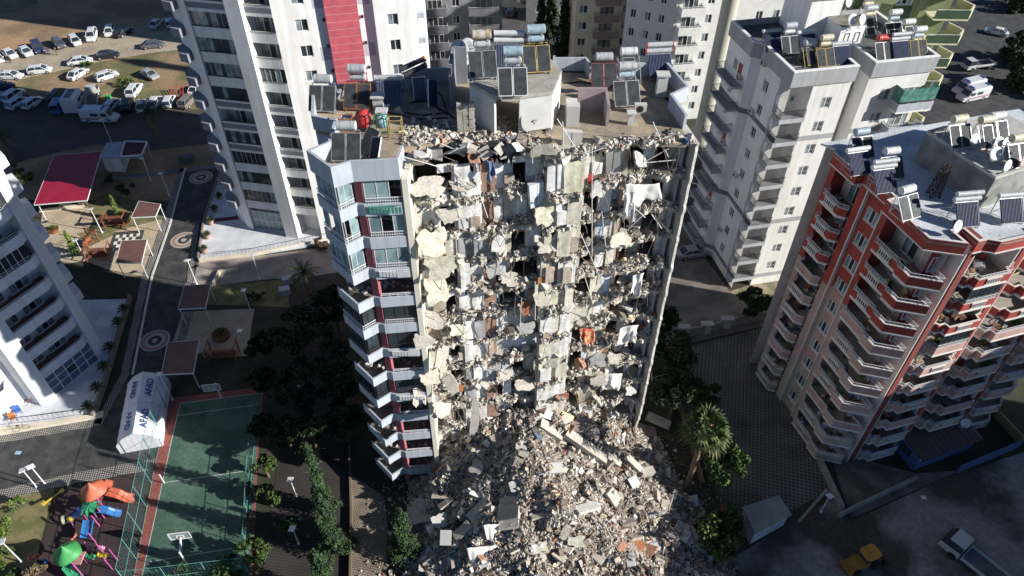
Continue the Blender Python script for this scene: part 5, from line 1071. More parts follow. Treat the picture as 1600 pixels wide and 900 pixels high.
b = MB(); b.band([SHF(0, 4.5), SHF(0, 0), SHF(Ls * .45, -.0), SHF(Ls * .45, -.37), SHF(Ls, -.37), SHF(Ls + .02, 9)], RH + 2.9, RH + 3.15, .2, 0); b.build('parapet', [mat('cement_coping', (.45, .44, .40), .9)], rb)
# old sign tower lattice on the roof
def lattice(px, py, z, h, lb):
    c = at(px, py, z); o = empty('lattice_mast', c, 0, lb, 'mast'); b = MB()
    for i in range(4):
        a = R(45 + 90 * i); a2 = R(135 + 90 * i); r0, r1 = .55, .3
        b.bar((r0 * math.cos(a), r0 * math.sin(a), 0), (r1 * math.cos(a), r1 * math.sin(a), h), .08, .08)
        for k in range(5):
            t0 = k / 5; t1 = (k + 1) / 5; q = lambda t, a: (((r0 + (r1 - r0) * t) * math.cos(a)), ((r0 + (r1 - r0) * t) * math.sin(a)), h * t)
            b.bar(q(t0, a), q(t1, a2), .05, .05); b.bar(q(t1, a), q(t0, a2), .05, .05)
    b.build('lattice', [mat('rusty_black_steel', (.05, .03, .025), .8)], o, local=True)
lattice(1457, 306, RH + .1, 3.0, 'rusty dark lattice mast standing on the roof of the red block')
# --- small shop at the foot of the red block
sp = empty('blue_shop', tuple(at(1460, 715, 0)), 0, 'low blue walled shop with brown corrugated roof at the foot of the red block', 'shop')
a = at(1425, 735, 0); F = frame((a.x, a.y), 20); b = MB(); wn = []
b.wall(F(0, 0), F(7.4, 0), 0, 2.3, [(.5, 2.2, 1.0, 1.9), (2.7, 4.4, 1.0, 1.9), (5, 6.8, 1.0, 1.9)], .1); b.wall(F(0, 5), F(0, 0), 0, 2.3, [(.8, 2.0, .9, 1.9), (2.6, 4.0, .9, 1.9)], .1); b.wall(F(7.4, 0), F(7.4, 5), 0, 2.3, []); b.build('wall', [mat('blue_render', (.06, .12, .26), .8, .1)], sp)
b = MB(); b.prism([F(.06, .1), F(7.3, .1), F(7.3, 4.9), F(.06, 4.9)], 0, 2.0, 0); b.build('dark_windows', [GLASS], sp)
b = MB(); n = 24
for i in range(n): b.add([(*F(-.25 + i * 8.0 / n, -.4), 2.32 + (.08 if i % 2 else 0)), (*F(-.25 + (i + 1) * 8.0 / n, -.4), 2.32 + (0 if i % 2 else .08)), (*F(-.25 + (i + 1) * 8.0 / n, 5.2), 2.9 + (0 if i % 2 else .08)), (*F(-.25 + i * 8.0 / n, 5.2), 2.9 + (.08 if i % 2 else 0))], [(0, 1, 2, 3)], 0)
b.build('corrugated_roof', [mat('brown_corrugated', (.085, .06, .055), .7, .2)], sp)
b = MB(); b.bar((*F(-.1, -.12), 2.15), (*F(7.5, -.12), 2.15), .05, .35, 0); b.build('sign_strip', [WHITE], sp)

# ---------------- solar water heaters ----------------
_hm = {}
def heater_parts(kind, fm, tank):
    key = (kind, fm.name, tank)
    if key in _hm: return _hm[key]
    out = []
    if kind in ('flat', 'flat1'):
        n = 2 if kind == 'flat' else 1; W = .95; Lp = 1.9; tl = R(48)
        for i in range(n):
            b = MB(); x0 = -n * (W + .06) / 2 + i * (W + .06); T = Matrix.Translation((x0, 0, .22)) @ Matrix.Rotation(tl, 4, 'X')
            b.box(0, W, 0, Lp, -.09, 0, 0, T); b.box(.045, W - .045, .045, Lp - .045, 0, .008, 1, T)
            for j in range(1, 8): b.box(.045 + (W - .09) * j / 8 - .004, .045 + (W - .09) * j / 8 + .004, .05, Lp - .05, .008, .012, 2, T)
            out.append(('collector', b.mesh('collector', [fm, PANELM, mat('absorber_line', (.09, .095, .10), .4)])))
    else:
        b = MB(); tl = R(48); T = Matrix.Translation((-.95, 0, .25)) @ Matrix.Rotation(tl, 4, 'X'); b.box(0, 1.9, 0, 1.95, -.08, -.05, 0, T)
        for j in range(16):
            p = T @ Vector((.06 + j * .118, .02, 0)); q = T @ Vector((.06 + j * .118, 1.9, 0)); b.tube(p, q, .04, n=5, m=1, cap=False)
        out.append(('tube_collector', b.mesh('tube_collector', [STEEL, BLUEP])))
    zt = {'flat': 1.75, 'flat1': 1.75, 'tube': 1.75}[kind]
    fr = MB(); yb = 1.55; hw = .85
    for x in (-hw, hw):
        fr.bar((x, .05, 0), (x, .05, .3), .05, .05); fr.bar((x, yb, 0), (x, yb, zt - .1), .05, .05); fr.bar((x, .05, .05), (x, yb, .05), .04, .04); fr.bar((x, .1, .25), (x, 1.35, 1.6), .04, .04)
    fr.bar((-hw, yb, .05), (hw, yb, zt - .4), .03, .03); fr.bar((-hw, yb, zt - .1), (hw, yb, zt - .1), .05, .05)
    TM = {'w': mat('tank_white', (.60, .60, .59), .5, .06, 3), 's': mat('tank_silver', (.42, .44, .45), .4, .12, 4), 'b': mat('tank_blue_grey', (.30, .40, .46), .5, .15, 4), 'r': REDP, 'c': mat('tank_cream', (.55, .50, .36), .6, .1, 3), 'o': mat('tank_rusty', (.48, .46, .42), .6, .3, 3, c2=(.35, .22, .10))}
    if kind == 'tube':
        for i, c in enumerate(tank):
            b = MB(); z = zt + .12 + i * .5; b.tube((-1.0, yb - .1, z), (1.0, yb - .1, z), .2, n=14, m=0); 
            for s in (-1, 1): b.tube((s * 1.0, yb - .1, z), (s * 1.06, yb - .1, z), .21, n=14, m=1)
            out.append(('tank', b.mesh('tank', [TM[c if c != 'x' else 's'], TM['r'] if 'x' in tank else TM['w']])))
    else:
        z = zt + .25; sz = [(.24, .55), (.33, .62)]
        for i, c in enumerate(tank):
            r_, hl = sz[min(i, 1)] if len(tank) > 1 else (.33, .62)
            if i: z += r_ + .33
            b = MB(); b.tube((-hl, yb, z), (hl, yb, z), r_, n=16, m=0); b.tube((-hl - .04, yb, z), (-hl, yb, z), r_ * .8, r_, n=16, m=0); b.tube((hl, yb, z), (hl + .04, yb, z), r_, r_ * .8, n=16, m=0)
            for x in (-.35, .35): b.tube((x - .02, yb, z), (x + .02, yb, z), r_ + .008, n=16, m=1)
            out.append(('tank', b.mesh('tank', [TM[c], STEEL])))
        for x in (-.45, .45): fr.bar((x, yb - .15, zt - .1), (x, yb - .15, z), .04, .04); fr.bar((x, yb + .15, zt - .1), (x, yb + .15, z), .04, .04)
    out.append(('frame', fr.mesh('frame', [fm if fm is not STEEL else STEEL])))
    pp = MB(); pp.tube((.9, .3, .3), (.95, 1.3, 1.0), .03, n=4, cap=False); pp.tube((.95, 1.3, 1.0), (.6, yb, zt + .1), .03, n=4, cap=False); out.append(('pipe', pp.mesh('pipe', [BLACK])))
    _hm[key] = out; return out
def heater(px, py, z, kind, fm, tank, label, rz=0.0, gz=0.0, s=1.0):
    'px,py: lower middle edge of the panels in the photograph'
    c = at(px, py, z + .22); o = empty('solar_water_heater', (c.x, c.y, z), R(rz), label, 'solar heater', 'solar water heaters on the roofs'); o.scale = (s, s, s)
    if gz:
        leg = MB()
        for x in (-.8, .8):
            for y in (.05, 1.5): leg.box(x - .04, x + .04, y - .04, y + .04, -gz, 0)
        leg.build('leg', [STEEL], o, local=True)
    for nm, me in heater_parts(kind, fm, tank): inst(nm, me, o, (0, 0, 0), 0, False)
    return o
zr = S(12)
H_ = [(503, 174, zr, 'flat', STEEL, 's', 'grey framed pair of panels at the back left corner of the ruin roof', -3), (558, 171, zr, 'flat', ORANGE, 'ss', 'orange framed pair of panels right of the back left corner pair', -2),
      (609, 168, zr, 'tube', STEEL, 's', 'blue tube heater beside the orange framed pair', 3), (757, 122, SH, 'flat', STEEL, 'so', 'grey pair with a rusty streaked tank on the stair house roof', 8), (795, 112, SH, 'tube', STEEL, 'ww', 'blue tube heater with two white tanks on the stair house roof', 0),
      (803, 150, SH, 'flat', FRAME, 'sb', 'white framed pair overhanging the front of the stair house roof', 4), (841, 113, SH, 'flat', GOLD, 'bb', 'ochre framed pair at the right end of the stair house roof', 8), (945, 137, zr, 'flat', mat('maroon_frame', (.25, .05, .05), .7), 's', 'dark red framed pair behind the mauve walled room', 3),
      (985, 128, zr, 'flat1', STEEL, 'w', 'single panel heater with long white tank right of the dark red framed pair', 6), (982, 166, zr, 'flat', STEEL, 'bs', 'front grey pair of panels on the right half of the ruin roof', 8), (1033, 123, zr, 'tube', STEEL, 'xx', 'blue tube heater with red ended tanks near the right parapet', 8),
      (541, 252, zr, 'flat', STEEL, 's', 'dark pair of panels on the small left roof wing above the balconies', 0)]
for (px, py, z, kd, fm, tk, lb, rz) in H_: heater(px, py, z, kd, fm, tk, lb, rz)
RF = RH + .12; RT = RH + 2.9
for (px, py, z, kd, fm, tk, lb, rz) in [(1352, 248, RF, 'flat', STEEL, 'b', 'grey pair at the far left corner of the pale roof', 14), (1346, 274, RF, 'tube', STEEL, 'w', 'tube heater with white tank at the left edge of the pale roof', 14), (1398, 280, RF, 'flat', STEEL, 'w', 'dark pair with raised white tank left of the lattice mast', 12),
      (1386, 302, RF, 'tube', STEEL, 'ss', 'tube heater with silver tanks near the left edge of the pale roof', 12), (1427, 342, RF, 'flat', FRAME, 'w', 'white framed pair with a round white tank at the front of the pale roof', 22), (1514, 355, RF, 'tube', STEEL, 'ss', 'tube heater in the middle of the front of the pale roof', 8), (1583, 349, RF, 'tube', STEEL, 's', 'tube heater below the stained stair house wall at right', 8),
      (1505, 231, RT, 'flat', STEEL, 'c', 'grey pair with cream tank at the back of the red block stair house roof', 14), (1563, 226, RT, 'flat', STEEL, 'w', 'grey pair with white tank further right on the stair house roof of the red block', 14), (1548, 232, RT, 'flat1', STEEL, 'c', 'small single panel with cream tank between two pairs on the stair house roof', 14), (1597, 262, RT, 'flat', STEEL, 'c', 'grey pair with yellowed tank at the right edge of the picture', 14)]:
    heater(px, py, z, kd, fm, tk, lb, rz)
BR = BH - .05
for (px, py, z, kd, fm, tk, lb, rz) in [(a[0], a[1], a[2], a[3], a[4], a[5], a[6], 12) for a in [(1210, 80, BR, 'tube', STEEL, 's', 'blue tube heater at the back left of the white and grey block roof'), (1237, 84, BR, 'flat', STEEL, 'ws', 'pair with two stacked white tanks second from left on the white block roof'), (1264, 82, BR, 'tube', STEEL, 'w', 'blue tube heater left of the white roof stair house'),
      (1270, 102, BR, 'flat1', GOLD, 's', 'single low panel heater near the front left parapet of the white block'), (1293, 104, BR, 'flat', GOLD, 'cc', 'ochre framed pair with two cream tanks near the front parapet of the white block'), (1318, 101, BR, 'tube', STEEL, 's', 'blue tube heater beside the ochre framed cream tank pair'),
      (1384, 94, BR, 'flat', STEEL, 'r', 'grey pair with a bright red tank on the right half of the white block'), (1410, 93, BR, 'tube', STEEL, 'ss', 'blue tube heater with silver tanks right of the red tank'), (1438, 90, BR, 'flat', GOLD, 'bw', 'ochre framed pair at the right front corner of the white block'),
      (1400, 62, BR, 'flat', STEEL, 'bw', 'grey pair with white tank at the back right of the white block roof'), (1424, 68, BR, 'flat1', STEEL, 'w', 'single panel with white tank along the right parapet of the white block'), (1362, 55, BR, 'flat1', STEEL, 'cs', 'stacked tanks with cream lower tank behind the red tank'), (1360, 38, BR, 'flat1', STEEL, 'cw', 'stacked cream and white tanks furthest back beside the white stair house')]]:
    heater(px, py, z, kd, fm, tk, lb, rz)
# damaged and toppled pieces
def leaning(px, py, z, w_, h_, rx, ry, rz, lb, fm=STEEL, pm=PANELM):
    c = at(px, py, z); b = MB(); T = Matrix.Translation(c) @ Euler((R(rx), R(ry), R(rz))).to_matrix().to_4x4(); b.box(-w_ / 2, w_ / 2, -h_ / 2, h_ / 2, -.05, .05, 0, T); b.box(-w_ / 2 + .05, w_ / 2 - .05, -h_ / 2 + .05, h_ / 2 - .05, .05, .058, 1, T); o = b.build('loose_collector', [fm, pm]); tag(o, lb, 'solar panel', 'toppled solar panels')
leaning(576, 222, zr + .8, 1.0, 2.0, 50, 10, -30, 'toppled dark panel leaning left of the second toppled panel'); leaning(586, 236, zr + .8, 1.0, 1.9, 55, -20, -40, 'toppled grey panel at the broken roof edge')
leaning(656, 140, zr + .8, 1.0, 1.9, 75, 0, 8, 'upright dark blue panel under the tilted black tubes', pm=BLUEP); leaning(676, 146, zr + .9, 1.0, 2.0, 70, 25, 50, 'blue panel twisted sideways beside the upright blue panel', pm=BLUEP)
c1 = at(627, 108, zr + 2.0); c2 = at(662, 92, zr + 2.4); o = empty('tilted_tank', c1, 0, 'tilted black tube tanks with orange ends at the back of the ruin roof', 'water tank'); b = MB(); b.tube(c1, c2, .2, n=12); b.tube(c1 + Vector((.1, -.35, -.35)), c2 + Vector((.1, -.35, -.35)), .2, n=12); b.build('tank', [mat('black_tank', (.04, .04, .05), .3)], o)
b = MB(); dd = (c2 - c1).normalized() * .12; b.tube(c2, c2 + dd, .22, n=12); b.tube(c2 + Vector((.1, -.35, -.35)), c2 + dd + Vector((.1, -.35, -.35)), .22, n=12); b.build('end_cap', [mat('orange_cap', (.60, .16, .06), .6)], o); b = MB()
for p in (c1, c2): b.bar(p, (p.x, p.y + .3, zr), .05, .05); b.bar(p, (p.x + .6, p.y - .6, zr), .05, .05)
b.build('frame', [STEEL], o)
q = at(571, 204, zr); b = MB(); b.lathe(q, [(.5, .5), (.55, 1.3), (.4, 1.5), (.001, 1.6)], 16); o = b.build('water_barrel', [REDP]); tag(o, 'bright red water barrel on a stand at the left of the ruin roof', 'water tank')
q = at(598, 206, zr); b = MB(); b.lathe(q, [(.001, .5), (.42, .5), (.42, 1.2), (.3, 1.35), (.001, 1.4)], 16); o = b.build('water_barrel', [mat('faded_blue_barrel', (.25, .42, .46), .6)]); tag(o, 'faded blue barrel right of the red barrel', 'water tank')
for (px, py, M_, lb) in [(545, 212, ORANGE, 'rusty orange empty frame above the left roof wing'), (598, 212, mat('green_frame', (.05, .18, .06), .6), 'green and rusty stand holding the faded blue barrel'), (571, 207, DARKF, 'dark stand under the red barrel'), (620, 215, GOLD, 'thin ochre frame leaning right of the barrels')]:
    q = at(px, py, zr); b = MB()
    for x in (-.45, .45):
        for y in (-.3, .3): b.bar((q.x + x, q.y + y, zr), (q.x + x, q.y + y, zr + 1.5), .05, .05)
        b.bar((q.x + x, q.y - .3, zr + 1.5), (q.x + x, q.y + .3, zr + 1.5), .05, .05)
    for y in (-.3, .3): b.bar((q.x - .45, q.y + y, zr + 1.5), (q.x + .45, q.y + y, zr + 1.5), .05, .05); b.bar((q.x - .45, q.y + y, zr + .5), (q.x + .45, q.y + y, zr + .5), .05, .05)
    tag(b.build('metal_stand', [M_]), lb, 'stand')
q = at(918, 133 + 38, zr); q = at(1002, 178, zr); b = MB(); b.box(q.x - .55, q.x + .35, q.y, q.y + .35, zr, zr + .75, 0); b.lathe((0, 0, 0), [(.001, 0), (.28, 0)], 14, 1); b.v[-28:] = [(q.x - .15 + x, q.y - .01, y + zr + .38) for x, y, z in b.v[-28:]]; tag(b.build('air_conditioner', [OFFW, DARKF]), 'white air conditioner unit standing on the right part of the ruin roof', 'air conditioner')
for (px, py, z, r_, t, a, lb) in [(1486, 368, RF, .55, 70, 30, 'white dish at the front corner of the pale roof'), (1513, 232, RT, .5, 70, 25, 'small white dish near the back of the red block stair house roof'), (1527, 245, RT, .42, 75, 40, 'pinkish small dish left of the dish cluster'), (1549, 240, RT, .6, 60, 10, 'upper left dish of the cluster on the stair house roof'), (1561, 238, RT, .5, 72, 30, 'upright dish right of the upper left dish in the cluster'),
      (1546, 256, RT, .6, 60, 10, 'lower left dish of the cluster on the stair house roof'), (1564, 254, RT, .65, 60, 20, 'largest dish of the cluster on the stair house roof'), (1583, 250, RT, .6, 65, 60, 'dish at the right of the cluster'), (1564, 273, RT, .5, 75, 30, 'dish at the front edge of the stair house roof'), (1588, 266, RT, .5, 75, 40, 'brownish dish at the far right of the stair house roof'),
      (1320, 16, BH + 4.4, .6, 70, 40, 'white dish on the upper roof of the white stair house'), (1326, 44, BH + 2.7, .6, 70, 20, 'left white dish on the lower roof of the white stair house'), (1341, 44, BH + 2.7, .6, 70, 40, 'right white dish on the lower roof of the white stair house'), (1503, 668, 2.9, .5, 60, -20, 'white dish above the brown corrugated shop roof')]:
    dish(px, py, z, r_, t, a, lb, mat('dish_pink', (.42, .33, .30), .6) if 'pink' in lb or 'brown' in lb and 'shop' not in lb else None)
# ---------------- vehicles ----------------
_car = {}
CARC = {'white': (.62, .63, .64), 'black': (.02, .022, .028), 'dgrey': (.10, .105, .12), 'silver': (.33, .34, .36), 'navy': (.03, .04, .10), 'blue': (.06, .12, .32), 'brown': (.20, .16, .14)}
def car_meshes(kind, colr):
    key = (kind, colr)
    if key in _car: return _car[key]
    P = mat('car_paint_' + colr, CARC[colr], .25, .03, 1, spec=.7); L, W, H = {'sedan': (4.5, 1.76, 1.44), 'hatch': (4.1, 1.74, 1.5), 'suv': (4.6, 1.85, 1.7), 'van': (4.5, 1.85, 1.9)}[kind]
    # side profile stations: x, lower body top z, half width
    hood = {'sedan': .80, 'hatch': .85, 'suv': .98, 'van': 1.05}[kind]; belt = {'sedan': .92, 'hatch': .95, 'suv': 1.08, 'van': 1.12}[kind]
    st = [(-L / 2, .45, .62, .72), (-L / 2 + .12, .25, belt - .12, .86), (-L / 2 + .7, .22, belt, .97), (0, .2, belt, 1.0), (L / 2 - 1.25, .2, belt - .02, .99), (L / 2 - .6, .22, hood, .95), (L / 2 - .12, .27, hood - .16, .82), (L / 2, .4, .56, .66)]
    if kind in ('hatch', 'suv', 'van'): st[0] = (-L / 2, .45, belt - .25, .84)
    b = MB(); vs = []; hw = W / 2; m_ = 8
    for x, zb, zt, k in st:
        w_ = hw * k; vs += [(x, -w_ * .92, zb), (x, -w_, zb + .12), (x, -w_, zt - .14), (x, -w_ * .86, zt), (x, w_ * .86, zt), (x, w_, zt - .14), (x, w_, zb + .12), (x, w_ * .92, zb)]
    fs = [(i * m_ + j, (i + 1) * m_ + j, (i + 1) * m_ + (j + 1) % m_, i * m_ + (j + 1) % m_)[::-1] for i in range(len(st) - 1) for j in range(m_)] + [tuple(range(m_)), tuple(range((len(st) - 1) * m_, len(st) * m_))[::-1]]
    b.add(vs, fs, 0, False); body = b
    # cabin: lower ring to roof ring
    cab = {'sedan': ((-1.75, 1.25), (-1.0, .45)), 'hatch': ((-1.98, 1.2), (-1.65, .45)), 'suv': ((-2.2, 1.3), (-1.9, .6)), 'van': ((-2.2, 1.75), (-2.1, 1.0))}[kind]
    (a0, a1), (r0, r1) = cab; wl, wr = hw * .86, hw * .70; zb = belt - .02; g = MB()
    lo = [(a0, -wl, zb), (a1, -wl, zb), (a1, wl, zb), (a0, wl, zb)]; hi = [(r0, -wr, H - .05), (r1, -wr, H - .05), (r1, wr, H - .05), (r0, wr, H - .05)]
    g.add(lo + hi, [(0, 1, 5, 4), (1, 2, 6, 5), (2, 3, 7, 6), (3, 0, 4, 7)], 0)
    body.add([(r0 - .05, -wr - .02, H - .06), (r1 + .05, -wr - .02, H - .06), (r1 + .05, wr + .02, H - .06), (r0 - .05, wr + .02, H - .06), (r0 + .1, -wr + .1, H), (r1 - .1, -wr + .1, H), (r1 - .1, wr - .1, H), (r0 + .1, wr - .1, H)], [(0, 1, 5, 4), (1, 2, 6, 5), (2, 3, 7, 6), (3, 0, 4, 7), (4, 5, 6, 7)], 0)
    for (p, q) in ((lo[0], hi[0]), (lo[1], hi[1]), (lo[2], hi[2]), (lo[3], hi[3])): body.bar(p, q, .09, .09, 0)
    for s in (-1, 1):
        mx_ = (a0 + a1) / 2 - .1; body.bar((mx_, s * (wl + .005), zb), (mx_, s * (wr + .01), H - .06), .09, .05, 0); body.box(a1 - .1, a1 + .05, s * hw - .08, s * hw + .08, belt - .02, belt + .1, 0)
    wh = MB(); wh.tube((0, -.11, 0), (0, .11, 0), .33, n=14, m=0); wh.tube((0, -.118, 0), (0, .118, 0), .2, n=10, m=1)
    li = MB(); li.box(-.05, .03, -.18, .18, -.08, .08)
    _car[key] = (body.mesh('body', [P]), g.mesh('windows', [GLASS]), wh.mesh('wheel', [BLACK, STEEL]), li.mesh('headlight', [mat('lamp_glass', (.5, .5, .48), .2)]), li.mesh('tail_light', [mat('tail_lamp', (.30, .02, .02), .3)]), L, W); return _car[key]
def car(x0, y0, x1, y1, kind, colr, label, k=1.0):
    'pixels of the rear and the front at ground level'
    a = at(x0, y0, 0); c = at(x1, y1, 0); mid = (a + c) / 2; rz = math.atan2((c - a).y, (c - a).x); mid.z = .005
    o = empty('parked_car', mid, rz, label, 'car', 'parked cars'); bo, g, wh, hl, tl, L, W = car_meshes(kind, colr)
    inst('body', bo, o, (0, 0, 0), 0, False); inst('windows', g, o, (0, 0, 0), 0, False)
    for x in (-L * .3, L * .31):
        for s in (-1, 1): inst('wheel', wh, o, (x, s * (W / 2 - .1), .33), 0, False)
    for s in (-1, 1): inst('headlight', hl, o, (L / 2 - .09, s * W * .33, .62), 0, False); inst('tail_light', tl, o, (-L / 2 + .07, s * W * .34, .74), 0, False)
    return o
Z = lambda *v: [q / 4 for q in v]
for a, kd, co, lb in [
    ((5, 490, 140, 490), 'sedan', 'white', 'white sedan at the left end of the dusty lane nearest the picture edge'), ((190, 462, 325, 448), 'hatch', 'white', 'white hatchback on the lower side of the dusty lane, second from left'),
    ((430, 408, 582, 388), 'sedan', 'white', 'white sedan parked nose to tail with the black sedan'), ((605, 370, 748, 352), 'sedan', 'black', 'black sedan on the lane right of the white sedan'), ((895, 303, 1028, 290), 'sedan', 'dgrey', 'dark grey sedan crossing the lane at the right in half shadow'),
    ((452, 505, 535, 452), 'sedan', 'white', 'white sedan on the grass seen from behind below the bush'), ((610, 512, 738, 470), 'hatch', 'white', 'white hatchback on the grass right of the white sedan seen from behind'), ((892, 460, 985, 505), 'sedan', 'silver', 'grey sedan alone on the bare dirt'),
    ((825, 612, 868, 552), 'suv', 'white', 'white car with dark roof glass parked alone above the shaded row'), ((1210, 598, 1262, 548), 'sedan', 'white', 'white car beside the red trailer frame'), ((1152, 680, 1208, 622), 'suv', 'brown', 'silver brown estate car at the right end of the shaded row'),
    ((30, 330, 105, 378), 'sedan', 'white', 'white sedan with open shadows at the left of the upper row'), ((140, 312, 198, 366), 'sedan', 'white', 'white sedan second in the upper row'), ((228, 285, 262, 345), 'suv', 'navy', 'dark blue car third in the upper row'), ((350, 262, 402, 318), 'hatch', 'dgrey', 'dark grey car fourth in the upper row beside two people'),
    ((452, 245, 500, 300), 'hatch', 'white', 'white car fifth in the upper row'), ((590, 212, 572, 270), 'suv', 'white', 'white car with roof rails sixth in the upper row'), ((702, 185, 682, 242), 'hatch', 'white', 'white hatchback next to the black car in shade'), ((735, 240, 820, 192), 'sedan', 'black', 'black sedan in shade next to the white hatchback'),
    ((955, 190, 1010, 137), 'sedan', 'white', 'white sedan in the far shade left of the small white hatchback'), ((1065, 185, 1070, 132), 'hatch', 'white', 'small white hatchback in the far shade beside the tower'), ((-30, 360, 12, 402), 'hatch', 'white', 'white car cut by the left edge of the picture'),
    ((68, 690, 165, 632), 'hatch', 'white', 'white car with dark rear glass in the lower left shade'), ((40, 655, 150, 580), 'suv', 'white', 'white car with black roof in the lower left shade'), ((-5, 650, 60, 592), 'sedan', 'dgrey', 'grey car left of the black roofed white car'), ((168, 690, 260, 630), 'hatch', 'white', 'white coupe right of the white car with dark rear glass'),
    ((345, 642, 405, 585), 'suv', 'black', 'dark car behind the blue van'), ((352, 730, 402, 640), 'van', 'blue', 'blue small van beside the white camper'), ((682, 702, 735, 645), 'hatch', 'white', 'white car behind the white ambulance'), ((792, 712, 812, 640), 'suv', 'black', 'black car between two white cars in the shaded row'),
    ((888, 718, 900, 638), 'sedan', 'white', 'white car right of the black car in the shaded row'), ((955, 690, 1000, 622), 'hatch', 'white', 'white car left of the palm in the shaded row'), ((1050, 680, 1078, 622), 'hatch', 'white', 'white car right of the palm in the shaded row'), ((0, 570, 45, 555), 'hatch', 'navy', 'dark car at the shaded left edge')]:
    x = Z(*a); car(*x, kd, co, lb)
car(1570, 57, 1541, 50, 'sedan', 'white', 'white sedan on the dark road at the upper right'); car(1062, 402, 1100, 396, 'sedan', 'silver', 'silver grey sedan in the yard left of the white and grey block')
car(812, 5, 832, 0, 'hatch', 'white', 'white car at the top edge on the sunlit ground'); car(797, 27, 800, 18, 'hatch', 'dgrey', 'grey car in the shade at the top centre')
def van_big(x0, y0, x1, y1, label, name='ambulance', cat='ambulance', L=5.9, W=2.0, H=2.5, stripe=True, group=None):
    a = at(x0, y0, 0); c = at(x1, y1, 0); mid = (a + c) / 2; o = empty(name, mid, math.atan2((c - a).y, (c - a).x), label, cat, group)
    P = mat('ambulance_white', (.62, .63, .64), .3, .03); b = MB(); hw = W / 2
    sec = [(-L / 2, .4, H - .1, .96), (-L / 2 + .15, .35, H, 1), (L / 2 - 2.0, .35, H, 1), (L / 2 - 1.35, .35, H - .35, .98), (L / 2 - .85, .35, 1.25, .97), (L / 2 - .15, .38, .98, .9), (L / 2, .45, .75, .82)]; vs = []
    for x, zb, zt, k in sec: w_ = hw * k; vs += [(x, -w_, zb), (x, -w_, zt - .3 if zt > 1.3 else zt - .1), (x, -w_ * .86, zt), (x, w_ * .86, zt), (x, w_, zt - .3 if zt > 1.3 else zt - .1), (x, w_, zb)]
    b.add(vs, [(i * 6 + j, (i + 1) * 6 + j, (i + 1) * 6 + (j + 1) % 6, i * 6 + (j + 1) % 6)[::-1] for i in range(len(sec) - 1) for j in range(6)] + [tuple(range(6)), tuple(range((len(sec) - 1) * 6, len(sec) * 6))[::-1]], 0); b.build('body', [P], o, local=True)
    g = MB(); x1_, x2_ = L / 2 - 1.36, L / 2 - .84; g.add([(x1_ + .02, -hw * .8, H - .38), (x2_, -hw * .84, 1.30), (x2_, hw * .84, 1.30), (x1_ + .02, hw * .8, H - .38)], [(0, 1, 2, 3)]); g.v[-4:] = [(x + .03, y, z + .03) for x, y, z in g.v[-4:]]
    for s in (-1, 1): g.box(L / 2 - 2.3, L / 2 - 1.3, s * hw - .012, s * hw + .012, 1.35, 1.9); g.box(L / 2 - 4.0, L / 2 - 2.7, s * hw - .012, s * hw + .012, 1.35, 1.9)
    g.build('windows', [GLASS], o, local=True); bar_ = MB(); bar_.box(L / 2 - 2.1, L / 2 - 1.75, -.6, .6, H, H + .14); bar_.box(-L / 2 + .2, -L / 2 + .45, -.5, .5, H, H + .12)
    if stripe:
        bar_.build('light_bar', [mat('blue_lamp', (.04, .10, .35), .3)], o, local=True); s_ = MB()
        for s in (-1, 1): s_.box(-L / 2 + .1, L / 2 - 1.0, s * (hw + .006) - .004, s * (hw + .006) + .004, .85, 1.0, 0); s_.box(-L / 2 + .1, L / 2 - 1.0, s * (hw + .006) - .004, s * (hw + .006) + .004, .7, .76, 1)
        s_.build('stripe', [mat('red_stripe_paint', (.45, .04, .04), .5), mat('blue_stripe_paint', (.04, .08, .30), .5)], o, local=True)
    wh = MB(); wh.tube((0, -.12, 0), (0, .12, 0), .36, n=14); wh.tube((0, -.125, 0), (0, .125, 0), .2, n=10, m=1); wm = wh.mesh('wheel', [BLACK, STEEL])
    for x in (-L * .3, L * .31):
        for s in (-1, 1): inst('wheel', wm, o, (x, s * (hw - .1), .36), 0, False)
    return o
van_big(136, 188, 184, 189, 'white ambulance with red and blue stripes in front of the shaded row of cars'); van_big(1534, 138, 1484, 150, 'rear white ambulance on the dark road at the upper right'); van_big(1540, 150, 1492, 160, 'front white ambulance on the dark road at the upper right')
o = van_big(112, 180, 128, 153, 'white camper van with roof windows beside the blue van', 'camper_van', 'camper', 6.0, 2.2, 2.9, False); b = MB(); b.box(-2.2, -.8, -.5, .5, 2.9, 2.98); b.box(-.4, .6, -.5, .5, 2.9, 2.98); b.build('roof_window', [GLASS], o, local=True)
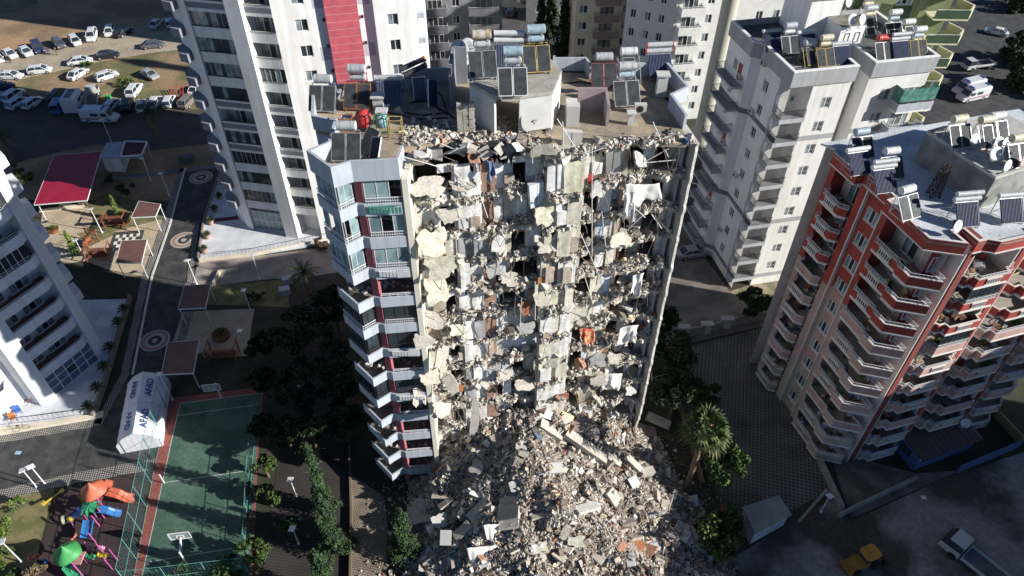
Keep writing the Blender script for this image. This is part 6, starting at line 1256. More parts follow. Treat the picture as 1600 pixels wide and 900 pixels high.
def truck(x0, y0, x1, y1, label, colr=(.6, .6, .6), L=6.5, bed=mat('truck_bed', (.12, .12, .13), .7, .2)):
    a = at(x0, y0, 0); c = at(x1, y1, 0); o = empty('flatbed_truck', (a + c) / 2, math.atan2((c - a).y, (c - a).x), label, 'truck'); hw = 1.0; P = mat('truck_cab_paint', colr, .3, .03)
    b = MB(); b.add([(L / 2 - 1.9, -hw, .5), (L / 2, -hw, .5), (L / 2, hw, .5), (L / 2 - 1.9, hw, .5), (L / 2 - 1.9, -hw, 1.4), (L / 2, -hw, 1.25), (L / 2, hw, 1.25), (L / 2 - 1.9, hw, 1.4), (L / 2 - 1.85, -hw * .88, 2.15), (L / 2 - .5, -hw * .88, 2.1), (L / 2 - .5, hw * .88, 2.1), (L / 2 - 1.85, hw * .88, 2.15)],
                     [(0, 3, 2, 1), (0, 1, 5, 4), (1, 2, 6, 5), (2, 3, 7, 6), (3, 0, 4, 7), (8, 9, 10, 11), (7, 4, 8, 11)], 0); b.build('cab', [P], o, local=True)
    g = MB(); g.add([(L / 2 - 1.88, -hw, 1.4), (L / 2, -hw, 1.25), (L / 2, hw, 1.25), (L / 2 - 1.88, hw, 1.4), (L / 2 - 1.85, -hw * .88, 2.13), (L / 2 - .5, -hw * .88, 2.08), (L / 2 - .5, hw * .88, 2.08), (L / 2 - 1.85, hw * .88, 2.13)], [(0, 1, 5, 4), (1, 2, 6, 5), (2, 3, 7, 6)], 0); g.build('windows', [GLASS], o, local=True)
    b = MB(); b.box(-L / 2, L / 2 - 2.0, -hw, hw, .7, .85); b.band([(-L / 2, -hw), (L / 2 - 2.05, -hw), (L / 2 - 2.05, hw), (-L / 2, hw)], .85, 1.2, .06, 1, True); b.build('bed', [bed, P], o, local=True)
    wh = MB(); wh.tube((0, -.14, 0), (0, .14, 0), .42, n=14); wm = wh.mesh('wheel', [BLACK])
    for x in (-L * .3, L * .31):
        for s in (-1, 1): inst('wheel', wm, o, (x, s * (hw - .12), .42), 0, False)
    return o
truck(146, 170, 148, 150, 'pale flatbed truck behind the ambulance', (.5, .5, .48)); truck(1548, 104, 1504, 110, 'white pickup truck on the dark road above the ambulances'); truck(1570, 925, 1492, 862, 'white truck with dark bed at the lower right corner of the street', L=7.5)
# wheel loader
a = at(1322, 892, 0); c = at(1368, 872, 0); o = empty('wheel_loader', (a + c) / 2, math.atan2((c - a).y, (c - a).x), 'yellow loader with an orange roof on the dark street at the bottom', 'loader'); o.scale = (.8, .8, .8); YEL = mat('loader_yellow', (.30, .15, .02), .7, .25, 2)
b = MB(); b.box(-2.4, .2, -.75, .75, .8, 1.7); b.box(-2.6, -2.3, -.9, .9, .7, 1.3); b.build('body', [YEL], o, local=True)
b = MB(); b.box(-.5, 1.1, -.7, .7, 1.2, 2.6); b.build('cab', [GLASS], o, local=True); b = MB(); b.prism([(-.7, -.6), (-.4, -.85), (1.0, -.85), (1.3, -.6), (1.3, .6), (1.0, .85), (-.4, .85), (-.7, .6)], 2.6, 2.78); b.build('roof', [mat('loader_roof_orange', (.52, .24, .03), .7, .12)], o, local=True)
b = MB(); b.box(0, .6, -.03, .03, 2.782, 2.79); b.build('roof_mark', [DARKF], o, local=True)
b = MB()
for s in (-1, 1): b.bar((.8, s * .6, 1.3), (2.3, s * .6, .6), .15, .25)
b.build('arm', [YEL], o, local=True); b = MB(); b.add([(2.2, -1.2, .15), (2.2, 1.2, .15), (2.2, 1.2, 1.1), (2.2, -1.2, 1.1), (3.1, -1.2, .1), (3.1, 1.2, .1)], [(0, 1, 2, 3), (0, 4, 5, 1), (0, 3, 4), (1, 5, 2)]); b.build('bucket', [DARKF], o, local=True)
wh = MB(); wh.tube((0, -.22, 0), (0, .22, 0), .65, n=16); wm = wh.mesh('wheel', [BLACK])
for x in (-1.6, 1.2):
    for s in (-1, 1): inst('wheel', wm, o, (x, s * .85, .65), 0, False)
# red trailer frame in the lot
q = at(279, 150, 0); o = empty('trailer_frame', q, .3, 'red open metal trailer frame standing on the dirt next to the tower', 'trailer'); b = MB()
for i in range(5): b.bar((-1 + i * .5, -1.5, .6), (-1 + i * .5, 1.5, .6 + .5), .08, .08)
b.bar((-1, -1.5, .6), (1, -1.5, .6), .1, .1); b.bar((-1, 1.5, 1.1), (1, 1.5, 1.1), .1, .1); b.bar((-.3, -1.5, .6), (0, -3.2, .5), .1, .1); b.bar((.3, -1.5, .6), (0, -3.2, .5), .1, .1)
for x in (-1, 1):
    for y in (-1.5, 1.5): b.bar((x, y, 0), (x, y, 1.5), .08, .08)
b.build('frame', [mat('trailer_red', (.45, .08, .06), .6)], o, local=True)
def bx(name, px, py, w, d, h, M_, lb, cat, rz=0): q = at(px, py, 0); b = MB(); b.box(-w / 2, w / 2, 0, d, 0, h, 0, Matrix.Translation(q) @ Matrix.Rotation(R(rz), 4, 'Z')); return tag(b.build(name, [M_]), lb, cat)
bx('green_box', 170, 160, .9, 1.4, .8, mat('bright_green', (.04, .42, .08), .6), 'bright green container between parked cars in the shade', 'container', 20)
# people
def person(px, py, label, top, leg, rz=0):
    q = at(px, py, 0); me = bpy.data.meshes.new('person'); V = [(0, 0, .92), (0, 0, 1.15), (0, 0, 1.42), (0, .0, 1.52), (0, 0, 1.66), (-.2, 0, 1.4), (-.28, .02, 1.12), (-.26, .1, .88), (.2, 0, 1.4), (.28, .02, 1.12), (.26, .1, .88), (-.1, 0, .86), (-.11, .04, .46), (-.12, -.06, .06), (-.12, .12, .03), (.1, 0, .86), (.12, .1, .46), (.13, .12, .06), (.13, .3, .03)]
    E_ = [(0, 1), (1, 2), (2, 3), (3, 4), (2, 5), (5, 6), (6, 7), (2, 8), (8, 9), (9, 10), (0, 11), (11, 12), (12, 13), (13, 14), (0, 15), (15, 16), (16, 17), (17, 18)]; rd = [.15, .14, .15, .06, .10, .07, .05, .04, .07, .05, .04, .1, .07, .045, .04, .1, .07, .045, .04]
    me.from_pydata(V, E_, []); o = bpy.data.objects.new('person', me); COL.objects.link(o); o.location = q; o.rotation_euler = (0, 0, R(rz)); md = o.modifiers.new('s', 'SKIN'); 
    lay = me.skin_vertices if len(me.skin_vertices) else None
    if lay is None:
        bm = bmesh.new(); bm.from_mesh(me); bm.verts.layers.skin.verify(); bm.to_mesh(me); bm.free()
    for i, r_ in enumerate(rd): me.skin_vertices[0].data[i].radius = (r_, r_ * .85)
    me.skin_vertices[0].data[0].use_root = True; o.modifiers.new('sub', 'SUBSURF').levels = 1
    M_ = bpy.data.materials.get('clothes_' + top) 
    if not M_:
        M_ = mat('clothes_' + top, {'dark': (.03, .03, .04), 'blue': (.05, .07, .14), 'brown': (.12, .08, .06)}[top], .9)
    me.materials.append(M_); return tag(o, label, 'person', 'people in the car park')
person(17, 99, 'person in dark clothes walking beside the leftmost white sedan', 'dark', 0, 20); person(78, 86, 'person in blue walking left of another person between cars', 'blue', 0, 200); person(90, 86, 'person in brown standing by the dark grey car', 'brown', 0, 90)

# ---------------- trees and plants ----------------
def leafmat(name, c, c2):
    M = mat(name, c, .7, .2, .9, c2=c2, s2=6, spec=.25); return M
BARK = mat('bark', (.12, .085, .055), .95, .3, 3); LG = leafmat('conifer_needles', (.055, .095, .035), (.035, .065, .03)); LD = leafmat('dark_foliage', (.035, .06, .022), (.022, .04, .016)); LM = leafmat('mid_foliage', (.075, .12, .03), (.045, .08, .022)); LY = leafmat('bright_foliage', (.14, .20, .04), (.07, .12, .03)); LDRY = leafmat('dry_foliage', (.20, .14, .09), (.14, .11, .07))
def leaves(name, C, s, M, parent, up=.3):
    'small leaf faces at C (world)'
    n = len(C); Rm = rotmats(n, 1.6); sz = rng.uniform(.6, 1.3, (n, 1, 1)) * s
    q = np.array([(-.5, -.3, 0), (.1, -.5, .12), (.6, .0, 0), (.1, .5, -.1), (-.5, .3, 0)]); V = np.einsum('nij,kj->nki', Rm, q) * sz + C[:, None, :] - np.array(root_origin(parent)); F = np.arange(n * 5).reshape(-1, 5)
    o = bpy.data.objects.new(name, npmesh(name, V.reshape(-1, 3), F, [M])); COL.objects.link(o); o.parent = parent; return o
def clumps(c, r, n, k, sq=1.0, seed=0, hollow=.55):
    'k clumps spread through a crown of radius r, n leaves'
    c = np.array(c); d = rng.normal(0, 1, (k, 3)); d /= np.linalg.norm(d, axis=1)[:, None]; cc = c + d * (rng.uniform(hollow, 1, (k, 1)) * r) * np.array([1, 1, sq]); w_ = rng.integers(0, k, n); rr = rng.uniform(.2, .42, k) * r
    e = rng.normal(0, 1, (n, 3)); e /= np.linalg.norm(e, axis=1)[:, None]; return cc[w_] + e * (rr[w_][:, None] * rng.uniform(.4, 1, (n, 1))) * np.array([1, 1, .75])
def trunk(parent, p, h, r, limbs=5, spread=1.0, lo=.35):
    b = MB(); b.tube(p, p + Vector((random.uniform(-.1, .1) * h * .3, 0, h)), r, r * .35, n=8)
    for i in range(limbs):
        t = random.uniform(lo, .9); a = random.uniform(0, 6.28); q = p + Vector((0, 0, h * t)); b.tube(q, q + Vector((math.cos(a) * spread, math.sin(a) * spread, spread * .7)), r * .4, r * .12, n=5)
    return b.build('trunk', [BARK], parent)
def broad(px, py, h, r, M, label, n=2600, k=26, name='tree', cat='tree', s=.28, group=None, world=None):
    p = Vector(world) if world else at(px, py, 0); o = empty(name, p, 0, label, cat, group); trunk(o, p, h - r * .6, .07 * r + .08, 6, r * .6); leaves('crown', clumps((p.x, p.y, h - r * .85), r, n, k, .85), s, M, o); return o
def conifer(px, py, h, r, M, label, n=3200, name='conifer', s=.2, lean=0, open_=.6):
    p = at(px, py, 0); o = empty(name, p, 0, label, 'tree'); trunk(o, p, h * .96, .16, 0); t = rng.uniform(0, 1, n) ** 1.35; wh = 11; lev = np.floor(t * wh) / wh * .6 + t * .4; a = rng.uniform(0, 6.28, n); br = 9
    prof = r * (1 - lev) ** .8 * (.52 + .48 * np.sin(a * br / 2 + np.floor(t * wh) * 2.1)) * (.8 + .3 * np.sin(a * 2 + t * 9)); rad = prof * rng.uniform(open_, 1, n) ** .7
    C = np.stack([p.x + rad * np.cos(a) + lean * t * h, p.y + rad * np.sin(a), h * .06 + t * h * .94 - rad * .22], 1) + rng.normal(0, .06, (n, 3)); leaves('foliage', C, s, M, o); return o
def bush(px, py, r, h, M, label, n=500, name='shrub', s=.17, z=0, group=None):
    p = at(px, py, z); o = empty(name, p, 0, label, 'shrub', group); b = MB(); b.tube(p, p + Vector((0, 0, h * .5)), .05, .03, n=5); b.build('stem', [BARK], o); C = clumps((p.x, p.y, p.z + h * .55), r, n, 9, h / (2 * r), hollow=.2); C[:, 2] = np.maximum(C[:, 2], p.z + .03); leaves('foliage', C, s, M, o); return o
def palm(px, py, h, r, label, nf=34, M=None, wide=True, s=1.0, name='palm_tree', trunk_r=.25, dead=True):
    p = at(px, py, 0); o = empty(name, p, 0, label, 'palm'); b = MB(); zz = 0
    for i in range(10): b.tube(p + Vector((0, 0, h * i / 10)), p + Vector((0, 0, h * (i + 1) / 10)), trunk_r * (1.12 - .03 * i), trunk_r * (1.0 - .03 * i), n=9)
    b.build('trunk', [mat('palm_trunk', (.17, .12, .08), .95, .3, 4)], o); c = p + Vector((0, 0, h)); me = MB(); m2 = MB()
    for i in range(nf):
        a = 2.39996 * i; el = R(78 - 118 * (i / nf)); d = Vector((math.cos(a) * math.cos(el), math.sin(a) * math.cos(el), math.sin(el))); side = Vector((-math.sin(a), math.cos(a), 0)); B = me if (i / nf < .86 or not dead) else m2
        if wide:     # fan fronds
            q = c + d * (r * .5); me.tube(c, q, .025, n=4, cap=False, m=0); nrm = side.cross(d); k = 9; R0 = r * random.uniform(.42, .66)
            for j in range(k):
                t0 = R(-78 + 156 * j / k); t1 = R(-78 + 156 * (j + 1) / k); tm = (t0 + t1) / 2; f = lambda t, rr: q + (d * math.cos(t) + side * math.sin(t)) * rr
                tipp = f(tm, R0 * random.uniform(.85, 1.1)) - Vector((0, 0, .25 * R0 * (.6 + abs(math.sin(tm))))); B.add([q, f(t0, R0 * .55) + nrm * .03, tipp, f(t1, R0 * .55) - nrm * .03], [(0, 1, 2, 3)], 0)
        else:        # feather fronds
            seg = 9; pos = c.copy(); dd = d.copy(); 
            for j in range(seg):
                nx_ = pos + dd * (r / seg); me.tube(pos, nx_, .03, .02, n=3, cap=False, m=0); w_ = r * .2 * math.sin(math.pi * (j + 1.2) / (seg + 1.5))
                for sgn in (-1, 1): 
                    for u in (0, .5): e = pos.lerp(nx_, u); B.add([e, e + dd * .1, e + side * sgn * w_ + dd * .16 - Vector((0, 0, w_ * .5))], [(0, 1, 2)], 0)
                pos = nx_; dd = (dd - Vector((0, 0, .17))).normalized()
    me.build('fronds', [M or leafmat('palm_green', (.10, .15, .04), (.06, .095, .03))], o)
    if m2.v: m2.build('dry_fronds', [leafmat('palm_dry', (.30, .21, .10), (.20, .14, .07))], o)
    return o
palm(1071, 768, 10.5, 2.4, 'tall fan palm with a bright round crown right of the rubble heap', 40, leafmat('fan_palm_green', (.085, .125, .035), (.045, .07, .022)), trunk_r=.3)
# conifers by the ruin
for (px, py, h, r, lb) in [(637, 866, 8.2, 2.1, 'blue green conifer standing at the left foot of the rubble heap'), (512, 800, 11.5, 1.5, 'tallest slim conifer in the row beside the paved path'), (527, 862, 10.0, 2.0, 'middle conifer in the row beside the paved path'), (520, 940, 9.5, 2.2, 'nearest conifer in the row beside the paved path'), (502, 960, 6.0, 1.8, 'conifer at the bottom edge left of the nearest row conifer')]:
    conifer(px, py, h, r, LG, lb, 15000 if r > 1.6 else 10000, s=.13)
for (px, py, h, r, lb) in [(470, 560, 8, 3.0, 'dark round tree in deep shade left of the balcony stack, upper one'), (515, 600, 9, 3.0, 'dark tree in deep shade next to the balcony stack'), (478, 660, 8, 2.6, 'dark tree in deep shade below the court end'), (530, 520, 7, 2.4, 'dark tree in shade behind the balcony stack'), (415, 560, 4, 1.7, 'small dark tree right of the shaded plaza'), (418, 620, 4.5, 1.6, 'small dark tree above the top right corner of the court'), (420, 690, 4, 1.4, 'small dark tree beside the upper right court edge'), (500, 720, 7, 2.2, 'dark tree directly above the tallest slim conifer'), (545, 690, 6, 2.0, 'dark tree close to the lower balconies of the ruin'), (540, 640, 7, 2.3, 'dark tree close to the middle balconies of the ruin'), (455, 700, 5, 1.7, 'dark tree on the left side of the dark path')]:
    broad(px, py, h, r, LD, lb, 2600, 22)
palm(485, 470, 4.8, 2.3, 'feather palm in shade above the dark path', 26, leafmat('palm_shade_tinted', (.06, .08, .04), (.04, .06, .03)), False)  # palm green darkened, the shade of the spot put into the colour
for (px, py, h, r, lb) in [(1035, 600, 8.5, 2.6, 'dark broad tree beside the end wall of the ruin, upper one'), (1045, 655, 7.5, 2.5, 'dark broad tree beside the end wall of the ruin, lower one'), (1020, 545, 7, 2.2, 'dark tree half hidden behind the end wall'), (1118, 770, 7, 2.1, 'leafy tree just below the tall fan palm'), (1120, 850, 4.5, 2.4, 'low spreading tree left of the small grey roofed hut'), (1172, 500, 4.8, 1.9, 'round olive tree in the yard in front of the white and grey block'), (1095, 640, 4, 1.6, 'shrubby tree behind the fan palm')]:
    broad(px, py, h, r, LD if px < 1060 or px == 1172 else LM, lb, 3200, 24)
for (px, py, h, r, lb) in [(420, 745, 3.2, 1.1, 'upper green tree beside the court edge'), (425, 790, 3.0, 1.2, 'middle green tree beside the court edge'), (405, 880, 3.6, 1.5, 'lower green tree in front of the court'), (360, 905, 3.0, 1.9, 'wide leafy tree covering the bottom edge of the court'), (285, 915, 2.4, 1.6, 'small leafy tree at the bottom edge by the court line'), (455, 830, 2.4, .9, 'small green tree left of the conifer row')]:
    broad(px, py, h, r, LM, lb, 1500, 14, s=.2)
for (px, py, r, h, M_, lb) in [(395, 775, .7, 2.0, LDRY, 'dry brown hedge shrub on the court edge, upper'), (393, 825, .9, 2.4, LDRY, 'dry brown hedge shrub on the court edge, lower'), (395, 470, .6, 1.4, LD, 'round clipped dark shrub on the shaded lawn left'), (410, 470, .8, 1.8, LD, 'round clipped dark shrub on the shaded lawn right'), (31, 792, .8, 1.5, LY, 'round bright shrub on the lawn at left'), (10, 845, 1.5, 2.6, LY, 'big bright bush cut by the left edge'), (8, 880, 1.2, 1.8, LM, 'lower green bush at the left edge'), (55, 905, 1.3, 1.6, LDRY, 'brownish bush at the bottom left corner'), (30, 908, 1.2, 1.6, LM, 'green bush at the very bottom left'),
                           (140, 104, 1.2, 1.4, LM, 'green bush beside the white sedan on the dusty lane'), (200, 132, 1.6, 1.4, LM, 'dark scrub patch above the black roofed car'), (135, 322, .7, 1.2, LDRY, 'dry plant at the corner of the red canopy'), (42, 290, 2.0, 3.6, LM, 'large green bush between the left building and the red canopy'), (200, 305, 1.4, 2.4, LD, 'dark bush in the shaded garden'), (175, 285, 1.0, 1.8, LD, 'dark bush left of another in the shaded garden'), (500, 385, 1.4, 1.1, leafmat('reddish_hedge', (.13, .07, .05), (.08, .06, .04)), 'low reddish hedge on the terrace edge beside the ruin'), (1195, 470, .9, 1.0, LD, 'low dark shrub beside the olive tree'), (552, 850, .5, .9, LM, 'spiky pale plant by the conifer row')]:
    bush(px, py, r, h, M_, lb, 500 if r < 1.3 else 1000)
for (px, py, h, r, lb) in [(190, 345, 4.6, .75, 'slim bright cypress behind the upper pergola'), (118, 395, 3.8, .85, 'bright cypress beside the left pergola')]: conifer(px, py, h, r, LY, lb, 1500, s=.16, open_=.3)
for (px, py, h, r, lb) in [(843, 100, 17, 2.2, 'left dark cypress behind the ruin roof'), (878, 105, 18, 2.8, 'right dark cypress behind the ruin roof'), (860, 60, 16, 2.0, 'farther dark cypress between the other two')]: conifer(px, py, h, r, LD, lb, 4500, name='cypress', s=.4, open_=.3)
palm(250, 222, 5.5, 2.4, 'dark palm in front of the shaded car row', 26, leafmat('palm_shade_tinted', (.05, .07, .04), (.03, .05, .03)), False); palm(22, 252, 5.0, 2.8, 'dark palm at the shaded roadside on the left', 24, leafmat('palm_shade_tinted', (.05, .07, .04), (.03, .05, .03)), False)
palm(708, 60, 5, 2.5, 'dark palm behind the ruin roof dishes', 22, leafmat('palm_shade_tinted', (.05, .07, .04), (.03, .05, .03)), False)
for (px, py, h, r, lb) in [(1585, 100, 6, 4, 'large dark tree at the upper right edge'), (1600, 140, 6, 4, 'second large dark tree lower at the right edge'), (1590, 15, 5, 3.5, 'dark tree at the top right corner')]: broad(px, py, h, r, LD, lb, 2600, 22, s=.5)
# ---------------- garden furniture ----------------
def lamp(px, py, h, label, head=0, z=0):
    p = at(px, py, z); o = empty('lamp_post', p, R(head), label, 'lamp post', 'lamp posts'); b = MB(); b.tube((0, 0, 0), (0, 0, h), .07, .045, n=8); b.tube((0, 0, 0), (0, 0, .25), .13, n=8); b.build('pole', [FRAME], o, local=True)
    b = MB(); T = Matrix.Translation((0, 0, h)) @ Matrix.Rotation(R(-18), 4, 'X'); b.box(-.28, .28, -.42, .3, 0, .07, 0, T); b.box(-.2, .2, -.38, .0, -.04, -.001, 1, T); b.build('lamp_head', [FRAME, mat('lamp_glass', (.5, .5, .48), .2)], o, local=True); return o
for (px, py, h, hd, lb) in [(58, 762, 3.2, 30, 'left of two white lamp posts at the play area corner'), (71, 757, 3.2, -40, 'right of two white lamp posts at the play area corner'), (35, 879, 4.0, 20, 'white lamp post on the lawn near the bottom left'), (160, 364, 4.2, 10, 'white lamp post in front of the upper pergola'), (130, 398, 2.6, 15, 'short white lamp post by the left pergola'), (265, 306, 4.0, 0, 'lamp post in the shaded garden left of the road'), (236, 282, 4.0, 0, 'lamp post in the dark garden by the white kiosk'),
                            (308, 445, 4.2, -5, 'white lamp post at the road corner by the brown patterned paving'), (406, 436, 4.2, 0, 'white lamp post on the patterned paving in front of the terrace'), (392, 486, 3.6, 0, 'lamp post at the edge of the shaded lawn'), (388, 553, 4.0, 10, 'lamp post beside the shaded timber swing'), (270, 625, 4.5, 0, 'lamp post behind the white tent'), (480, 528, 3.0, 0, 'upper lamp beside the dark path'), (472, 632, 3.0, 0, 'middle lamp beside the dark path'), (463, 775, 3.0, 0, 'lower lamp beside the dark path'), (467, 850, 3.0, 0, 'lamp nearest the bottom of the dark path'), (178, 230, 5.0, 0, 'tall lamp post in front of the ambulance'), (1282, 800, 3.0, -60, 'leaning lamp beside the street gate')]: lamp(px, py, h, lb, hd)
def canopy(pts, z, M_, label, posts=True, slope=.0, name='canopy', thick=.12):
    P = [at(x, y, z) for x, y in pts]; c = sum(P, Vector()) / len(P); o = empty(name, (c.x, c.y, 0), 0, label, 'canopy', None); b = MB(); vs = [(p.x, p.y, p.z) for p in P] + [(p.x, p.y, p.z - thick) for p in P]
    b.add(vs, [(0, 1, 2, 3), (7, 6, 5, 4), (0, 4, 5, 1), (1, 5, 6, 2), (2, 6, 7, 3), (3, 7, 4, 0)], 0)
    if b: b.build('roof', [M_], o)
    e = MB()
    for i in range(4): e.bar(P[i] - Vector((0, 0, .06)), P[(i + 1) % 4] - Vector((0, 0, .06)), .05, .16)
    e.build('edge_trim', [FRAME], o)
    for i in range(4): q = P[i].lerp(c, .08); p_ = MB(); p_.tube((q.x, q.y, 0), (q.x, q.y, z - thick), .06, n=6); p_.build('post', [FRAME], o)
    return o, P
RC = wave_mat('crimson_sheet_roof', (.32, .012, .04), (.20, .008, .025), 2.2, .55, .12, 'X'); BC = wave_mat('brown_sheet_roof', (.155, .075, .06), (.12, .06, .045), 2.5, .6, .12, 'X')
canopy([(53, 320), (136, 313), (159, 236), (84, 243)], 3.0, RC, 'large crimson sheet metal canopy half in shadow at the left')
canopy([(205, 340), (243, 338), (251, 319), (217, 314)], 2.8, BC, 'small sunlit brown canopy beside the road, furthest one'); canopy([(181, 410), (221, 411), (230, 374), (190, 376)], 2.8, BC, 'sunlit brown canopy beside the chess floor')
canopy([(278, 483), (321, 481), (329, 444), (288, 446)], 2.8, BC, 'dark shaded canopy between the road and the lamp'); canopy([(252, 585), (302, 583), (311, 531), (262, 535)], 2.8, BC, 'shaded brown canopy just above the white tent')
# gate kiosk
P = pix([(158, 244), (186, 245), (193, 222), (168, 224)], 2.8); o = empty('gate_kiosk', (*P[0], 0), 0, 'white gate kiosk with a flat canopy roof beside the crimson canopy', 'kiosk'); b = MB(); b.prism(P, 0, 2.8); b.build('wall', [WHITE], o); b = MB(); b.prism(pix([(156, 246), (188, 246), (195, 221), (166, 223)], 2.95), 2.801, 2.95); b.build('roof', [mat('grey_blue_roof', (.34, .37, .42), .8)], o)
P = pix([(188, 246), (222, 243), (231, 222), (195, 221)], 2.95); b = MB(); b.prism(P, 2.65, 2.9); b.band(P, 2.6, 3.15, .12, 1, True); b.build('canopy_roof', [mat('dark_red_canopy', (.10, .02, .03), .8), WHITE], o)
for (px, py) in ((222, 244), (229, 225)): q = at(px, py, 2.6); b = MB(); b.tube((q.x, q.y, 0), (q.x, q.y, 2.6), .06, n=6); b.build('post', [FRAME], o)
def pergola(px, py, w, d, rz, label, swing=True):
    p = at(px, py, 0); o = empty('timber_pergola', p, R(rz), label, 'pergola', 'timber pergolas'); h = 2.1
    for x in (-w / 2, w / 2):
        for y in (-d / 2, d / 2): b = MB(); b.box(x - .06, x + .06, y - .06, y + .06, 0, h); b.build('post', [WOOD], o, local=True)
        b = MB(); b.box(x - .05, x + .05, -d / 2 - .2, d / 2 + .2, h, h + .12); b.bar((x, -d / 2, .5), (x, d / 2, .5), .06, .1); b.bar((x, -d / 2, 1.2), (x, d / 2, 1.2), .06, .08); b.build('side_beam', [WOOD], o, local=True)
    b = MB(); n = int(w / .22)
    for i in range(n + 1): x = -w / 2 + w * i / n; b.box(x - .04, x + .04, -d / 2 - .3, -d / 2 + .3 if not swing else d / 2 + .3, h + .12, h + .22)
    b.build('rafters', [WOOD], o, local=True); b = MB(); b.box(-w / 2 + .2, w / 2 - .2, -.3, .3, .42, .5); b.box(-w / 2 + .2, w / 2 - .2, .25, .32, .5, 1.0); b.build('bench', [WOOD], o, local=True); return o
pergola(185, 354, 2.8, 1.6, 5, 'timber pergola swing behind the chess floor', False); pergola(141, 384, 2.0, 1.6, 75, 'timber pergola left of the chess floor', False); pergola(158, 404, 2.8, 1.6, 8, 'timber pergola touching the sunlit brown canopy at its left', False); pergola(351, 560, 3.2, 1.8, 4, 'timber pergola in the shaded plaza', False)
def planter(px, py, r, h, label, M_=None, pl=True, z=0.0, big=.7):
    p = at(px, py, z); o = empty('planter', p, 0, label, 'planter'); b = MB(); n = 6 if M_ else 12
    b.lathe(p, [(r * .8, 0), (r, h), (r * .88, h), (r * .85, h - .08), (.001, h - .08)], n, 0, False); b.build('tub', [M_ or mat('stone_pot', (.36, .22, .17), .9, .1)], o)
    if pl:
        f = MB(); 
        for i in range(26): a = 2.4 * i; el = R(75 - 80 * i / 26); d = Vector((math.cos(a) * math.cos(el), math.sin(a) * math.cos(el), math.sin(el))); s_ = Vector((-math.sin(a), math.cos(a), 0)) * .09; q = p + Vector((0, 0, h)); f.add([q, q + d * big * .6 + s_, q + d * big - Vector((0, 0, .15)), q + d * big * .6 - s_], [(0, 1, 2, 3)])
        f.build('leaves', [LM], o)
    return o
planter(84, 362, .9, .55, 'hexagonal timber planter with a small plant on the plaza', WOOD); planter(346, 527, 1.2, .6, 'hexagonal timber planter with a palm on the shaded plaza', WOOD, big=1.1)
for i, (px, py) in enumerate([(354, 266), (350, 290), (343, 310), (336, 330)]): planter(px, py, .35, .5, ['first', 'second', 'third', 'fourth'][i] + ' potted plant down the shaded terrace edge by the tower', z=.35, big=.8)
for (px, py, lb) in [(330, 350, 'potted plant on the sunlit terrace edge, uppermost'), (325, 372, 'potted plant with pink flowers on the sunlit terrace edge'), (320, 394, 'lowest potted plant on the sunlit terrace edge')]: planter(px, py, .45, .7, lb, z=.35, big=.75)
for i, (px, py) in enumerate([(196, 488), (187, 508), (174, 547), (165, 577), (154, 610), (141, 640)]): planter(px, py, .35, .5, ['uppermost', 'second', 'third', 'fourth', 'fifth', 'lowest'][i] + ' dark potted palm along the left terrace wall', z=.35, big=1.0)
# low walls
def lowwall(pts, h, t, M_, label, name='low_wall', z=0, cat='wall'):
    b = MB(); b.band(pix(pts, z), z, z + h, t); return tag(b.build(name, [M_]), label, cat)
lowwall([(150, 655), (168, 600), (188, 530), (207, 467)], .9, .25, mat('brown_grey_wall', (.22, .18, .16), .9, .1), 'brown grey low wall along the left terrace'); lowwall([(0, 676), (70, 668), (150, 655)], .6, .3, CREAM, 'cream low wall at the front of the left terrace')
lowwall([(520, 376), (400, 400), (312, 410)][::-1], .55, .25, CREAM, 'cream wall along the front of the tower terrace'); lowwall([(312, 406), (322, 345), (352, 255)], .7, .2, mat('brown_grey_wall', (.22, .18, .16), .9, .1), 'brown wall between the road and the tower terrace')
lowwall([(336, 446), (345, 428), (372, 424), (372, 432)][:3], .5, .3, CREAM, 'short curved cream ramp wall on the patterned paving'); lowwall([(62, 332), (134, 324)], .5, .25, CREAM, 'cream low wall under the crimson canopy edge')
lowwall([(1052, 528), (1100, 522), (1150, 508), (1196, 500)], 1.3, .25, mat('pale_stone_wall', (.26, .25, .23), .9, .15), 'pale stone boundary wall with stepped caps behind the paver yard'); lowwall([(1310, 810), (1340, 795), (1430, 752)], .8, .25, mat('pale_stone_wall', (.26, .25, .23), .9), 'stone kerb wall in front of the red block')
lowwall([(1245, 660), (1275, 720), (1312, 800)], 1.0, .25, mat('pale_stone_wall', (.26, .25, .23), .9), 'stone wall between the paver yard and the red block'); lowwall([(1495, 740), (1590, 700)], 1.2, .2, mat('blue_render', (.06, .12, .26), .8), 'blue boundary wall right of the shop'); lowwall([(1540, 640), (1592, 695)], 1.2, .2, mat('ochre_wall', (.32, .24, .10), .9, .2), 'ochre boundary wall behind the shop')
lowwall([(1052, 610), (1075, 690), (1095, 760)], .8, .3, mat('brown_yard_wall', (.14, .10, .07), .9), 'brown wall along the left of the paver yard'); lowwall([(545, 700), (548, 800), (545, 960)], .5, .2, mat('brown_yard_wall', (.14, .10, .07), .9), 'brown kerb wall between the conifers and the light path')
for i, (px, py) in enumerate([(1066, 526), (1102, 521), (1133, 513)]):
    q = at(px, py, 0); b = MB(); b.box(q.x - .6, q.x + .6, q.y - .1, q.y + .45, 0, 1.5, 0); b.box(q.x - .75, q.x + .75, q.y - .2, q.y + .55, 1.5, 1.65, 0); tag(b.build('wall_pier', [mat('pale_stone_cap', (.42, .41, .38), .9)]), ['left', 'middle', 'right'][i] + ' capped pier of the pale stone boundary wall', 'pier')
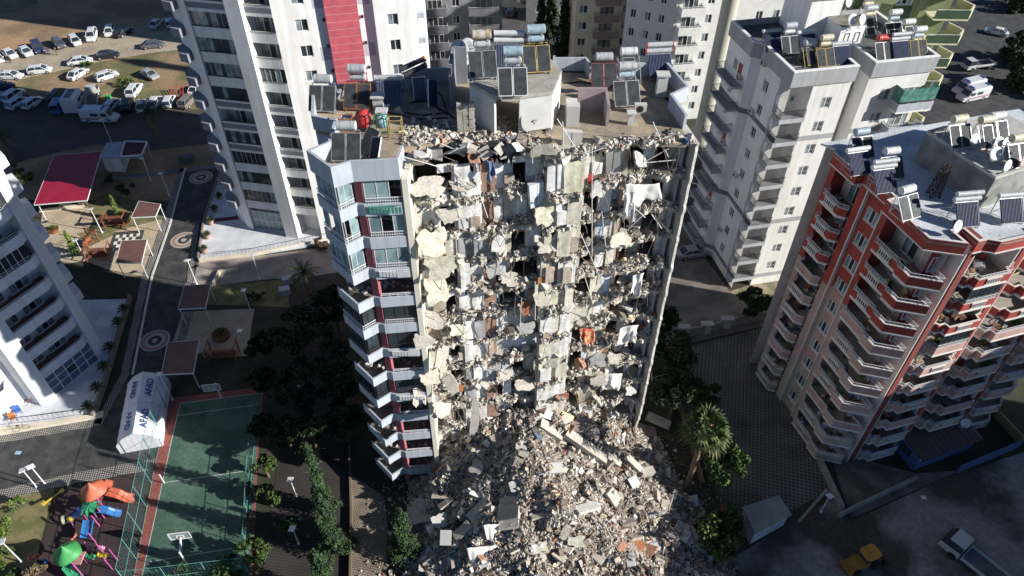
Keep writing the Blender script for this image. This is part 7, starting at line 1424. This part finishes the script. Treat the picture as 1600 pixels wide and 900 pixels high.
# small hut and gate at the street
P = pix([(1160, 792), (1220, 772), (1238, 802), (1218, 832), (1178, 836)], 2.4); o = empty('street_hut', (*P[0], 0), 0, 'small hut with a flat grey roof beside the street', 'hut'); b = MB(); P2_ = pix([(1163, 794), (1219, 776), (1234, 802), (1180, 832)], 2.3); b.prism(P2_, 0, 2.3); b.build('wall', [LGREY], o); b = MB(); b.prism(pix([(1160, 792), (1216, 774), (1238, 804), (1180, 834)], 2.42), 2.301, 2.42); b.build('roof', [mat('grey_hut_roof', (.30, .29, .27), .9, .1)], o)
a = at(1248, 815, .1); c = at(1292, 765, 2.2); b = MB(); b.bar(a, c, .25, .12); tag(b.build('barrier_arm', [mat('dull_steel', (.25, .24, .22), .7)]), 'raised barrier arm at the street entrance of the paver yard', 'barrier')
# court fence
def fence(pts, h, label, step=3.0):
    P = [at(x, y, 0) for x, y in pts]; o = empty('court_fence', P[0], 0, label, 'fence'); FM = mat('teal_fence_steel', (.10, .28, .25), .6); n_ = MB(); r_ = MB()
    for p, q in zip(P, P[1:]):
        L = (q - p).length; n = max(1, round(L / step))
        for i in range(n + 1): t = p.lerp(q, i / n); b = MB(); b.tube(t, t + Vector((0, 0, h)), .035, n=6); b.build('post', [FM], o)
        for z in (.1, h / 2, h): r_.tube(p + Vector((0, 0, z)), q + Vector((0, 0, z)), .025, n=5, cap=False)
        m_ = int(L / .3)
        for i in range(m_): t = p.lerp(q, i / m_); n_.tube(t + Vector((0, 0, .1)), t + Vector((0, 0, h)), .006, n=3, cap=False)
        for i in range(int(h / .3)): z = .1 + i * .3; n_.tube(p + Vector((0, 0, z)), q + Vector((0, 0, z)), .006, n=3, cap=False)
    r_.build('rail', [FM], o); n_.build('wire_mesh', [mat('teal_wire', (.08, .20, .19), .6)], o); return o
fence([(263, 640), (244, 720), (206, 920)], 4.0, 'tall teal mesh fence between the play area and the court'); fence([(206, 921), (392, 900)], 3.5, 'teal mesh fence along the near end of the court'); fence([(402, 640), (392, 760), (385, 900)], 2.2, 'lower teal mesh fence at the right side of the court')
def hoop(px, py, rz, label):
    p = at(px, py, 0); o = empty('basketball_hoop', p, R(rz), label, 'basketball hoop'); b = MB(); b.tube((0, 0, 0), (0, 0, 2.6), .09, n=8); b.tube((0, 0, 2.5), (0, 1.2, 3.1), .06, n=6); b.tube((0, 0, 1.8), (0, 1.2, 2.9), .04, n=6); b.build('post', [FRAME], o, local=True)
    b = MB(); y = 1.2
    for a, c in (((-.9, 2.8), (.9, 2.8)), ((-.9, 3.85), (.9, 3.85)), ((-.9, 2.8), (-.9, 3.85)), ((.9, 2.8), (.9, 3.85)), ((-.3, 2.95), (.3, 2.95)), ((-.3, 3.4), (.3, 3.4)), ((-.3, 2.95), (-.3, 3.4)), ((.3, 2.95), (.3, 3.4))): b.bar((a[0], y, a[1]), (c[0], y, c[1]), .06, .06)
    b.quad((-.9, y + .01, 2.8), (.9, y + .01, 2.8), (.9, y + .01, 3.85), (-.9, y + .01, 3.85), 1); b.build('backboard', [FRAME, mat('backboard_mesh', (.25, .30, .30), .5)], o, local=True)
    b = MB(); n = 14
    for i in range(n): t0 = 6.283 * i / n; t1 = 6.283 * (i + 1) / n; b.tube((.23 * math.cos(t0), y + .35 + .23 * math.sin(t0), 3.05), (.23 * math.cos(t1), y + .35 + .23 * math.sin(t1), 3.05), .015, n=4, cap=False)
    b.build('ring', [ORANGE], o, local=True); return o
hoop(294, 884, 8, 'basketball hoop at the near end of the court'); hoop(346, 622, 188, 'basketball hoop at the far end of the court in shade')
for (px, py, lb) in [(257, 755, 'left net post at the court middle line'), (398, 738, 'right net post at the court middle line')]: p = at(px, py, 0); b = MB(); b.tube(p, p + Vector((0, 0, 1.6)), .06, n=8); tag(b.build('net_post', [FRAME]), lb, 'net post')
# emergency tent
t0 = at(190, 705, 0); t1 = at(252, 700, 0); o = empty('relief_tent', at(228, 655, 0), 0, 'double white relief tent with blue lettering beside the court', 'tent'); TW = mat('tent_canvas', (.66, .67, .70), .8, .03, 1.5, .1)
pa = at(222, 703, 0); pb = at(237, 606, 0); ax = (pb - pa).normalized(); sd_ = Vector((ax.y, -ax.x, 0)); Lt = (pb - pa).length; hw = 2.1
def tp(s, t, z): q = pa + ax * s + sd_ * t; return (q.x, q.y, z)
half = Lt / 2 - .05
for j in range(2):
    s0 = j * (Lt / 2); s1 = s0 + half; b = MB(); ns = 8; prof = [(-hw, 0), (-hw, 1.35), (-hw * .55, 2.35), (0, 2.9), (hw * .55, 2.35), (hw, 1.35), (hw, 0)]; vs = []
    for i in range(ns + 1):
        s = s0 + (s1 - s0) * i / ns; sag = .07 * math.sin(math.pi * i / ns)
        for (t, z) in prof: vs.append(tp(s, t * (1 - .02 * (i % 2)), max(0, z - sag * (z > .1))))
    m_ = len(prof); b.add(vs, [(i * m_ + k, (i + 1) * m_ + k, (i + 1) * m_ + k + 1, i * m_ + k + 1) for i in range(ns) for k in range(m_ - 1)] + [tuple(range(m_)), tuple(range(ns * m_, ns * m_ + m_))[::-1]], 0); b.build('canvas', [TW], o)
    # lettering on both slopes
    for (side, flip) in ((-1, 0), (1, 1)):
        cu = bpy.data.curves.new('lettering', 'FONT'); cu.body = 'AFAD'; cu.size = .95; cu.align_x = 'CENTER'; cu.align_y = 'CENTER'; cu.extrude = .004; cu.offset = .018
        tmp = bpy.data.objects.new('tmp', cu); COL.objects.link(tmp); bpy.context.view_layer.update(); dg = bpy.context.evaluated_depsgraph_get(); me = bpy.data.meshes.new_from_object(tmp.evaluated_get(dg)); bpy.data.objects.remove(tmp); me.materials.clear(); me.materials.append(mat('navy_print', (.04, .06, .24), .8))
        x_ = ax if side == 1 else -ax; A_ = Vector(tp(0, side * hw * .55, 2.35)) - Vector(tp(0, 0, 2.9)); nrm = (Vector((sd_.x * side * .55, sd_.y * side * .55, 1.15))).normalized(); y_ = nrm.cross(x_); 
        c = Vector(tp((s0 + s1) / 2, side * hw * .38, 2.9 - .38 / .55 * .55 - .05)) + nrm * .07; T = Matrix((x_, y_, nrm)).transposed().to_4x4(); T.translation = c - root_origin(o); me.transform(T)
        lo_ = bpy.data.objects.new('lettering', me); COL.objects.link(lo_); lo_.parent = o
b = MB()
for (s, t) in ((0, -hw), (0, hw), (Lt, -hw), (Lt, hw), (Lt / 2, hw)): p = Vector(tp(s, t, 1.4)); q = Vector(tp(s - (.6 if s == 0 else -.6), t * 1.45, 0)); b.tube(p, q, .015, n=4, cap=False)
b.build('guy_ropes', [DARKF], o)
# ---------------- playground ----------------
PUR = mat('magenta_post', (.48, .10, .34), .5, .05); ORP = mat('orange_plastic', (.52, .13, .07), .55, .06, 1); GRP = mat('green_plastic', (.05, .28, .08), .55, .06, 1); DGP = mat('dark_green_plastic', (.03, .22, .11), .45, .06, 1); BLP = mat('blue_plastic', (.04, .16, .40), .4, .06, 1); YLP = mat('yellow_plastic', (.58, .40, .04), .45, .06); GYP = mat('grey_plastic', (.35, .34, .28), .6)
pl_ = empty('play_structure', at(140, 850, 0), 0, 'colourful climbing structure with orange and green roofs joined by blue slides', 'playground')
def W(px, py, z=0): return at(px, py, z)
def roofcone(px, py, z, r, h, M_, seg=4):
    c = W(px, py, z); b = MB(); n = 16; prof = [(r, -.1), (r * 1.02, 0), (r * .62, h * .30), (r * .3, h * .62), (.06, h), (.03, h * 1.15), (.001, h * 1.2)]; b.lathe(c, prof, 24, 0)
    b.v = [(c.x + (x - c.x) * (1 + .06 * math.cos(4 * math.atan2(y - c.y, x - c.x))), c.y + (y - c.y) * (1 + .06 * math.cos(4 * math.atan2(y - c.y, x - c.x))), z_) for x, y, z_ in b.v]; return b.build('roof', [M_], pl_)
def posts(px, py, z, r, h):
    c = W(px, py, z) 
    for i in range(4): a = R(35 + 90 * i); b = MB(); b.tube((c.x + r * math.cos(a), c.y + r * math.sin(a), 0), (c.x + r * math.cos(a), c.y + r * math.sin(a), h), .06, n=7); b.build('post', [PUR], pl_)
def slide(pts, w_, M_, wall=.2):
    b = MB(); n = len(pts); P = [Vector(p) for p in pts]; vs = []
    for i, p in enumerate(P):
        d = (P[min(i + 1, n - 1)] - P[max(i - 1, 0)]); d.z = 0; d.normalize(); s = Vector((-d.y, d.x, 0)) * w_ / 2; up = Vector((0, 0, wall)); vs += [p - s * 1.15 + up, p - s, p + s, p + s * 1.15 + up, p + s * 1.25 + up - Vector((0, 0, .1)), p - Vector((0, 0, .1)), p - s * 1.25 + up - Vector((0, 0, .1))]
    b.add(vs, [(i * 7 + k, (i + 1) * 7 + k, (i + 1) * 7 + (k + 1) % 7, i * 7 + (k + 1) % 7) for i in range(n - 1) for k in range(7)], 0, False); return b.build('slide', [M_], pl_)
posts(146, 766, 2.4, .7, 2.7); roofcone(146, 766, 2.6, 1.15, 1.1, ORP); slide([W(168, 768, 1.5), W(185, 772, 1.3), W(198, 778, .7), W(210, 780, .35)], .8, ORP)
b = MB(); c = W(163, 755, 1.9); c2 = W(172, 757, 1.7); b.tube(c, c2 + (c2 - c) * .3, .42, n=16, cap=False); b.build('slide_tunnel', [ORP], pl_)
b = MB(); c = W(146, 783, 1.2); b.box(c.x - .7, c.x + .7, c.y - .6, c.y + .7, 1.1, 1.2); b.build('platform', [mat('red_platform', (.30, .05, .05), .6)], pl_)
for (px, py) in ((134, 787), (150, 788)):
    b = MB(); c = W(px, py, 0)
    for i in range(5): b.bar((c.x - .25, c.y, .2 + i * .3), (c.x + .25, c.y, .2 + i * .3), .04, .04)
    for s in (-.25, .25): b.bar((c.x + s, c.y, 0), (c.x + s, c.y, 1.6), .04, .04)
    b.build('ladder', [YLP], pl_)
posts(142, 800, 1.8, .6, 2.0)
b = MB(); c = W(140, 792, 2.1)       # palm-leaf shaped green roof
for i in range(9):
    a = 2 * math.pi * i / 9; d = Vector((math.cos(a), math.sin(a), 0)); s = Vector((-math.sin(a), math.cos(a), 0)); b.add([c + Vector((0, 0, .25)), c + d * .55 + s * .24 + Vector((0, 0, .15)), c + d * 1.05 - Vector((0, 0, .15)), c + d * .55 - s * .24 + Vector((0, 0, .15))], [(0, 1, 2, 3)])
b.build('leaf_roof', [DGP], pl_)
slide([W(155, 796, 1.3), W(168, 798, 1.1), W(180, 802, .6), W(189, 803, .35)], .65, BLP); slide([W(128, 798, 1.1), W(118, 804, .9), W(112, 809, .5), W(106, 812, .3)], .7, mat('deep_blue_plastic', (.05, .09, .34), .4)); slide([W(139, 812, 1.1), W(137, 824, 1.1), W(134, 840, .9)], .8, BLP)
b = MB(); c = W(103, 811, .3); b.tube(c, c + Vector((-.25, -.1, 0)), .42, .46, n=14, cap=False); b.build('slide_mouth', [GYP], pl_)
b = MB(); c = W(110, 812, 1.7)
for i in range(10):
    a = 2 * math.pi * i / 10; d = Vector((math.cos(a), math.sin(a) * .6, .6 * math.sin(a))); b.tube(c, c + d * .38, .07, .01, n=5)
b.build('sun_ornament', [YLP], pl_); b = MB(); b.tube(W(118, 828, 0), W(111, 815, 1.7), .05, n=6); b.build('post', [PUR], pl_)
for (px, py, h) in ((150, 848, 1.9), (144, 862, 1.9), (165, 868, 2.3), (184, 876, 2.2), (176, 890, 2.1), (128, 868, 1.6), (130, 900, 2.2)): b = MB(); c = W(px, py, 0); b.tube(c, c + Vector((0, 0, h)), .06, n=7); b.build('post', [PUR], pl_)
b = MB(); c0_ = W(118, 832, 1.0); 
for i in range(6): q = c0_ + Vector((.12 * math.sin(i * 1.4), -.24 * i, -.03 * i)); b.tube(q, c0_ + Vector((.12 * math.sin((i + 1) * 1.4), -.24 * (i + 1), -.03 * (i + 1))), .11, n=8)
b.build('climbing_arch', [ORP], pl_)
posts(108, 868, 2.2, .7, 2.4); roofcone(105, 864, 2.4, 1.15, 1.1, GRP); slide([W(110, 880, 1.3), W(104, 890, 1.0), W(112, 898, .6), W(121, 900, .4), W(118, 912, .2)], .6, DGP)
b = MB(); c = W(122, 868, 1.2); b.box(c.x - .2, c.x + .5, c.y - .8, c.y + .4, 1.0, 1.15); b.build('platform', [mat('pale_pink_board', (.45, .25, .22), .6)], pl_)
b = MB(); c = W(158, 856, 1.3)
for i in range(6): a = 6.28 * i / 6; b.lathe((c.x + .2 * math.cos(a), c.y, c.z + .2 * math.sin(a) - .1), [(.001, 0), (.16, .06), (.16, .14), (.001, .2)], 8)
b.build('flower_panel', [mat('pink_flower', (.62, .25, .42), .5)], pl_)
def small(name, px, py, M_, M2, lb, cat, kind=0, rz=0):
    c = at(px, py, 0); o = empty(name, c, R(rz), lb, cat); b = MB()
    if kind == 0: b.bar((-1.0, 0, .75), (1.0, 0, .45), .12, .12); b.box(-1.1, -.7, -.2, .2, .75, .85); b.box(.7, 1.1, -.2, .2, .42, .52); b.bar((-.8, 0, .8), (-.8, 0, 1.1), .05, .05); b.build('seesaw_beam', [M_], o, local=True); b = MB(); b.bar((-.25, -.2, 0), (0, 0, .6), .08, .08); b.bar((.25, .2, 0), (0, 0, .6), .08, .08); b.build('stand', [M2], o, local=True)
    else:
        b.tube((0, 0, 0), (0, 0, .4), .1, n=8); b.build('spring', [M2], o, local=True); b = MB(); b.box(-.35, .3, -.16, .16, .4, .62); b.lathe((.35, 0, .6), [(.001, -.15), (.16, 0), (.14, .2), (.001, .3)], 8); b.bar((.1, -.25, .8), (.1, .25, .8), .04, .04); b.box(-.4, -.3, -.16, .16, .6, .85); b.build('seat', [M_], o, local=True)
small('seesaw', 87, 782, YLP, ORP, 'yellow seesaw with orange seats at the play area corner', 'seesaw', 0, 60); small('spring_rider', 58, 875, ORP, STEEL, 'orange spring rider at the left of the play area', 'spring rider', 1, 20); small('spring_rider', 70, 884, BLP, STEEL, 'blue spring rider beside the orange one', 'spring rider', 1, 30); small('spring_rider', 146, 874, DGP, STEEL, 'green spring rider right of the green roof', 'spring rider', 1); small('spring_rider', 164, 872, YLP, STEEL, 'yellow spring rider right of the green spring rider', 'spring rider', 1)
# bits on the left terrace
for (px, py, M_, lb) in [(10, 605, DARKF, 'dark bicycle leaning near the left building foot'), (35, 672, DARKF, 'bicycle standing by the cream low wall'), (48, 632, DARKF, 'bicycle by the shaded terrace furniture')]:
    c = at(px, py, .35); o = empty('bicycle', c, R(25), lb, 'bicycle'); 
    for x in (-.5, .5):
        b = MB()
        for i in range(16): t0 = 6.283 * i / 16; t1 = 6.283 * (i + 1) / 16; b.tube((x + .33 * math.cos(t0), 0, .33 + .33 * math.sin(t0)), (x + .33 * math.cos(t1), 0, .33 + .33 * math.sin(t1)), .022, n=4, cap=False)
        b.build('wheel', [BLACK], o, local=True)
    b = MB(); b.tube((-.5, 0, .33), (-.15, 0, .85), .02, n=4); b.tube((-.15, 0, .8), (.35, 0, .8), .02, n=4); b.tube((.5, 0, .33), (.35, 0, .95), .02, n=4); b.tube((-.15, 0, .8), (0, 0, .33), .02, n=4); b.tube((0, 0, .33), (.36, 0, .8), .02, n=4); b.tube((.35, -.25, .97), (.35, .25, .97), .02, n=4); b.build('frame', [mat('bike_red', (.3, .05, .04), .4)], o, local=True); b = MB(); b.box(-.28, -.05, -.07, .07, .86, .92); b.build('saddle', [BLACK], o, local=True)
for (px, py, M_, lb) in [(30, 645, mat('blue_cushion', (.06, .14, .45), .8), 'blue cushioned chair on the left terrace'), (22, 640, WHITE, 'white chair on the left terrace'), (22, 656, ORANGE, 'orange brown chair near the cream wall')]:
    c = at(px, py, .35); o = empty('terrace_chair', c, R(40), lb, 'chair'); b = MB(); b.box(-.3, .3, -.3, .3, .38, .48); b.build('seat', [M_], o, local=True); b = MB(); b.box(-.3, .3, .25, .32, .48, .95); b.build('backrest', [M_], o, local=True)
    for x in (-.26, .26):
        for y in (-.26, .26): b = MB(); b.box(x - .025, x + .025, y - .025, y + .025, 0, .38); b.build('leg', [DARKF], o, local=True)
def trail(pts, h, label): 
    P = pix(pts, .35); r_ = railing_mesh(P, h, .5, True); r_.v = [(x, y, z + .35) for x, y, z in r_.v]; tag(r_.build('terrace_railing', [DARKF]), label, 'railing')
trail([(514, 372), (398, 396), (315, 405)], .95, 'thin dark railing along the front of the tower terrace'); trail([(0, 664), (70, 656), (148, 645)], .9, 'thin railing along the front of the left terrace')
for (px, py, w_, d_, lb) in [(450, 445, 1.2, .8, 'upper small white wall box on the shaded lawn'), (446, 462, 1.3, .9, 'lower small white wall box on the shaded lawn')]: bx('garden_box', px, py, w_, d_, .9, LGREY, lb, 'box', 15)
bx('grey_cabinet', 292, 256, 2.0, 1.0, 1.2, mat('grey_green_cabinet', (.10, .12, .11), .8), 'grey green utility cabinet in the dark garden behind the road', 'cabinet')
bx('paper_litter', 1444, 780, .5, .4, .02, WHITE, 'small pale sheet of paper lying on the dark street', 'litter'); bx('paper_litter', 27, 710, .6, .4, .02, mat('pale_blue_paper', (.3, .5, .65), .8), 'pale blue scrap lying on the road left of the tent', 'litter')
c = at(1110, 892, 0); b = MB(); b.tube(c + Vector((-.5, .3, .3)), c + Vector((.4, -.3, .3)), .28, n=14); tag(b.build('gas_cylinder', [mat('dull_cylinder', (.20, .22, .24), .5)]), 'dull grey cylinder lying at the lower right foot of the heap', 'cylinder')
